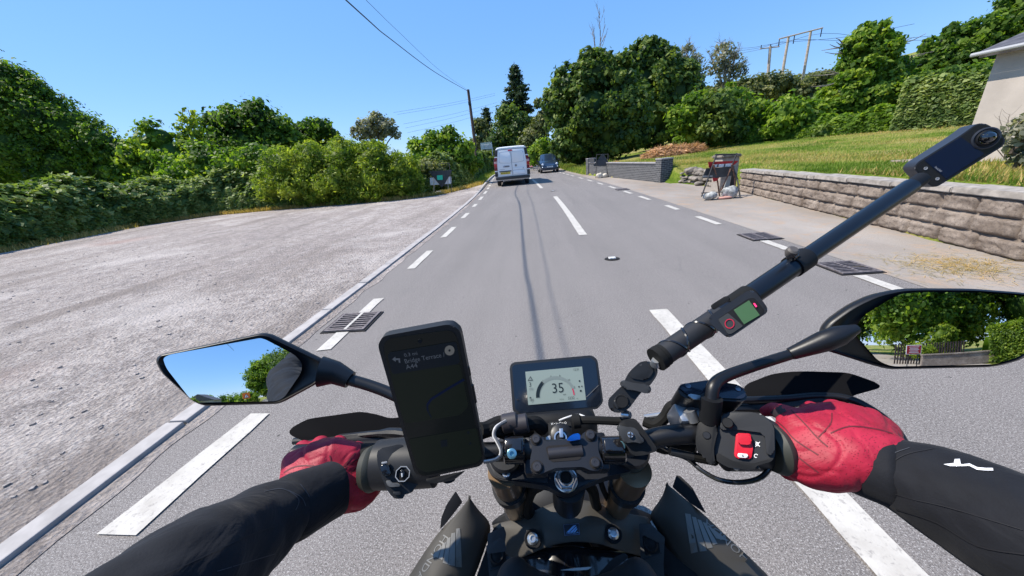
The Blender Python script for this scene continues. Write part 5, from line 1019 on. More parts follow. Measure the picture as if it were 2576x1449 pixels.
dot('light_sensor', ZA, (390, 530), 9, DP+DN*.0016, DN, .0004, M_GREYP, ds)
pl_('bezel_crease', ZA, [(1008, 503), (1120, 395), (1124, 399), (1014, 507)], DP+DN*.0018, DN, .0003, mat('scratch_grey', (.10, .10, .10), .5), ds, 0)
bm = bmesh.new(); ab(bm, (X0, .545, 1.075), (.12, .06, .05), frame(DN), .01); P_('dash_bracket', bm, M_BK2)
# ---- left switchgear
LP = dp(1040, 1185, .462); LN = TOC((1040, 1185), .462)
bm = bmesh.new(); c = dp(1010, 1165, .492); lathe(bm, c, np.array([1, .02, .02]), [(-.036, .026), (-.034, .033), (.0, .0345), (.05, .033), (.052, .026)], 32)
sw = P_('switch_housing', bm, M_GREYP)
pl_('switch_pod', ZM, [(555, 640), (590, 585), (720, 560), (880, 520), (950, 800), (1040, 930), (1150, 950), (1160, 990), (1010, 1040), (1000, 1110), (880, 1150), (880, 1190), (770, 1198), (690, 1105), (600, 900), (565, 770)], LP-LN*.004, LN, .05, M_GREYP, sw, .005, .008, 3)
pl_('horn_button', ZM, [(660, 975), (720, 965), (730, 1000), (820, 1000), (850, 1040), (740, 1052), (690, 1045)], LP+LN*.002, LN, .01, mat('lighter_switch', (.10, .10, .10), .5), sw, .002, .003)
pl_('toggle_switch', ZM, [(590, 790), (690, 765), (720, 850), (735, 905), (640, 925), (612, 870)], LP+LN*.002, LN, .012, M_GLOSS, sw, .003, .004); pl_('toggle_highlight', ZM, [(612, 750), (680, 738), (684, 762), (614, 774)], LP+LN*.0035, LN, .004, mat('pale_switch_edge', (.35, .36, .38), .4), sw, .001)
rn = dot('navigation_pad', ZM, (870, 892), 92, LP+LN*.001, LN, .004, mat('pale_switch_edge'), sw, lambda r: [(-.004, r), (.004, r), (.004, r*.88), (0, r*.87)], 8); dot('pad_well', ZM, (870, 892), 80, LP+LN*.001, LN, .002, M_VOID, sw, None, 8)
pl_('pad_rocker', ZM, [(845, 840), (885, 838), (893, 880), (885, 945), (852, 945), (842, 890)], LP+LN*.006, LN, .006, M_GLOSS, sw, .002, .002); pl_('pad_centre', ZM, [(850, 885), (868, 883), (872, 930), (854, 932)], LP+LN*.007, LN, .002, mat('pale_mark', (.6, .62, .64), .4), sw, .0005)
pl_('turn_switch', ZM, [(750, 1110), (840, 1105), (850, 1145), (765, 1150)], LP+LN*.003, LN, .008, M_GREYP, sw, .002, .002); pl_('lever_perch', ZM, [(1350, 940), (1500, 920), (1510, 970), (1440, 1010), (1370, 1010)], LP-LN*.01, LN, .02, M_BK2, None, .003, .004)
bm = bmesh.new(); tube(bm, smooth_path([dp(1110, 1120, .53), dp(1000, 1090, .57), dp(860, 1100, .59), dp(740, 1110, .60)], 6), [.009]*8+[.006]*11, 10); P_('clutch_lever', bm, M_BK)
bm = bmesh.new(); tube(bm, smooth_path([dp(1700, 1060, .51), dp(1850, 1030, .53), dp(2000, 1040, .53), dp(2170, 1055, .53)], 6), [.009]*8+[.006]*11, 10); P_('brake_lever', bm, M_BK)
# ---- right switchgear
RP = dp(1860, 1140, .432); RN_ = TOC((1860, 1140), .432)
rs = pl_('switch_housing', ZB, [(1030, 900), (1060, 795), (1110, 752), (1345, 758), (1470, 812), (1512, 900), (1508, 1120), (1480, 1165), (1355, 1200), (1335, 1243), (1120, 1218), (1010, 1155), (995, 1060)], RP, RN_, .056, M_GREYP, None, .008, .008, 4)
bm = bmesh.new(); lathe(bm, dp(1870, 1118, .468), np.array([1, .02, .0]), [(-.032, .022), (-.030, .032), (.035, .034), (.042, .030), (.044, .02)], 30); P_('switch_barrel', bm, M_GREYP, rs)
pl_('housing_cap', ZB, [(1068, 800), (1115, 757), (1343, 764), (1462, 815), (1500, 890), (1504, 1100), (1440, 1120), (1420, 930), (1180, 900), (1050, 905)], RP+RN_*.005, RN_, .008, M_GREYP, rs, .003, .004, 3)
pl_('housing_lip', ZB, [(1030, 1090), (1160, 1160), (1330, 1180), (1500, 1130), (1478, 1165), (1355, 1200), (1333, 1240), (1122, 1214), (1015, 1155)], RP+RN_*.003, RN_, .006, M_BK2, rs, .002, .003, 3)
dot('housing_knob', ZB, (1118, 850), 48, RP+RN_*.006, RN_, .008, M_BK2, rs)
k0 = pl_('kill_switch', ZB, [(1185, 940), (1205, 930), (1305, 935), (1325, 1060), (1310, 1145), (1190, 1140), (1168, 1115)], RP+RN_*.003, RN_, .008, M_REDK, rs, .0015, .002)
pl_('kill_rocker', ZB, [(1197, 938), (1302, 943), (1318, 1010), (1290, 1028), (1205, 1022)], RP+RN_*.008, RN_, .010, M_REDK, k0, .0025, .002, 3); sb = pl_('start_button', ZB, [(1198, 1095), (1285, 1102), (1282, 1136), (1198, 1130)], RP+RN_*.006, RN_, .004, mat('white_button', (.68, .66, .66), .4), k0, .001, .002)
M_ICON = mat('white_print'); FRr = (ZB(1400, 1035), ZB(1300, 1030)); IU = onpl(*ZB(1400, 1000), RP, RN_)-onpl(*ZB(1330, 998), RP, RN_); IV = onpl(*ZB(1360, 980), RP, RN_)-onpl(*ZB(1360, 1050), RP, RN_)
def ring(par, Z, c, r0, r1, a0, a1, P, n, m, nm, k=18):
    P1 = [(c[0]+r1*math.cos(rad(a)), c[1]-r1*math.sin(rad(a))) for a in np.linspace(a0, a1, k)]; P2 = [(c[0]+r0*math.cos(rad(a)), c[1]-r0*math.sin(rad(a))) for a in np.linspace(a0, a1, k)]; return pl_(nm, Z, P1+P2[::-1], P, n, .0004, m, par, 0)
ring(rs, ZB, (1362, 1022), 11, 16, 30, 330, RP+RN_*.001, RN_, M_ICON, 'stop_icon'); pl_('stop_icon_cross', ZB, [(1345, 1003), (1350, 999), (1384, 1040), (1379, 1044)], RP+RN_*.0012, RN_, .0004, M_ICON, rs, 0); pl_('stop_icon_cross', ZB, [(1379, 1002), (1384, 1006), (1348, 1044), (1343, 1040)], RP+RN_*.0014, RN_, .0004, M_ICON, rs, 0)
ring(rs, ZB, (1350, 1118), 11, 17, 20, 300, RP+RN_*.001, RN_, M_ICON, 'run_icon'); ring(sb, ZB, (1242, 1116), 6, 9, 20, 340, RP+RN_*.0066, RN_, M_GREYP, 'start_icon')
pl_('mode_button', ZB, [(1140, 1200), (1225, 1205), (1210, 1240), (1180, 1240)], RP+RN_*.001, RN_, .006, mat('lighter_switch'), rs, .001, .002)
dot('perch_bolt', ZB, (945, 950), 34, dp(*ZB(945, 950), .452), RN_, .004, M_BK, None); dot('perch_bolt', ZB, (915, 1080), 32, dp(*ZB(915, 1080), .452), RN_, .004, M_BK, None)
pl_('bar_perch', ZB, [(870, 830), (1000, 840), (1040, 900), (1000, 1060), (1015, 1190), (950, 1195), (930, 1110), (870, 1100), (850, 1000)], dp(1700, 1130, .462), RN_, .03, M_BK2, None, .004, .006)
# ---- reservoir
VP_ = dp(1790, 985, .475); VN = np.array([.05, -.42, .90])
rv = pl_('brake_reservoir', ZB, [(708, 560), (730, 528), (965, 492), (1225, 535), (1278, 595), (1272, 650), (1240, 672), (830, 655), (760, 640), (712, 600)], VP_, VN, .038, mat('reservoir_body', (.016, .015, .015), .45), None, .002, .006)
pl_('reservoir_lid', ZB, [(715, 556), (735, 532), (965, 497), (1220, 538), (1268, 592), (1262, 630), (1235, 648), (835, 632), (785, 612)], VP_+VN*.003, VN, .004, mat('reservoir_lid', (.014, .018, .032), .22, .3, coat=.4), rv, .001, .005)
pl_('lid_edge', ZB, [(785, 618), (810, 606), (930, 628), (915, 655), (840, 652)], VP_+VN*.0033, VN, .002, M_ALU, rv, .0005, .002)
for c in ((790, 543), (1200, 568)): dot('lid_screw', ZB, c, 22, VP_+VN*.003, VN, .0012, mat('lid_screw_steel', (.16, .18, .22), .35, .8), rv)
bm = bmesh.new(); ab(bm, dp(*ZB(760, 800), .50), (.035, .03, .045), frame(VN), .006); P_('master_cylinder', bm, M_ALU)
bm = bmesh.new(); tube(bm, [dp(*ZB(800, 740), .478), dp(*ZB(840, 830), .478)], .008, 14); P_('banjo_bolt', bm, M_ALU)
# ---- mirrors
M_MIRR = bpy.data.materials.new('silvered_glass'); M_MIRR.use_nodes = True; q = M_MIRR.node_tree.nodes['Principled BSDF']; q.inputs['Metallic'].default_value = 1; q.inputs['Roughness'].default_value = .0; q.inputs['Base Color'].default_value = (.86, .90, .93, 1)
def mirror(Z, outer, glass, q, dep, n, Rc, label):
    P = dp(*q, dep); n = np.array(n, float); n /= np.linalg.norm(n)
    pts = roundpoly([onpl(*Z(*o), P, n) for o in outer], .012, 5); bm = bmesh.new(); c = np.mean(pts, 0)
    N_ = len(pts); rings = []
    for k, (s, h) in enumerate(((.93, -.001), (.965, .004), (1, .002), (1.0, -.006), (.93, -.020), (.72, -.032), (.3, -.038))): rings.append([bm.verts.new(c+(p-c)*s+n*h) for p in pts])
    for a, b in zip(rings, rings[1:]):
        for i in range(N_): bm.faces.new((a[i], b[i], b[(i+1) % N_], a[(i+1) % N_]))
    bm.faces.new(rings[0]); bm.faces.new(rings[-1][::-1]); mh = P_('mirror', bm, M_BK, None, True, 60); mh['label'] = label
    g = roundpoly([onpl(*Z(*o), P, n) for o in glass], .008, 5); c = np.mean(g, 0); V = []; F = []; NR = 14; m_ = len(g); off_ = .0045
    for k in range(1, NR+1):
        for p in g: v = c+(p-c)*k/NR; rr = v-c; V.append(v+n*(off_+.004-(rr@rr)/(2*Rc)))
    V.append(c+n*(off_+.004)); ci = len(V)-1; F3 = [(ci, i, (i+1) % m_) for i in range(m_)]; F4 = [(k*m_+i, (k+1)*m_+i, (k+1)*m_+(i+1) % m_, k*m_+(i+1) % m_) for k in range(NR-1) for i in range(m_)]
    bm = bmesh.new(); vv = [bm.verts.new(v) for v in V]; 
    for f in F3+F4: bm.faces.new([vv[i] for i in f])
    b = base_of(mh); bmesh.ops.translate(bm, verts=bm.verts, vec=-b); bmesh.ops.recalc_face_normals(bm, faces=bm.faces)
    if sum((f.normal for f in bm.faces), Vector()).dot(Vector(n)) < 0: bmesh.ops.reverse_faces(bm, faces=bm.faces)
    for f in bm.faces: f.smooth = True
    me = bpy.data.meshes.new('mirror_glass'); bm.to_mesh(me); bm.free(); me.materials.append(M_MIRR)
    me.normals_split_custom_set_from_vertices([tuple((n+((Vector(v.co)+b)-Vector(c)).dot(Vector(n))*0+np.array((Vector(v.co)+b)-Vector(c))/Rc)) for v in me.vertices])
    link(bpy.data.objects.new('mirror_glass', me), mh); return mh
ML = mirror(ZD, [(58, 318), (80, 270), (870, 103), (935, 112), (1385, 330), (1345, 470), (1055, 628), (1000, 648), (430, 664), (345, 628), (100, 405)],
       [(122, 290), (180, 262), (880, 133), (920, 145), (1140, 262), (1198, 330), (1190, 400), (1062, 588), (1005, 618), (385, 628), (335, 592), (150, 365)], (600, 928), .47, (.32, -.90, .30), .9, 'left mirror reflecting sky, trees and a following car')
ZH = sc_(3100, 400, 1.4486)
MR = mirror(ZH, [(-30, 1228), (10, 1172), (130, 1085), (262, 1022), (400, 992), (520, 988), (800, 990), (1072, 1010), (1230, 1035), (1290, 1110), (1200, 1260), (1060, 1370), (900, 1412), (330, 1425), (240, 1402), (40, 1338), (-25, 1318)],
       [(150, 1195), (190, 1130), (370, 1015), (480, 1004), (800, 1006), (1072, 1028), (1200, 1050), (1245, 1115), (1160, 1240), (1040, 1345), (890, 1392), (335, 1405), (265, 1375), (150, 1240)], (2357, 824), .45, (-.14, -.95, .27), .9, 'right mirror reflecting dark trees and a hedge')
bm = bmesh.new(); tube(bm, [dp(*ZD(1330, 400), .495), dp(*ZD(1450, 410), .50), dp(*ZD(1560, 465), .50)], [.022, .0165, .0125], 18); P_('mirror_neck', bm, M_BK, ML)
bm = bmesh.new(); tube(bm, smooth_path([dp(*ZD(1550, 462), .50), dp(*ZD(1700, 505), .50), dp(*ZD(1860, 565), .497), dp(1040, 1020, .49), dp(1085, 1060, .49), dp(1095, 1125, .50)], 5), .0082, 16); P_('mirror_stem', bm, M_BK, ML)
bm = bmesh.new(); tube(bm, [dp(*ZG(1900, 680), .452), dp(*ZG(1740, 745), .455), dp(*ZG(1610, 795), .462), dp(*ZG(1320, 905), .475)], [.006, .0135, .0140, .0085], 20); P_('mirror_neck', bm, M_BK, MR)
bm = bmesh.new(); tube(bm, smooth_path([dp(*ZG(1330, 905), .475), dp(*ZG(1000, 1010), .475), dp(*ZG(800, 1080), .47), dp(*ZG(690, 1135), .465), dp(*ZG(640, 1200), .46), dp(*ZG(625, 1300), .458)], 6), list(np.linspace(.0070, .0088, 31)), 18); P_('mirror_stem', bm, M_BK, MR)
bm = bmesh.new(); tube(bm, [dp(*ZB(985, 640), .455), dp(*ZB(965, 830), .462)], [.0132, .0128], 20); P_('stem_boot', bm, M_BK2, MR)
# ---- hand deflectors
M_DEF = mat('black_deflector_plastic', (.005, .005, .006), .8, spec=.08)
def blade(name, Z, outline, P, n, th, m): return pl_(name, Z, outline, P, n, th, m, None, .0015, .01)
HG1 = blade('hand_deflector', ZD, [(1080, 875), (1100, 838), (1225, 768), (1640, 710), (1760, 730), (1870, 765), (2010, 745), (2030, 860), (1700, 895), (1450, 905), (1310, 962), (1240, 957), (1110, 902)], dp(900, 1075, .60), (.25, -.55, .80), .004, M_DEF)
HG2 = blade('hand_deflector', ZG, [(905, 1180), (1140, 1085), (1280, 1062), (1450, 1056), (1830, 1068), (2080, 1158), (2110, 1192), (2090, 1205), (1885, 1262), (1830, 1302), (1580, 1270), (930, 1312)], dp(2000, 965, .535), (-.2, -.55, .80), .004, M_DEF)
blade('hand_guard', ZM, [(-340, 505), (-200, 470), (0, 445), (800, 372), (880, 460), (650, 500), (560, 590), (400, 585), (0, 560), (-200, 560)], dp(950, 1110, .575), (.1, -.6, .78), .01, M_BK)
blade('hand_guard', ZG, [(900, 1315), (1580, 1272), (1830, 1302), (1900, 1330), (1700, 1345), (1500, 1350), (940, 1400)], dp(2000, 1010, .52), (-.1, -.6, .78), .01, M_BK)
bm = bmesh.new(); tube(bm, smooth_path([dp(*ZF(-700, 170), .53), dp(*ZF(0, 150), .525), dp(*ZF(330, 125), .52), dp(*ZF(560, 150), .505), dp(*ZF(760, 255), .485), dp(*ZF(900, 380), .465), dp(*ZF(960, 480), .455)], 6), .0055, 12); P_('guard_frame', bm, M_BK)
bm = bmesh.new(); tube(bm, smooth_path([dp(*ZM(600, 578), .56), dp(*ZM(300, 580), .565), dp(*ZM(-100, 590), .57), dp(*ZM(-400, 700), .56), dp(*ZM(-560, 800), .545)], 6), .0050, 12); P_('guard_frame', bm, M_ALU)
# ---- tank, side fairings (pixel, pixel, depth lattice turned into solid shells)
def shell(name, grid_, th, m, par=None, n=None, sub=2):
    """grid of 3-D points -> smooth solid panel"""
    R_ = len(grid_); C_ = len(grid_[0]); bm = bmesh.new(); vs = [[bm.verts.new(p) for p in r_] for r_ in grid_]
    for i in range(R_-1):
        for j in range(C_-1): bm.faces.new((vs[i][j], vs[i][j+1], vs[i+1][j+1], vs[i+1][j]))
    bmesh.ops.recalc_face_normals(bm, faces=bm.faces)
    av = sum((f.normal for f in bm.faces), Vector()); c = sum((v.co for v in bm.verts), Vector())/len(bm.verts)
    if av.dot(Vector([float(q) for q in CAM])-c) < 0: bmesh.ops.reverse_faces(bm, faces=bm.faces)
    b = base_of(par or bike); bmesh.ops.translate(bm, verts=bm.verts, vec=-b)
    for f in bm.faces: f.smooth = True
    me = bpy.data.meshes.new(name); bm.to_mesh(me); bm.free(); me.materials.append(m); o = link(bpy.data.objects.new(name, me), par or bike)
    s = o.modifiers.new('sub', 'SUBSURF'); s.levels = s.render_levels = sub; s.subdivision_type = 'CATMULL_CLARK'
    s = o.modifiers.new('solid', 'SOLIDIFY'); s.thickness = th; s.offset = -1; return o
def G_(Z, rows): return [[dp(*Z(x, y), z) for x, y, z in r_] for r_ in rows]
# tank top cover: rows from the front edge back
tk = shell('tank_cover', G_(ZE, [[(590, 400, .74), (760, 372, .72), (930, 290, .70), (1080, 225, .70), (1260, 215, .70), (1440, 262, .70), (1600, 335, .70), (1740, 340, .735)],
     [(600, 430, .73), (770, 410, .705), (960, 370, .68), (1110, 335, .668), (1270, 330, .668), (1450, 345, .68), (1620, 370, .70), (1750, 375, .725)],
     [(640, 480, .72), (790, 470, .69), (980, 440, .662), (1110, 420, .648), (1260, 415, .648), (1440, 420, .662), (1630, 440, .685), (1780, 440, .715)],
     [(660, 560, .71), (800, 570, .675), (960, 540, .652), (1110, 500, .64), (1260, 490, .64), (1420, 520, .65), (1600, 570, .672), (1800, 540, .705)],
     [(680, 680, .70), (820, 650, .665), (960, 580, .65), (1110, 535, .638), (1260, 528, .638), (1420, 550, .648), (1580, 620, .665), (1820, 660, .70)]]), .012, M_TANK)
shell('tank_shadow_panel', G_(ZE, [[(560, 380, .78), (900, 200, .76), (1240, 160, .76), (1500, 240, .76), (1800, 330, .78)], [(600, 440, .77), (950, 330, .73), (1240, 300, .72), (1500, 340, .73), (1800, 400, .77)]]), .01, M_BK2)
shell('tank', G_(ZE, [[(600, 600, .715), (820, 590, .685), (1110, 545, .655), (1400, 570, .668), (1650, 610, .69), (1900, 600, .72)], [(600, 760, .69), (820, 740, .66), (1110, 690, .635), (1400, 700, .64), (1650, 750, .66), (1920, 760, .69)],
     [(600, 900, .66), (820, 900, .63), (1110, 860, .60), (1400, 870, .61), (1650, 900, .63), (1920, 900, .66)], [(640, 1200, .58), (820, 1250, .55), (1110, 1300, .53), (1400, 1280, .54), (1650, 1250, .55), (1860, 1200, .58)]]), .02, M_GLOSS)
wl_ = shell('side_fairing', G_(ZE, [[(425, 212, .70), (432, 208, .70), (440, 215, .70)], [(330, 340, .70), (420, 330, .69), (500, 310, .71)], [(225, 430, .70), (400, 440, .675), (610, 400, .72)], [(110, 590, .69), (330, 600, .655), (550, 560, .70)], [(0, 760, .68), (230, 780, .635), (475, 780, .675)], [(-120, 960, .66), (110, 960, .62), (380, 980, .65)]]), .012, M_TANK)
wr_ = shell('side_fairing', G_(ZE, [[(1868, 112, .72), (1876, 108, .72), (1888, 115, .72)], [(1840, 220, .73), (1930, 200, .705), (2000, 210, .71)], [(1725, 335, .735), (1950, 320, .69), (2140, 320, .70)], [(1800, 420, .72), (2050, 480, .665), (2290, 470, .685)], [(1900, 640, .70), (2180, 650, .645), (2480, 640, .67)], [(2050, 820, .68), (2340, 830, .63), (2660, 820, .655)], [(2200, 1000, .66), (2500, 1010, .61), (2800, 1000, .64)]]), .012, M_TANK)
pl_('fairing_winglet', ZE, [(330, 158), (380, 240), (255, 400), (215, 440), (225, 350), (262, 260)], dp(*ZE(290, 300), .715), TOC(ZE(290, 300), .715), .008, M_BK2, None, .002, .003)
pl_('fairing_winglet', ZE, [(1945, 42), (1975, 50), (2060, 130), (2165, 325), (2050, 250), (1915, 130)], dp(*ZE(2030, 180), .715), TOC(ZE(2030, 180), .715), .008, M_BK2, None, .002, .003)
pl_('fairing_infill', ZE, [(480, 790), (560, 560), (610, 420), (650, 440), (720, 560), (760, 790)], dp(*ZE(620, 600), .70), TOC(ZE(620, 600), .70), .01, M_BK2, None, .002, .003); pl_('fairing_infill', ZE, [(1660, 420), (1790, 440), (1840, 470), (2120, 800), (1800, 800), (1700, 560)], dp(*ZE(1840, 600), .705), TOC(ZE(1840, 600), .705), .01, M_BK2, None, .002, .003)
# badge, bolts, wing decals, lettering on the fairings
BVH = None
from mathutils.bvhtree import BVHTree
def bvh_of(o):
    dg = bpy.context.evaluated_depsgraph_get(); e = o.evaluated_get(dg); me = e.to_mesh(); b = base_of(o.parent)+o.location; V = [v.co+b for v in me.vertices]; T = BVHTree.FromPolygons(V, [tuple(p.vertices) for p in me.polygons]); e.to_mesh_clear(); return T
def drape(name, T, Z, polys, m, par, lift=.0012, th=.0005):
    bm = bmesh.new(); o_ = Vector([float(q) for q in CAM])
    for poly in polys:
        dense = []
        for a, b in zip(poly, poly[1:]+poly[:1]):
            for t in (0, .25, .5, .75): dense.append((a[0]+(b[0]-a[0])*t, a[1]+(b[1]-a[1])*t))
        vs = []
        for q in dense:
            dd = Vector([float(c) for c in ray(*Z(*q))]).normalized(); h = T.ray_cast(o_, dd)
            if h[0] is None: vs = []; break
            vs.append(bm.verts.new(h[0]-dd*lift))
        if len(vs) > 2: bm.faces.new(vs)
    bmesh.ops.triangulate(bm, faces=bm.faces); return P_(name, bm, m, par, False)
bpy.context.view_layer.update()
TL, TR, TT = bvh_of(wl_), bvh_of(wr_), bvh_of(tk)
drape('wing_decal', TL, ZE, [[(332, 434), (362, 430), (376, 718), (330, 712)], [(298, 468), (326, 462), (325, 708), (274, 698)], [(268, 505), (292, 495), (272, 694), (234, 685)], [(234, 545), (260, 530), (232, 662), (204, 650)], [(160, 632), (228, 560), (200, 648)]], M_DECAL, wl_)
drape('wing_decal', TR, ZE, [[(2008, 322), (2048, 328), (2102, 604), (2052, 616)], [(2058, 345), (2088, 352), (2168, 596), (2116, 602)], [(2098, 365), (2126, 372), (2212, 572), (2170, 580)], [(2136, 384), (2160, 392), (2246, 545), (2214, 552)], [(2168, 402), (2328, 524), (2236, 505)]], M_DECAL, wr_)
def drape_text(name, T, s, a, b, hpx, m, par, Z=ZE, lift=.0012):
    cu = bpy.data.curves.new(name, 'FONT'); cu.body = s; cu.size = 1; cu.resolution_u = 2; t = bpy.data.objects.new('tmp_text', cu); COL.objects.link(t); dg = bpy.context.evaluated_depsgraph_get(); me = bpy.data.meshes.new_from_object(t.evaluated_get(dg)); bpy.data.objects.remove(t)
    w = max(v.co.x for v in me.vertices); a = np.array(a, float); b = np.array(b, float); u = (b-a); L_ = np.linalg.norm(u); u /= L_; v = np.array([u[1], -u[0]]); o_ = Vector([float(q) for q in CAM]); bs = base_of(par); ok = True
    for k in me.vertices:
        q = a+u*k.co.x/w*L_+v*k.co.y/.7*hpx; dd = Vector([float(c) for c in ray(*Z(*q))]).normalized(); h = T.ray_cast(o_, dd)
        if h[0] is None: h = (o_+dd*.66,)
        k.co = h[0]-dd*lift-bs
    me.materials.clear(); me.materials.append(m); me.name = name; return link(bpy.data.objects.new(name, me), par)
drape_text('maker_lettering', TL, 'HONDA', (245, 470), (30, 800), 42, M_DECAL, wl_); drape_text('maker_lettering', TR, 'HONDA', (2490, 650), (2165, 362), 48, M_DECAL, wr_)
BP = dp(*ZE(1178, 440), .640); BN = np.array([0, -.42, .907])
bd = pl_('tank_badge', ZE, [(1117, 405), (1233, 395), (1238, 478), (1126, 485)], BP, BN, .004, mat('badge_rim', (.10, .13, .22), .3, .5), tk, .0006); pl_('badge_field', ZE, [(1122, 409), (1229, 400), (1233, 474), (1130, 481)], BP+BN*.0006, BN, .0005, mat('badge_field', (.012, .012, .02), .3), bd, 0)
for q in ([(1142, 460), (1190, 412), (1212, 408), (1160, 462)], [(1165, 463), (1208, 420), (1218, 420), (1185, 462)], [(1190, 461), (1212, 432), (1222, 434), (1204, 459)]): pl_('badge_wing', ZE, q, BP+BN*.001, BN, .0004, mat('badge_blue', (.22, .42, .75), .3, .4), bd, 0)
p0 = onpl(*ZE(1142, 475), BP, BN); p1 = onpl(*ZE(1222, 469), BP, BN); text(bd, 'HONDA', p0, p1-p0, (0, .907, .42), .0028, mat('badge_blue'), .001, 'badge_lettering', font_scale=1.5)
for c in ((893, 508), (1484, 470)):
    Pq = dp(*ZE(*c), .655); dot('cover_recess', ZE, c, 62, Pq, BN, .001, M_BK2, tk, lambda r: [(-.006, r), (.001, r), (.001, r*.86), (-.001, r*.8)]); dot('cover_bolt', ZE, c, 40, Pq, BN, .003, M_STEEL, tk, lambda r: [(-.003, r), (.0005, r), (.004, r*.62), (.0042, r*.42), (.001, r*.38)])
# ---- rest of the machine, mostly hidden below
bm = bmesh.new(); hp = np.array([X0, PT[1], PT[2]]); tube(bm, [hp+AX*.03, hp+AX*.15], .027, 20); P_('headstock', bm, M_BK)
for s in (-1, 1):
    bm = bmesh.new(); tube(bm, smooth_path([(X0+s*.05, .53, .74), (X0+s*.14, .40, .64), (X0+s*.17, .15, .56), (X0+s*.15, -.1, .50)], 5), .028, 10); P_('frame_spar', bm, M_BK)
bm = bmesh.new(); ab(bm, (X0, .30, .48), (.34, .36, .34), None, .05, 3); ab(bm, (X0, .42, .55), (.30, .20, .22), Matrix.Rotation(rad(20), 3, 'X'), .03); P_('engine', bm, mat('dark_engine_casting', (.05, .05, .052), .5, .6, bump=.5, bscale=60))
bm = bmesh.new(); ab(bm, (X0, .53, .56), (.30, .04, .30), Matrix.Rotation(rad(10), 3, 'X'), .005); P_('radiator', bm, M_BK2)
def bwheel(y, w, rr):
    bm = bmesh.new(); lathe(bm, (X0, y, rr), (1, 0, 0), [(-w*.5, rr*.80), (-w*.5, rr*.9), (-w*.3, rr*.985), (0, rr), (w*.3, rr*.985), (w*.5, rr*.9), (w*.5, rr*.80), (w*.3, rr*.76), (-w*.3, rr*.76)], 48); t_ = P_('tyre', bm, M_TYRE)
    bm = bmesh.new(); lathe(bm, (X0, y, rr), (1, 0, 0), [(-w*.42, rr*.79), (w*.42, rr*.79), (w*.38, rr*.70), (-w*.38, rr*.70)], 40)
    for k in range(5): a = k*6.283/5; ab(bm, (X0, y+math.cos(a)*rr*.4, rr+math.sin(a)*rr*.4), (.03, rr*.66, .035), Matrix.Rotation(a, 3, 'X'), .006)
    lathe(bm, (X0, y, rr), (1, 0, 0), [(-.05, .035), (.05, .035)], 16); P_('wheel_rim', bm, M_BK); bm = bmesh.new(); lathe(bm, (X0+.07, y, rr), (1, 0, 0), [(0, .15), (.004, .15), (.004, .09), (0, .09)], 32); P_('brake_disc', bm, M_STEEL)
bwheel(.83, .12, .30); bwheel(-.60, .17, .31)
bm = bmesh.new()
for i, a in enumerate(np.linspace(rad(35), rad(150), 14)): pass
ring_ = [[(X0+x, .83+math.cos(a)*(.325+h), .30+math.sin(a)*(.325+h)) for x, h in ((-.075, -.03), (-.06, 0), (0, .012), (.06, 0), (.075, -.03))] for a in np.linspace(rad(25), rad(150), 16)]
vs = [[bm.verts.new(p) for p in r_] for r_ in ring_]
for i in range(15):
    for j in range(4): bm.faces.new((vs[i][j], vs[i][j+1], vs[i+1][j+1], vs[i+1][j]))
bmesh.ops.solidify(bm, geom=bm.faces[:], thickness=.004); P_('front_mudguard', bm, M_TANK)
bm = bmesh.new(); ab(bm, (X0, .635, .87), (.17, .10, .15), Matrix.Rotation(rad(-20), 3, 'X'), .03, 3); hl = P_('headlamp_shell', bm, M_BK2); bm = bmesh.new(); ab(bm, (X0, .692, .86), (.13, .012, .09), Matrix.Rotation(rad(-20), 3, 'X'), .004); P_('headlamp_lens', bm, mat('headlight_lens'), hl)
bm = bmesh.new(); ab(bm, (X0, -.28, .80), (.26, .55, .08), None, .035, 3); ab(bm, (X0, -.72, .88), (.20, .36, .07), Matrix.Rotation(rad(-8), 3, 'X'), .03, 3); P_('seat', bm, M_RUB)
bm = bmesh.new(); ab(bm, (X0, -.45, .70), (.18, .75, .12), Matrix.Rotation(rad(-6), 3, 'X'), .04, 3); tl = P_('tail_unit', bm, M_TANK); bm = bmesh.new(); ab(bm, (X0, -.93, .86), (.12, .03, .05), None, .008); P_('tail_lamp', bm, M_RLAMP, tl)
bm = bmesh.new(); tube(bm, [(X0+.14, .25, .3), (X0+.15, -.2, .28), (X0+.19, -.35, .38), (X0+.2, -.62, .48)], [.03, .03, .05, .055], 16); P_('exhaust', bm, M_ALU)
for s in (-1, 1):
    bm = bmesh.new(); tube(bm, [(X0+s*.12, -.1, .38), (X0+s*.11, -.60, .31)], [.04, .025], 10); P_('swingarm', bm, M_BK); bm = bmesh.new(); tube(bm, [(X0+s*.14, -.12, .36), (X0+s*.26, -.12, .35)], .012, 8); P_('footpeg', bm, M_BK)
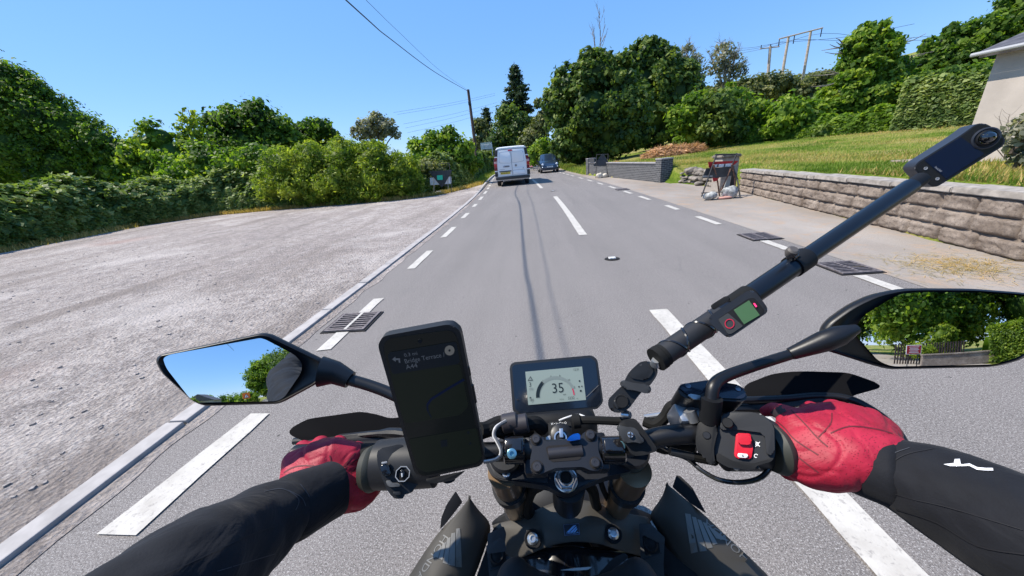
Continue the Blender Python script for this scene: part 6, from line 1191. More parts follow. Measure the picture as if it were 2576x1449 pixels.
# ------------------------------------------------------------------ straps of the tank bag
M_WEB = mat('black_webbing', (.032, .032, .034), .75, bump=.7, bscale=500); M_BAGF = mat('black_bag_fabric', (.010, .010, .012), .7, nscale=25, namt=.3, bump=.5, bscale=200)
tb = root('tank_bag', dp(*ZE(1200, 760), .60), 'black fabric tank bag with two webbing straps and snap buckles', 'bag')
def orgmesh(name, balls, vox, m, parent, it=6, fac=.5, fn=None):
    bm = bmesh.new()
    for bl in balls:
        c, r_ = bl[0], bl[1]; M = Matrix.Translation(Vector([float(q) for q in c])) @ ((bl[2].to_4x4() if len(bl) > 2 else Matrix.Identity(4)) @ (Matrix.Diagonal((*r_, 1)) if hasattr(r_, '__len__') else Matrix.Diagonal((r_, r_, r_, 1))))
        bmesh.ops.create_icosphere(bm, subdivisions=3, radius=1, matrix=M)
    me = bpy.data.meshes.new(name); bm.to_mesh(me); bm.free(); o = bpy.data.objects.new(name, me); COL.objects.link(o)
    r_ = o.modifiers.new('r', 'REMESH'); r_.mode = 'VOXEL'; r_.voxel_size = vox; r_.use_smooth_shade = True; s = o.modifiers.new('s', 'SMOOTH'); s.iterations = it; s.factor = fac
    dg = bpy.context.evaluated_depsgraph_get(); me2 = bpy.data.meshes.new_from_object(o.evaluated_get(dg)); bpy.data.objects.remove(o); b = base_of(parent)
    co = np.empty(len(me2.vertices)*3, np.float32); me2.vertices.foreach_get('co', co); co = co.reshape(-1, 3)
    if fn:
        nn = np.empty(len(co)*3, np.float32); me2.vertices.foreach_get('normal', nn); nn = nn.reshape(-1, 3); co = co+nn*np.array([fn(c) for c in co], np.float32)[:, None]
    co = co-np.array([b.x, b.y, b.z], np.float32); me2.vertices.foreach_set('co', co.astype(np.float32).ravel()); me2.polygons.foreach_set('use_smooth', np.ones(len(me2.polygons), bool))
    me2.name = name; me2.materials.clear(); me2.materials.append(m); me2.update(); return link(bpy.data.objects.new(name, me2), parent)
def chain(pts, step=.3):
    out = []
    for (a, ra), (b, rb) in zip(pts, pts[1:]):
        a = np.array(a, float); b = np.array(b, float); n = max(2, int(np.linalg.norm(b-a)/(step*min(ra, rb)))+1)
        for i in range(n): t = i/n; out.append((a+(b-a)*t, ra+(rb-ra)*t))
    out.append((np.array(pts[-1][0], float), pts[-1][1])); return out
bags = []
for x in np.linspace(760, 1680, 11): bags.append((dp(*ZE(x, 1010-(abs(x-1220)/460)**2*170), .560), (.032, .040, .024)))
orgmesh('bag_body', bags, .005, M_BAGF, tb, fn=lambda c: .002*mnoise.noise(Vector(c)*40))
pl2 = lambda nm, o, z, m, th=.004, par=tb, bev=.001, rnd=.003, lift=0: (lambda P, n: pl_(nm, ZE, o, P+n*lift, n, th, m, par, bev, rnd))(dp(*ZE(np.mean([q[0] for q in o]), np.mean([q[1] for q in o])), z), TOC(ZE(np.mean([q[0] for q in o]), np.mean([q[1] for q in o])), z))
for S_ in ([[(565, 470), (600, 455), (680, 415), (700, 470), (690, 540), (690, 780), (700, 1000), (590, 1000), (575, 780), (560, 620)], [(550, 560), (650, 500), (690, 520), (700, 600), (560, 620)], (630, 628)],
           [[(1670, 395), (1760, 400), (1860, 500), (1850, 700), (1870, 1000), (1700, 1000), (1690, 780), (1680, 560)], [(1705, 435), (1730, 430), (1862, 515), (1850, 555), (1700, 480)], (1755, 545)]):
    st = pl2('strap', S_[0], .652, M_WEB, .004); pl2('strap_keeper', S_[1], .643, M_WEB, .006, st); c = S_[2]
    Pq = dp(*ZE(*c), .640); n = TOC(ZE(*c), .64); dot('snap_buckle', ZE, c, 50, Pq, n, .004, M_BK2, st, lambda r: [(-.006, r*1.1), (.001, r*1.1), (.003, r*.9), (.0015, r*.7), (.004, r*.3)])
    pl2('buckle_body', [(c[0]-62, c[1]-60), (c[0]+55, c[1]-70), (c[0]+72, c[1]+70), (c[0]-40, c[1]+85)], .648, M_BK2, .006, st)
    pl2('strap_edge', [(c[0]-58, c[1]+105), (c[0]+80, c[1]+60), (c[0]+88, c[1]+68), (c[0]-50, c[1]+120)], .642, M_BK, .006, st)
for a in ([(760, 690), (830, 660), (860, 690), (960, 760), (1000, 830), (900, 850), (740, 790)], [(1380, 760), (1480, 650), (1560, 610), (1600, 640), (1500, 720), (1430, 830), (1350, 850)]): pl2('bag_flap', a, .618, M_BAGF, .012, tb, .004, .006)
pl2('white_trim', [(1090, 738), (1200, 722), (1330, 712), (1300, 735), (1190, 742)], .612, mat('white_piping', (.6, .6, .58), .6), .002)
# ------------------------------------------------------------------ phone on its mount
c4 = [dp(*ZC(100, 170), .345), dp(*ZC(640, 110), .345), dp(*ZC(340, 1110), .405)]; FN = np.cross(c4[1]-c4[0], c4[2]-c4[0]); FN /= np.linalg.norm(FN); FN *= np.sign(FN @ (CAM-c4[0])); FP = c4[0]
ph = root('smartphone', onpl(*ZC(450, 600), FP, FN), 'black smartphone in a case showing a dim navigation map, upright left of the dash', 'phone')
pl_('phone_case', ZC, [(75, 240), (72, 205), (98, 160), (130, 145), (540, 70), (590, 72), (640, 112), (652, 150), (812, 985), (805, 1030), (775, 1058), (410, 1135), (350, 1128), (318, 1085)], FP, FN, .011, mat('phone_case', (.010, .010, .011), .55), ph, .0022, .003, 3)
GP_ = FP+FN*.0006
pl_('phone_glass', ZC, [(108, 245), (115, 195), (150, 165), (560, 108), (600, 125), (622, 165), (793, 985), (788, 1025), (755, 1045), (400, 1122), (360, 1112), (338, 1078)], GP_, FN, .001, mat('phone_glass', (.002, .0025, .003), .16, spec=.15, emit=(.003, .004, .0045), estr=1), ph, 0, .003)
M_PH1 = mat('map_panel_dark', (.002, .004, .008), .3, spec=.12, emit=(.0025, .004, .006), estr=1); M_PH2 = mat('map_dim_text', (.03, .035, .045), .3, spec=.12, emit=(.030, .036, .046), estr=1); M_PH3 = mat('map_grey', (.02, .02, .022), .3, spec=.12, emit=(.055, .058, .06), estr=1); M_PH4 = mat('map_route', (.001, .002, .010), .3, spec=.12, emit=(.001, .003, .012), estr=1); M_PH5 = mat('map_green', (.002, .003, .003), .3, spec=.12, emit=(.004, .0058, .005), estr=1)
pl_('map_area', ZC, [(150, 400), (640, 345), (700, 640), (640, 700), (260, 760), (215, 640)], GP_+FN*.0006, FN, .0003, M_PH5, ph, 0, .004); pl_('map_area', ZC, [(280, 870), (760, 790), (795, 990), (760, 1030), (400, 1100), (345, 1070)], GP_+FN*.0006, FN, .0003, M_PH5, ph, 0, .004)
pl_('direction_banner', ZC, [(138, 285), (150, 265), (600, 190), (618, 200), (640, 330), (625, 345), (180, 415), (165, 405)], GP_+FN*.0010, FN, .0003, M_PH1, ph, 0, .002)
pu = onpl(*ZC(515, 290), GP_, FN)-onpl(*ZC(258, 335), GP_, FN); pv = onpl(*ZC(258, 300), GP_, FN)-onpl(*ZC(270, 380), GP_, FN)
text(ph, 'Bridge Terrace /', onpl(*ZC(260, 336), GP_, FN), pu, pv, .0052, M_PH2, .0013, 'banner_text', font_scale=.86); text(ph, 'A44', onpl(*ZC(270, 376), GP_, FN), pu, pv, .0052, M_PH2, .0013, 'banner_text'); text(ph, '0.3 mi', onpl(*ZC(256, 290), GP_, FN), pu, pv, .0040, M_PH2, .0013, 'banner_text')
ring_c = ring(ph, ZC, (568, 250), 0.5, 34, 0, 359, GP_+FN*.0014, FN, M_PH3, 'compass_button', 30); ring(ph, ZC, (568, 250), .5, 8, 0, 359, GP_+FN*.0018, FN, M_PH1, 'compass_dot', 12)
pl_('turn_arrow', ZC, [(168, 312), (190, 293), (190, 305), (222, 305), (225, 335), (215, 335), (212, 316), (192, 317), (193, 328)], GP_+FN*.0013, FN, .0003, M_PH2, ph, 0); ring(ph, ZC, (362, 186), .5, 15, 0, 359, GP_+FN*.0012, FN, M_VOID, 'selfie_camera', 18)
RT = [(668, 452), (560, 515), (440, 590), (412, 630), (415, 670), (440, 715)]; L1 = [(x-5, y-6) for x, y in RT]; pl_('route_line', ZC, L1+[(x+6, y+6) for x, y in RT[::-1]], GP_+FN*.0012, FN, .0003, M_PH4, ph, 0)
for q in ([(505, 880), (550, 870), (555, 915), (510, 925)], [(690, 815), (705, 812), (708, 828), (693, 832)], [(700, 905), (715, 885), (722, 903)]): pl_('map_icon', ZC, q, GP_+FN*.0012, FN, .0003, M_PH1, ph, 0)
for a, b in (((693, 365), (704, 420)), ((722, 490), (745, 610))): q0 = onpl(*ZC(*a), FP-FN*.005, FN); q1 = onpl(*ZC(*b), FP-FN*.005, FN); bm = bmesh.new(); tube(bm, [q0, q1], .0025, 8); bmobj('side_button', bm, mat('phone_case'), ph, True)
pm = root('phone_mount', dp(1120, 1080, .44), 'black clamp arm holding the phone above the handlebar', 'phone mount')
bm = bmesh.new(); cc = onpl(*ZC(480, 720), FP-FN*.0125, FN); lathe(bm, cc, -FN, [(0, .030), (.010, .030), (.014, .016), (.03, .013)], 24); bmobj('mount_head', bm, M_BK2, pm, True); bm = bmesh.new(); tube(bm, [cc-FN*.02, dp(1180, 1120, .49)], [.013, .012], 14); bmobj('mount_arm', bm, M_BK, pm, True)
for a, b in (((300, 860), (335, 830)), ((690, 760), (700, 770))):
    q = onpl(*ZC(*a), FP+FN*.001, FN)
bm = bmesh.new(); plate(bm, ZC, [(212, 640), (240, 640), (232, 700), (262, 720), (268, 760), (250, 778), (222, 775)], FP-FN*.001, FN, .012, .002, 2, .002); bmobj('mount_jaw', bm, mat('grey_mount_jaw', (.05, .048, .046), .5), pm, True)
bm = bmesh.new(); plate(bm, ZC, [(400, 1145), (640, 1095), (680, 1085), (600, 1150), (480, 1175), (410, 1170)], dp(1180, 1205, .43), TOC((1180, 1205), .43), .02, .003, 2, .004); bmobj('mount_base', bm, M_BK2, pm, True)
# ------------------------------------------------------------------ camera pole, 360 camera, small remote
LA, LB = dp(1650, 905, .455), dp(2318, 450, .565); LDv = LB-LA; LL_ = np.linalg.norm(LDv); LD_ = LDv/LL_
def onpole(px, py=None):   # parameter of the pole point nearest that column
    lo, hi = 0, 1
    for _ in range(40):
        m_ = (lo+hi)/2; v = RM.T @ (LA+LDv*m_-CAM); x = QW/2+FQ*v[0]/-v[2]
        if x < px: lo = m_
        else: hi = m_
    return LA+LDv*lo
st = root('camera_pole', LA, 'black telescopic camera pole rising to the right from the handlebar', 'camera pole')
def ptube(nm, p0, p1, r_, m, n=24): bm = bmesh.new(); tube(bm, [onpole(p0), onpole(p1)], r_, n); return bmobj(nm, bm, m, st, True)
M_GRIPF = mat('grip_foam', (.014, .014, .016), .6, bump=.3, bscale=300); M_TUBE = mat('dark_blue_black_tube', (.014, .018, .026), .32, .5)
gr = ptube('grip', 1668, 1812, .0148, M_GRIPF)
PX_ = frame(LD_); 
for s in (-1, 1):
    bm = bmesh.new(); a0, a1 = onpole(1672), onpole(1808); P = []
    for i in range(61): t = i/60; th_ = s*t*6.283*2.0; P.append(a0+(a1-a0)*t+(np.array(PX_.col[0])*math.cos(th_)+np.array(PX_.col[1])*math.sin(th_))*.0143)
    tube(bm, P, .0020, 6); bmobj('grip_pattern', bm, M_GLOSS, gr, True)
for p0, p1, r_ in ((1650, 1662, .0165), (1663, 1670, .0158)): ptube('end_collar', p0, p1, r_, M_RUB)
ptube('lower_tube', 1810, 2000, .0145, M_TUBE); ptube('lock_collar', 1992, 2026, .0165, M_BK2); ptube('upper_tube', 2020, 2290, .0126, M_TUBE); ptube('top_joint', 2285, 2335, .0108, M_BK2)
bm = bmesh.new(); c = onpole(2004); ab(bm, c+np.array([-.012, -.006, .014]), (.012, .008, .012), PX_, .002); bmobj('lock_button', bm, M_GLOSS, st); bm = bmesh.new(); lathe(bm, dp(1990, 636, .485), (0, -.5, .8), [(-.006, .005), (0, .008), (.006, .0075), (.008, .005)], 14); bmobj('lock_screw', bm, mat('knurled_screw', (.08, .07, .065), .6), st, True)
ma = root('ball_mount_arm', dp(1600, 980, .48), 'black double ball joint arm with wing knob linking pole to handlebar', 'mount arm')
AP = dp(1600, 980, .470); AN = TOC((1600, 980), .470)
def mp(nm, o, lift, th, m, bev=.003, rnd=.005, Z=ZB): bm = bmesh.new(); plate(bm, Z, o, AP+AN*lift, AN, th, bev, 3, rnd); return bmobj(nm, bm, m, ma, True)
mp('arm_body', [(130, 700), (135, 650), (225, 560), (250, 540), (300, 430), (400, 340), (480, 335), (540, 375), (540, 450), (480, 540), (400, 600), (305, 730), (240, 768), (155, 755)], 0, .026, mat('arm_casting', (.014, .0145, .016), .42, .3), .006, .01)
mp('arm_facet', [(300, 450), (395, 360), (470, 355), (510, 395), (500, 440), (450, 500), (330, 480)], .003, .006, mat('arm_casting'), .003, .005); mp('arm_facet', [(180, 640), (240, 600), (310, 650), (300, 700), (240, 740), (170, 720)], .003, .006, mat('arm_casting'), .003, .005)
mp('wing_knob', [(222, 525), (250, 490), (350, 520), (460, 528), (492, 560), (482, 600), (440, 607), (360, 580), (260, 568)], .014, .012, mat('charcoal_knob'), .004, .008)
bm = bmesh.new(); lathe(bm, onpl(*ZB(243, 668), AP+AN*.0032, AN), AN, [(0, .0085), (.0012, .0085), (.0012, .0072), (.0004, .007)], 24); bmobj('round_mark', bm, M_BK2, ma, True)
for q, dz in ((ZB(525, 360), .462), (ZB(260, 775), .482)): bm = bmesh.new(); e = LA if q[1] < 1000 else dp(1585, 1045, .475); tube(bm, [dp(*q, dz), e], [.0075, .005], 14); bmobj('ball_stud', bm, M_STEEL, ma, True)
nc = np.array([-.42, -.30, 1.0]); nc = RM @ (nc/np.linalg.norm(nc)); CPl = dp(*ZS(1270, 680), .555)
c3 = root('panoramic_camera', CPl, 'slim black 360 camera with domed lens on top of the pole', 'camera')
def cp(nm, o, lift, th, m, bev=.0015, rnd=.004, seg=3, par=None): bm = bmesh.new(); plate(bm, ZS, o, CPl+nc*lift, nc, th, bev, seg, rnd); return bmobj(nm, bm, m, par or c3, True)
M_CAMB = mat('camera_body', (.022, .025, .034), .45, bump=.1, bscale=500)
cp('camera_body', [(545, 880), (600, 800), (1290, 370), (1530, 195), (1650, 170), (1770, 225), (1990, 410), (2003, 470), (1960, 550), (940, 1180), (860, 1205), (790, 1170), (560, 930)], 0, .030, M_CAMB, .003, .008)
cp('camera_face', [(565, 885), (615, 818), (1300, 392), (1535, 215), (1645, 190), (1755, 240), (1965, 415), (1978, 470), (1940, 535), (925, 1160), (850, 1182), (805, 1155), (585, 930)], .0008, .001, mat('camera_face', (.018, .018, .022), .25, coat=.3), 0, .006)
cp('touch_screen', [(1290, 400), (1668, 668), (1060, 1068), (712, 775)], .0014, .0006, mat('touch_screen', (.010, .018, .045), .12, spec=.5), 0, .001)
for r_, h0, m in ((200, .001, M_CAMB), (150, .003, M_BK2)): 
    c0 = onpl(*ZS(1690, 420), CPl+nc*.001, nc); k = np.linalg.norm(onpl(*ZS(1690, 420+r_), CPl+nc*.001, nc)-c0)*.85; bm = bmesh.new(); lathe(bm, c0, nc, [(0, k), (h0, k), (h0+.001, k*.88), (h0, k*.8)], 36); bmobj('lens_ring', bm, m, c3, True)
bm = bmesh.new(); c0 = onpl(*ZS(1700, 410), CPl+nc*.002, nc); k = .0088; lathe(bm, c0, nc, [(0, k*1.12), (.003, k*1.1), (.0031, k), (.0055, k*.92), (.0085, k*.7), (.0105, k*.4), (.0112, .0005)], 36); bmobj('lens_dome', bm, mat('lens_glass', (.003, .003, .004), .03, spec=.8, coat=1), c3, True)
bm = bmesh.new(); c0 = onpl(*ZS(1690, 420), CPl-nc*.030, nc); lathe(bm, c0, -nc, [(0, .013), (.004, .012), (.009, .007), (.011, .001)], 28); bmobj('rear_lens', bm, mat('lens_glass'), c3, True)
uu = onpl(*ZS(980, 965), CPl, nc)-onpl(*ZS(860, 870), CPl, nc); vv_ = onpl(*ZS(860, 870), CPl, nc)-onpl(*ZS(780, 925), CPl, nc); M_PRN = mat('grey_print', (.42, .42, .44), .5)
text(c3, 'Insta360', onpl(*ZS(855, 885), CPl+nc*.0005, nc), uu, vv_, .0028, M_PRN, .002, 'maker_mark', font_scale=.9); cp('shutter_mark', [(680, 1030), (705, 1018), (765, 1068), (745, 1088)], .0022, .0004, M_PRN, 0, .0005)
for c in ((730, 900), (917, 1067)): bm = bmesh.new(); lathe(bm, onpl(*ZS(*c), CPl+nc*.001, nc), nc, [(0, .0024), (.0005, .0024), (.0005, .0017), (0, .0016)], 16); bmobj('button_mark', bm, M_PRN, c3, True)
for t in (.3, .42, .56, .72): 
    q = np.array([400+t*780, 870-t*540]); 
bm = bmesh.new()
rmN = TOC((1855, 790), .415); rmP = dp(1855, 790, .418)
rm = root('camera_remote', rmP, 'small black camera remote with green screen strapped to the pole grip', 'remote control')
def rp_(nm, o, lift, th, m, bev=.0012, rnd=.002, par=None): bm = bmesh.new(); plate(bm, ZG, o, rmP+rmN*lift, rmN, th, bev, 3, rnd); return bmobj(nm, bm, m, par or rm, True)
rp_('remote_body', [(603, 600), (615, 570), (930, 358), (985, 343), (1035, 385), (1122, 505), (1112, 545), (805, 755), (760, 762), (715, 725), (620, 640)], 0, .014, mat('remote_body', (.016, .016, .018), .3), .0035, .006)
rp_('face_panel', [(680, 600), (945, 420), (1000, 410), (1090, 520), (1085, 550), (800, 735), (770, 735)], .0006, .001, M_BK2, 0, .003); rp_('button_panel', [(683, 603), (770, 545), (905, 660), (800, 730), (770, 730)], .0012, .0008, mat('button_panel', (.03, .031, .032), .5), 0, .002)
rp_('green_display', [(822, 520), (955, 435), (1050, 565), (912, 645)], .0013, .0006, mat('green_display', (.03, .06, .03), .3, emit=(.030, .075, .030), estr=.9), 0, 0)
ring(rm, ZG, (785, 640), 35, 43, 0, 359, rmP+rmN*.0022, rmN, mat('red_record_ring', (.45, .01, .04), .5), 'record_ring', 30)
rp_('record_lamp', [(993, 463), (1005, 458), (1027, 490), (1015, 496)], .0024, .0006, mat('record_lamp', (.6, .02, .08), .4, emit=(1, .03, .16), estr=1.4), 0, .0006)
rp_('mount_clip', [(615, 485), (640, 465), (750, 395), (785, 405), (790, 430), (640, 520)], -.010, .014, M_BK2)
bm = bmesh.new(); tube(bm, [onpole(1835), onpole(1885)], .0168, 24); bmobj('strap', bm, M_RUB, rm, True)
# ------------------------------------------------------------------ rider
def make_leather():
    t = NT('red_perforated_leather', .56, .35)
    c = t.ramp(t.noise(35, 4), (.3, (.27, .008, .025)), (.7, (.40, .016, .045)))
    d = t.vor(420); pm = t.noise(14, 2); hole = t.math('MULTIPLY', t.ramp(d, (.18, 1), (.26, 0)), t.ramp(pm, (.46, 0), (.50, 1)))
    c = t.mix(hole, c, (.16, .006, .018)); t.color(c)
    b = t.noise(70, 6, .65, dist=.8); w = t.noise(22, 3, .5, vec=t.map((1, 2.4, 1)), dist=1.5)
    h = t.math('ADD', t.math('MULTIPLY', b, .5), w); h = t.math('SUBTRACT', h, t.math('MULTIPLY', hole, .5)); t.bump(h, .45, .0025); return t.m
def make_softshell():
    t = NT('black_softshell_cloth', .8, .22)
    t.color(t.ramp(t.noise(30, 4), (.3, (.0065, .007, .010)), (.7, (.010, .011, .015))))
    a = t.noise(11, 3, .5, vec=t.map((1.0, 1.0, 2.2)), dist=1.4); b = t.noise(500, 2, .6)
    t.bump(t.math('ADD', a, t.math('MULTIPLY', b, .05)), .5, .010); t.p.inputs['Sheen Weight'].default_value = .05; return t.m
M_LEA = make_leather(); M_SOFT = make_softshell()
rd = root('person', (0, -.35, 0), 'motorcycle rider in black jacket and red leather gloves gripping both handlebar ends', 'person')
def pq(x, y, z, r_): return (dp(x, y, z), r_)
def N3(c, s, k=0): return mnoise.noise(Vector((float(c[0])*s+k, float(c[1])*s, float(c[2])*s)))
B = []
rw = [pq(2175, 1160, .412, .030), pq(2250, 1188, .392, .038), pq(2370, 1240, .360, .047), pq(2500, 1300, .332, .053), pq(2660, 1385, .298, .057), ((.475, .08, 1.13), .062), ((.42, -.08, 1.24), .068), ((.24, -.24, 1.37), .075)]
lw = [pq(815, 1232, .470, .030), pq(750, 1268, .440, .037), pq(660, 1322, .395, .044), pq(550, 1400, .340, .050), pq(440, 1490, .290, .055), ((-.33, .08, 1.20), .062), ((-.32, -.08, 1.27), .068), ((-.19, -.24, 1.38), .075)]
for ch in (rw, lw): B += chain(ch, .35)
B += chain([((0.02, -.38, .90), .145), ((.02, -.32, 1.08), .145), ((.02, -.27, 1.22), .150), ((.02, -.25, 1.33), .125), ((.02, -.22, 1.45), .065)], .3)
B += chain([((-.19, -.24, 1.37), .085), ((.23, -.24, 1.36), .085)], .3)
B.append(((.02, -.20, 1.56), (.085, .10, .12)))
for s in (-1, 1):
    B += chain([((.02+s*.09, -.36, .86), .105), ((.02+s*.24, -.08, .73), .075), ((.02+s*.23, -.07, .68), .066), ((.02+s*.21, -.20, .36), .048)], .4)
def fold(c):
    y = c[1]; k = 1 if y > -.15 else .6
    q = np.array(c); a = N3(q*np.array([1, 1, 2]), 14); b = N3(q, 34, 5); return k*(.0050*a+.0020*b-.0022*max(0, .25-abs(N3(q*np.array([1.4, 1, 1.4]), 17, 9)))*3)
body = orgmesh('body', B, .0065, M_SOFT, rd, 5, .5, fold)
def cuff(c0, c1, r0, r1):
    c0 = np.array(c0); c1 = np.array(c1); ax = (c1-c0)/np.linalg.norm(c1-c0); L_ = np.linalg.norm(c1-c0); bm = bmesh.new(); F_ = frame(ax); X_, Y_ = np.array(F_.col[0]), np.array(F_.col[1])
    prof = [(.012, r0*.80), (.001, r0*.93), (-.001, r0*.985), (.001, r0*1.01)]+[(L_*t, r0+(r1-r0)*t) for t in (.1, .25, .4, .55, .7, .85)]+[(L_, r1*.96), (L_*1.02, r1*.86)]; rings = []
    for h, r_ in prof:
        rings.append([bm.verts.new(c0+ax*(h+.004*N3(c0+X_*math.cos(a)*.05+Y_*math.sin(a)*.05, 16, 3))+(X_*math.cos(a)+Y_*math.sin(a))*(r_*(1+.05*N3(c0+ax*h+(X_*math.cos(a)+Y_*math.sin(a))*.04, 22)))) for a in [6.2832*k/40 for k in range(40)]])
    for a, b in zip(rings, rings[1:]):
        for k in range(40): bm.faces.new((a[k], a[(k+1) % 40], b[(k+1) % 40], b[k]))
    return bmobj('sleeve_cuff', bm, M_SOFT, body, True, auto=70)
cuff(dp(2128, 1152, .422), dp(2262, 1192, .388), .0365, .041); cuff(dp(838, 1228, .478), dp(722, 1284, .425), .0365, .041)
M_BOOT = mat('black_boot_leather', (.015, .015, .015), .5)
for s in (-1, 1): orgmesh('boot', chain([((.02+s*.21, -.20, .42), .052), ((.02+s*.21, -.20, .33), .05), ((.02+s*.25, -.17, .30), .045), ((.02+s*.25, -.06, .29), .038)], .3), .008, M_BOOT, rd, 4)
bm = bmesh.new(); bmesh.ops.create_uvsphere(bm, u_segments=36, v_segments=24, radius=1, matrix=Matrix.Translation((.02, -.215, 1.585)) @ Matrix.Diagonal((.128, .150, .145, 1)))
hm = bmobj('helmet', bm, mat('black_helmet_shell', (.02, .02, .022), .2, coat=1), rd, True); bm = bmesh.new()
V = [[(.02+.131*math.sin(a)*math.cos(e), -.215+.153*math.cos(a)*math.cos(e), 1.585+.148*math.sin(e)) for a in np.linspace(-1.1, 1.1, 12)] for e in np.linspace(-.12, .42, 6)]
vs = [[bm.verts.new(p) for p in r_] for r_ in V]
for i in range(5):
    for j in range(11): bm.faces.new((vs[i][j], vs[i][j+1], vs[i+1][j+1], vs[i+1][j]))
bmobj('visor', bm, M_GLOSS, hm, True)
# gloves: back of hand, heel, thumb and four curled fingers of unequal length
def glove(name, balls, fingers, label):
    L_ = [(dp(x, y, z), r_) for x, y, z, r_ in balls]
    n0 = len(L_)
    for i in range(n0):
        for j in range(i):
            if np.linalg.norm(L_[i][0]-L_[j][0]) < .040:
                for t in (.33, .67): L_.append((L_[i][0]*(1-t)+L_[j][0]*t, (L_[i][1]*(1-t)+L_[j][1]*t)*.985))
    for f in fingers: L_ += chain([(dp(x, y, z), r_) for x, y, z, r_ in f], .3)
    o = orgmesh(name, L_, .0024, M_LEA, rd, 16, .5, lambda c: .0005*N3(c, 60)+.0016*N3(np.array(c)*np.array([1, 2, 1]), 24, 4)-.0030*max(0, .10-abs(N3(c, 18, 7)))*5-.0022*max(0, .08-abs(N3(c, 31, 2)))*6); o['label'] = label; return o
gR = glove('glove', [(2010, 1085, .452, .026), (2065, 1068, .452, .028), (2125, 1062, .447, .027), (2180, 1072, .442, .024), (2225, 1088, .437, .018), (2015, 1125, .440, .029), (2070, 1112, .432, .033), (2130, 1105, .426, .032), (2190, 1110, .420, .027),
     (2000, 1155, .436, .022), (2040, 1165, .426, .028), (2095, 1160, .416, .032), (2150, 1150, .408, .033), (2210, 1140, .402, .030), (2005, 1180, .440, .014), (2045, 1186, .430, .020), (2090, 1186, .420, .024), (2140, 1172, .410, .028)],
    [[(2000, 1060, .456, .017), (1972, 1038, .478, .0125), (1945, 1030, .497, .0105), (1925, 1036, .505, .0085)],
     [(2045, 1048, .458, .0165), (2040, 1034, .480, .0145), (2038, 1050, .503, .0125), (2036, 1085, .508, .0110)],
     [(2100, 1042, .454, .0165), (2098, 1030, .476, .0145), (2096, 1050, .500, .0125), (2094, 1088, .504, .0110)],
     [(2158, 1050, .448, .0150), (2156, 1040, .468, .0130), (2154, 1062, .490, .0115), (2150, 1095, .494, .0100)],
     [(2020, 1170, .436, .0190), (1985, 1178, .452, .0150), (1975, 1160, .472, .0125), (1985, 1135, .488, .0110)]], 'right red leather glove, lit by the sun')
gL = glove('glove', [(740, 1165, .505, .018), (790, 1148, .505, .020), (840, 1140, .507, .022), (885, 1148, .510, .020), (775, 1165, .510, .024), (820, 1148, .522, .027), (868, 1152, .525, .026), (905, 1168, .523, .021), (745, 1190, .505, .022), (765, 1195, .497, .026), (815, 1190, .500, .033), (865, 1192, .505, .030), (905, 1200, .508, .022),
     (745, 1225, .480, .022), (790, 1230, .480, .031), (845, 1232, .487, .030), (890, 1235, .495, .025), (920, 1240, .500, .018), (870, 1258, .488, .018), (905, 1262, .495, .014)],
    [[(760, 1150, .525, .0150), (762, 1128, .545, .0130), (764, 1135, .565, .0115), (764, 1165, .570, .0100)],
     [(805, 1138, .528, .0165), (806, 1118, .550, .0145), (808, 1126, .572, .0125), (808, 1160, .577, .0110)],
     [(850, 1136, .530, .0165), (852, 1118, .552, .0145), (853, 1128, .574, .0125), (853, 1162, .578, .0110)],
     [(895, 1150, .530, .0160), (898, 1132, .550, .0140), (898, 1140, .572, .0120), (898, 1170, .576, .0105)],
     [(900, 1222, .502, .0180), (938, 1226, .515, .0145), (945, 1205, .532, .0125), (938, 1185, .545, .0110)]], 'left red leather glove, partly in shade')
bpy.context.view_layer.update()
TB, TGR, TGL = bvh_of(body), bvh_of(gR), bvh_of(gL)
def strip_on(nm, T, Z, path, w, m, par, lift=.0015):
    """raised seam or strip following a path of zoom pixels on the surface"""
    P = smooth_path([(x, y, 0) for x, y in path], 5); qs = []
    for i, p in enumerate(P):
        a = P[max(i-1, 0)]; b = P[min(i+1, len(P)-1)]; t = (b-a)[:2]; t /= np.linalg.norm(t)+1e-9; nx = np.array([-t[1], t[0]])*w/2; qs.append((p[:2]-nx, p[:2]+nx))
    o_ = Vector([float(q) for q in CAM]); bm = bmesh.new(); pv_ = None
    for a, b in qs:
        v = []
        for q in (a, b):
            dd = Vector([float(c) for c in ray(*Z(*q))]).normalized(); h = T.ray_cast(o_, dd)
            if h[0] is None: v = None; break
            v.append(h[0]-dd*lift)
        if v and pv_ and (v[0]-pv_[0]).length < .03 and (v[1]-pv_[1]).length < .03: bm.faces.new([bm.verts.new(c) for c in (pv_[0], pv_[1], v[1], v[0])])
        pv_ = v
    bmesh.ops.remove_doubles(bm, verts=bm.verts, dist=1e-6); return bmobj(nm, bm, m, par, True)
M_STITCH = mat('dark_red_seam', (.10, .004, .012), .7); M_CSEAM = mat('cloth_seam', (.006, .006, .009), .8); M_CSEAM2 = mat('cloth_seam_edge', (.035, .038, .048), .7); M_WMARK = mat('white_printed_mark', (.75, .75, .78), .5)
for pth in ([(130, 230), (230, 330), (320, 430), (400, 500)], [(100, 500), (200, 590), (330, 690)], [(330, 430), (420, 330), (430, 250)], [(20, 310), (80, 360), (160, 450), (330, 560)], [(420, 400), (560, 350), (760, 370), (930, 420)]): strip_on('glove_seam', TGR, ZF, pth, 10, M_STITCH, gR, .0006)
strip_on('finger_strap', TGR, ZB, [(1455, 830), (1500, 770), (1560, 735), (1620, 705)], 62, mat('black_elastic', (.02, .012, .016), .7), gR, .0010)
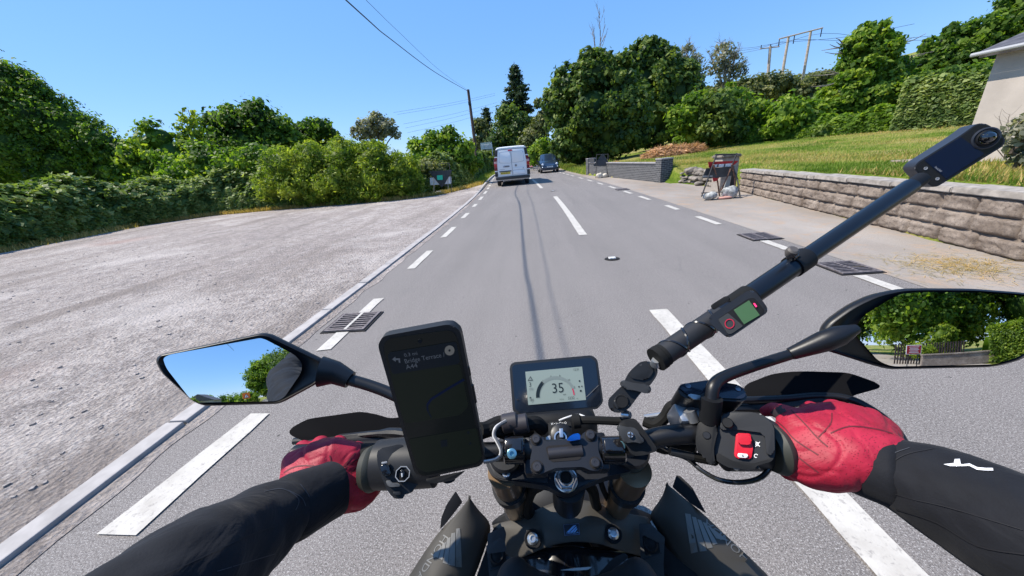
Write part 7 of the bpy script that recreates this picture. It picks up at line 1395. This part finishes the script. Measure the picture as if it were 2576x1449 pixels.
for pth in ([(990, 1230), (1100, 1150), (1220, 1130), (1380, 1150), (1500, 1190)], [(1400, 1050), (1450, 1180), (1600, 1030)], [(1480, 1180), (1600, 1090), (1720, 1050)], [(1600, 1280), (1680, 1200)], [(1560, 1190), (1640, 1120)]): strip_on('glove_seam', TGL, ZD, pth, 10, M_STITCH, gL, .0006)
drape('sleeve_mark', TB, ZF, [[(1250, 628), (1320, 620), (1390, 628), (1440, 622), (1500, 650), (1560, 655), (1612, 655), (1616, 674), (1560, 674), (1495, 668), (1440, 640), (1390, 642), (1300, 642)], [(1332, 590), (1370, 588), (1376, 625), (1345, 646), (1325, 624)]], M_WMARK, body, .0018)
for pth, w, m in (([(700, 780), (760, 660), (860, 560), (1000, 505)], 5, M_CSEAM2), ([(745, 960), (740, 800), (830, 660), (960, 560), (1180, 510)], 6, M_CSEAM), ([(740, 800), (1000, 880), (1300, 950), (1830, 1110)], 6, M_CSEAM), ([(470, 530), (560, 560), (660, 590), (665, 720), (660, 860), (720, 960)], 7, M_CSEAM), ([(480, 520), (570, 545), (700, 600)], 14, M_CSEAM), ([(900, 960), (1200, 1060), (1500, 1230), (1840, 1290)], 10, M_CSEAM)): strip_on('sleeve_seam', TB, ZF, pth, w, m, body, .0012)
ZL = sc_(0, 1740, 1.84)
for pth, w, m in (([(1990, 180), (2080, 230), (2110, 290)], 5, M_CSEAM2), ([(2065, 130), (2120, 200), (2175, 300)], 6, M_CSEAM2), ([(1100, 780), (1400, 640), (1700, 500), (1900, 430)], 8, M_CSEAM), ([(1820, 190), (1950, 170), (2060, 240), (2040, 320)], 5, M_CSEAM2), ([(1500, 740), (1900, 620)], 5, M_CSEAM2)): strip_on('sleeve_seam', TB, ZL, pth, w, m, body, .0012)
# ------------------------------------------------------------------ behind us, seen in the mirrors
MG = 'trees on the road behind us'
tree('broadleaf_tree', 'big rounded tree beside the road behind us, in the middle of the left mirror', 'tree', [(-3.0, -50, 6.5, 2.6), (-1.4, -51, 8.6, 2.6), (.8, -50, 9.2, 2.6), (-2.6, -50, 4, 2.4), (.2, -50, 6.0, 3.2), (2.0, -50, 7.4, 2.4), (-1, -49, 3.4, 2.2)], 0, 'lime', 26, .22, 201, MG, world=True)
tree('broadleaf_tree', 'bright tree overhanging the road behind us, at the inner edge of the left mirror', 'tree', [(5, -42, 8.4, 2.6), (7.4, -41, 7.0, 2.8), (5.4, -42, 5.8, 2.0), (8, -41, 9.4, 2.6), (7.5, -42, 4.2, 2.6), (10, -42, 5.5, 3)], 0, 'willow', 26, .2, 202, MG, world=True)
tree('shrub', 'low roadside bushes behind us under the big rounded tree', 'shrub', [(-5, -44, 1.2, 1.5), (-7.5, -45, 1.2, 1.6), (-3.6, -44, 1.0, 1.1), (-10, -46, 1.3, 1.6), (-4.4, -30, .9, 1.0), (-13, -46, 1.5, 1.8)], 0, 'lime', 36, .14, 203, None, trunk=False, world=True)
tree('willow_bush', 'feathery bush behind us at the outer lower corner of the left mirror', 'bush', [(-7.6, -20, 1.0, .9), (-8.6, -20, 1.2, 1.1), (-9.8, -20.5, 1.4, 1.2), (-7.0, -20, .6, .6)], 0, 'willow', 90, .09, 204, None, trunk=False, world=True)
for i, (bl, lf, lab) in enumerate((([(6.2, -15, 4.2, 2.0), (7.6, -16, 5.6, 2.2), (6.6, -15.5, 2.6, 1.8), (8.8, -16, 3.6, 2.0)], 'lime', 'bluish leafy tree behind us at the inner side of the right mirror'),
        ([(11, -17, 4.6, 2.2), (12.6, -17, 6.4, 2.4), (10.4, -17.5, 6.2, 1.8), (12.2, -17, 3.0, 2.2)], 'willow', 'yellow-green tree behind us in the middle of the right mirror'),
        ([(16, -15, 3.4, 2.6), (17, -14, 6, 2.8), (15, -16, 5.4, 2.2), (19, -12, 4, 3)], 'oak', 'dark tree behind us above the clipped hedge in the right mirror'),
        ([(3.2, -27, 5, 3.2), (5.4, -26, 3.4, 2.6), (9.4, -24, 7, 3.2), (13.5, -26, 8, 3.6), (18, -24, 8.5, 4), (23, -19, 7, 4), (6.5, -25, 6.0, 2.8)], 'dark', 'deep green wood behind everything in the right mirror'))): tree('broadleaf_tree', lab, 'tree', bl, 0, lf, 40, .16, 210+i, MG, world=True)
tree('clipped_bush', 'round clipped yellow-green bush behind us, centre of the right mirror', 'bush', [(7.5, -12.2, 1.5, .85), (7.5, -12.2, .9, .8)], 0, 'willow', 320, .05, 221, None, trunk=False, world=True, subr=.12, sub=90)
hedge('clipped_hedge', 'long clipped hedge behind us in the right mirror', 'hedge', [(15, -6.0, 1.9), (8.2, -9.3, 1.7)], 1.7, 1.5, 'willow', .06, 3600, 222, tuft=.08, upn=.8)
tree('shrub', 'yellow flowering shrub behind us beside the red board', 'shrub', [(5.8, -11.2, .9, .5), (6.3, -11.4, .7, .45)], 0, 'willow', 200, .05, 223, None, trunk=False, world=True)
r = root('garden_wall', (5.4, -10.4, 0), 'low stone garden wall behind us, seen in the right mirror', 'wall'); bm = bmesh.new(); ab(bm, (7.2, -9.9, .28), (3.4, .3, .56), Matrix.Rotation(.18, 3, 'Z'), .03); ab(bm, (7.2, -9.9, .60), (3.45, .36, .07), Matrix.Rotation(.18, 3, 'Z'), .01); bmobj('masonry', bm, M_STONE, r)
r = root('garden_fence', (6.2, -11.6, 0), 'old picket fence behind us, seen in the right mirror', 'fence'); bm = bmesh.new()
for k in range(26): ab(bm, (4.9+k*.13, -11.7+k*.02, .62), (.07, .02, 1.2))
bmobj('pickets', bm, M_POLE, r)
r = root('red_notice_board', (4.75, -9.3, 0), 'red notice board with white writing behind us, in the right mirror', 'sign'); bm = bmesh.new(); ab(bm, (4.75, -9.3, .92), (.62, .03, .44), None, .01); bdd = bmobj('board', bm, M_WHP, r)
bm = bmesh.new(); ab(bm, (4.75, -9.283, .92), (.57, .01, .39)); bmobj('red_field', bm, M_REDS, bdd)
for k in range(5): bm = bmesh.new(); ab(bm, (4.75, -9.276, 1.05-k*.065), (.40-.06*(k % 2), .004, .026)); bmobj('writing_line', bm, M_WHP, bdd)
for s in (-.2, .2): bm = bmesh.new(); tube(bm, [(4.75+s, -9.32, 0), (4.75+s, -9.32, .9)], .02, 8); bmobj('post', bm, M_FRM, r)
r = root('warning_sign', (-4.1, -24, 0), 'orange roadworks sign with red triangle behind us, in the left mirror', 'road sign'); bm = bmesh.new(); ab(bm, (-3.0, -24, 1.55), (.80, .02, .72), None, .01)
bd2 = bmobj('orange_plate', bm, mat('orange_sheet', (.80, .20, .02), .5), r)
bm = bmesh.new(); prism(bm, [(-3.34, -23.985, 1.28), (-2.66, -23.985, 1.28), (-3.0, -23.985, 1.86)], (0, 1, 0), .004); bmobj('red_triangle', bm, M_REDS, bd2); bm = bmesh.new(); prism(bm, [(-3.22, -23.978, 1.34), (-2.78, -23.978, 1.34), (-3.0, -23.978, 1.73)], (0, 1, 0), .003); bmobj('white_field', bm, M_WHP, bd2)
bm = bmesh.new(); ab(bm, (-3.0, -23.972, 1.47), (.05, .003, .2)); bmobj('figure', bm, M_INK, bd2); bm = bmesh.new(); tube(bm, [(-3.0, -24.03, 0), (-3.0, -24.03, 1.3)], .03, 8); bmobj('post', bm, M_FRM, r)
r.location.x = -3.0
for c in r.children: c.data.transform(Matrix.Translation((-1.1, 0, 0)))
for c in bd2.children: c.data.transform(Matrix.Translation((-1.1, 0, 0)))
r = root('cottage', (-13, -38, 0), 'small grey gabled cottage far behind us, low in the left mirror', 'house'); bm = bmesh.new(); ab(bm, (-11.0, -36, .9), (4.4, 5, 1.8)); bmobj('wall', bm, M_REND, r); bm = bmesh.new(); prism(bm, [(-13.4, -33.4, 1.75), (-8.6, -33.4, 1.75), (-11.0, -33.4, 3.0)], (0, 1, 0), 5.2); bmobj('roof', bm, M_SLATE, r)
car((.9, -17.5, 0), rad(178), mat('silver_car_paint', (.45, .47, .50), .3, .5, coat=.6), 'silver car following behind us, visible in the left mirror', 'CE19 DXV')
r = root('telephone_pole', (-2.6, -43, 0), 'pale telephone pole behind us in front of the rounded tree', 'utility pole'); bm = bmesh.new(); tube(bm, [(2.4, -44, 0), (2.2, -44, 7.8)], [.15, .12], 10); bmobj('post', bm, M_POLE2, r)
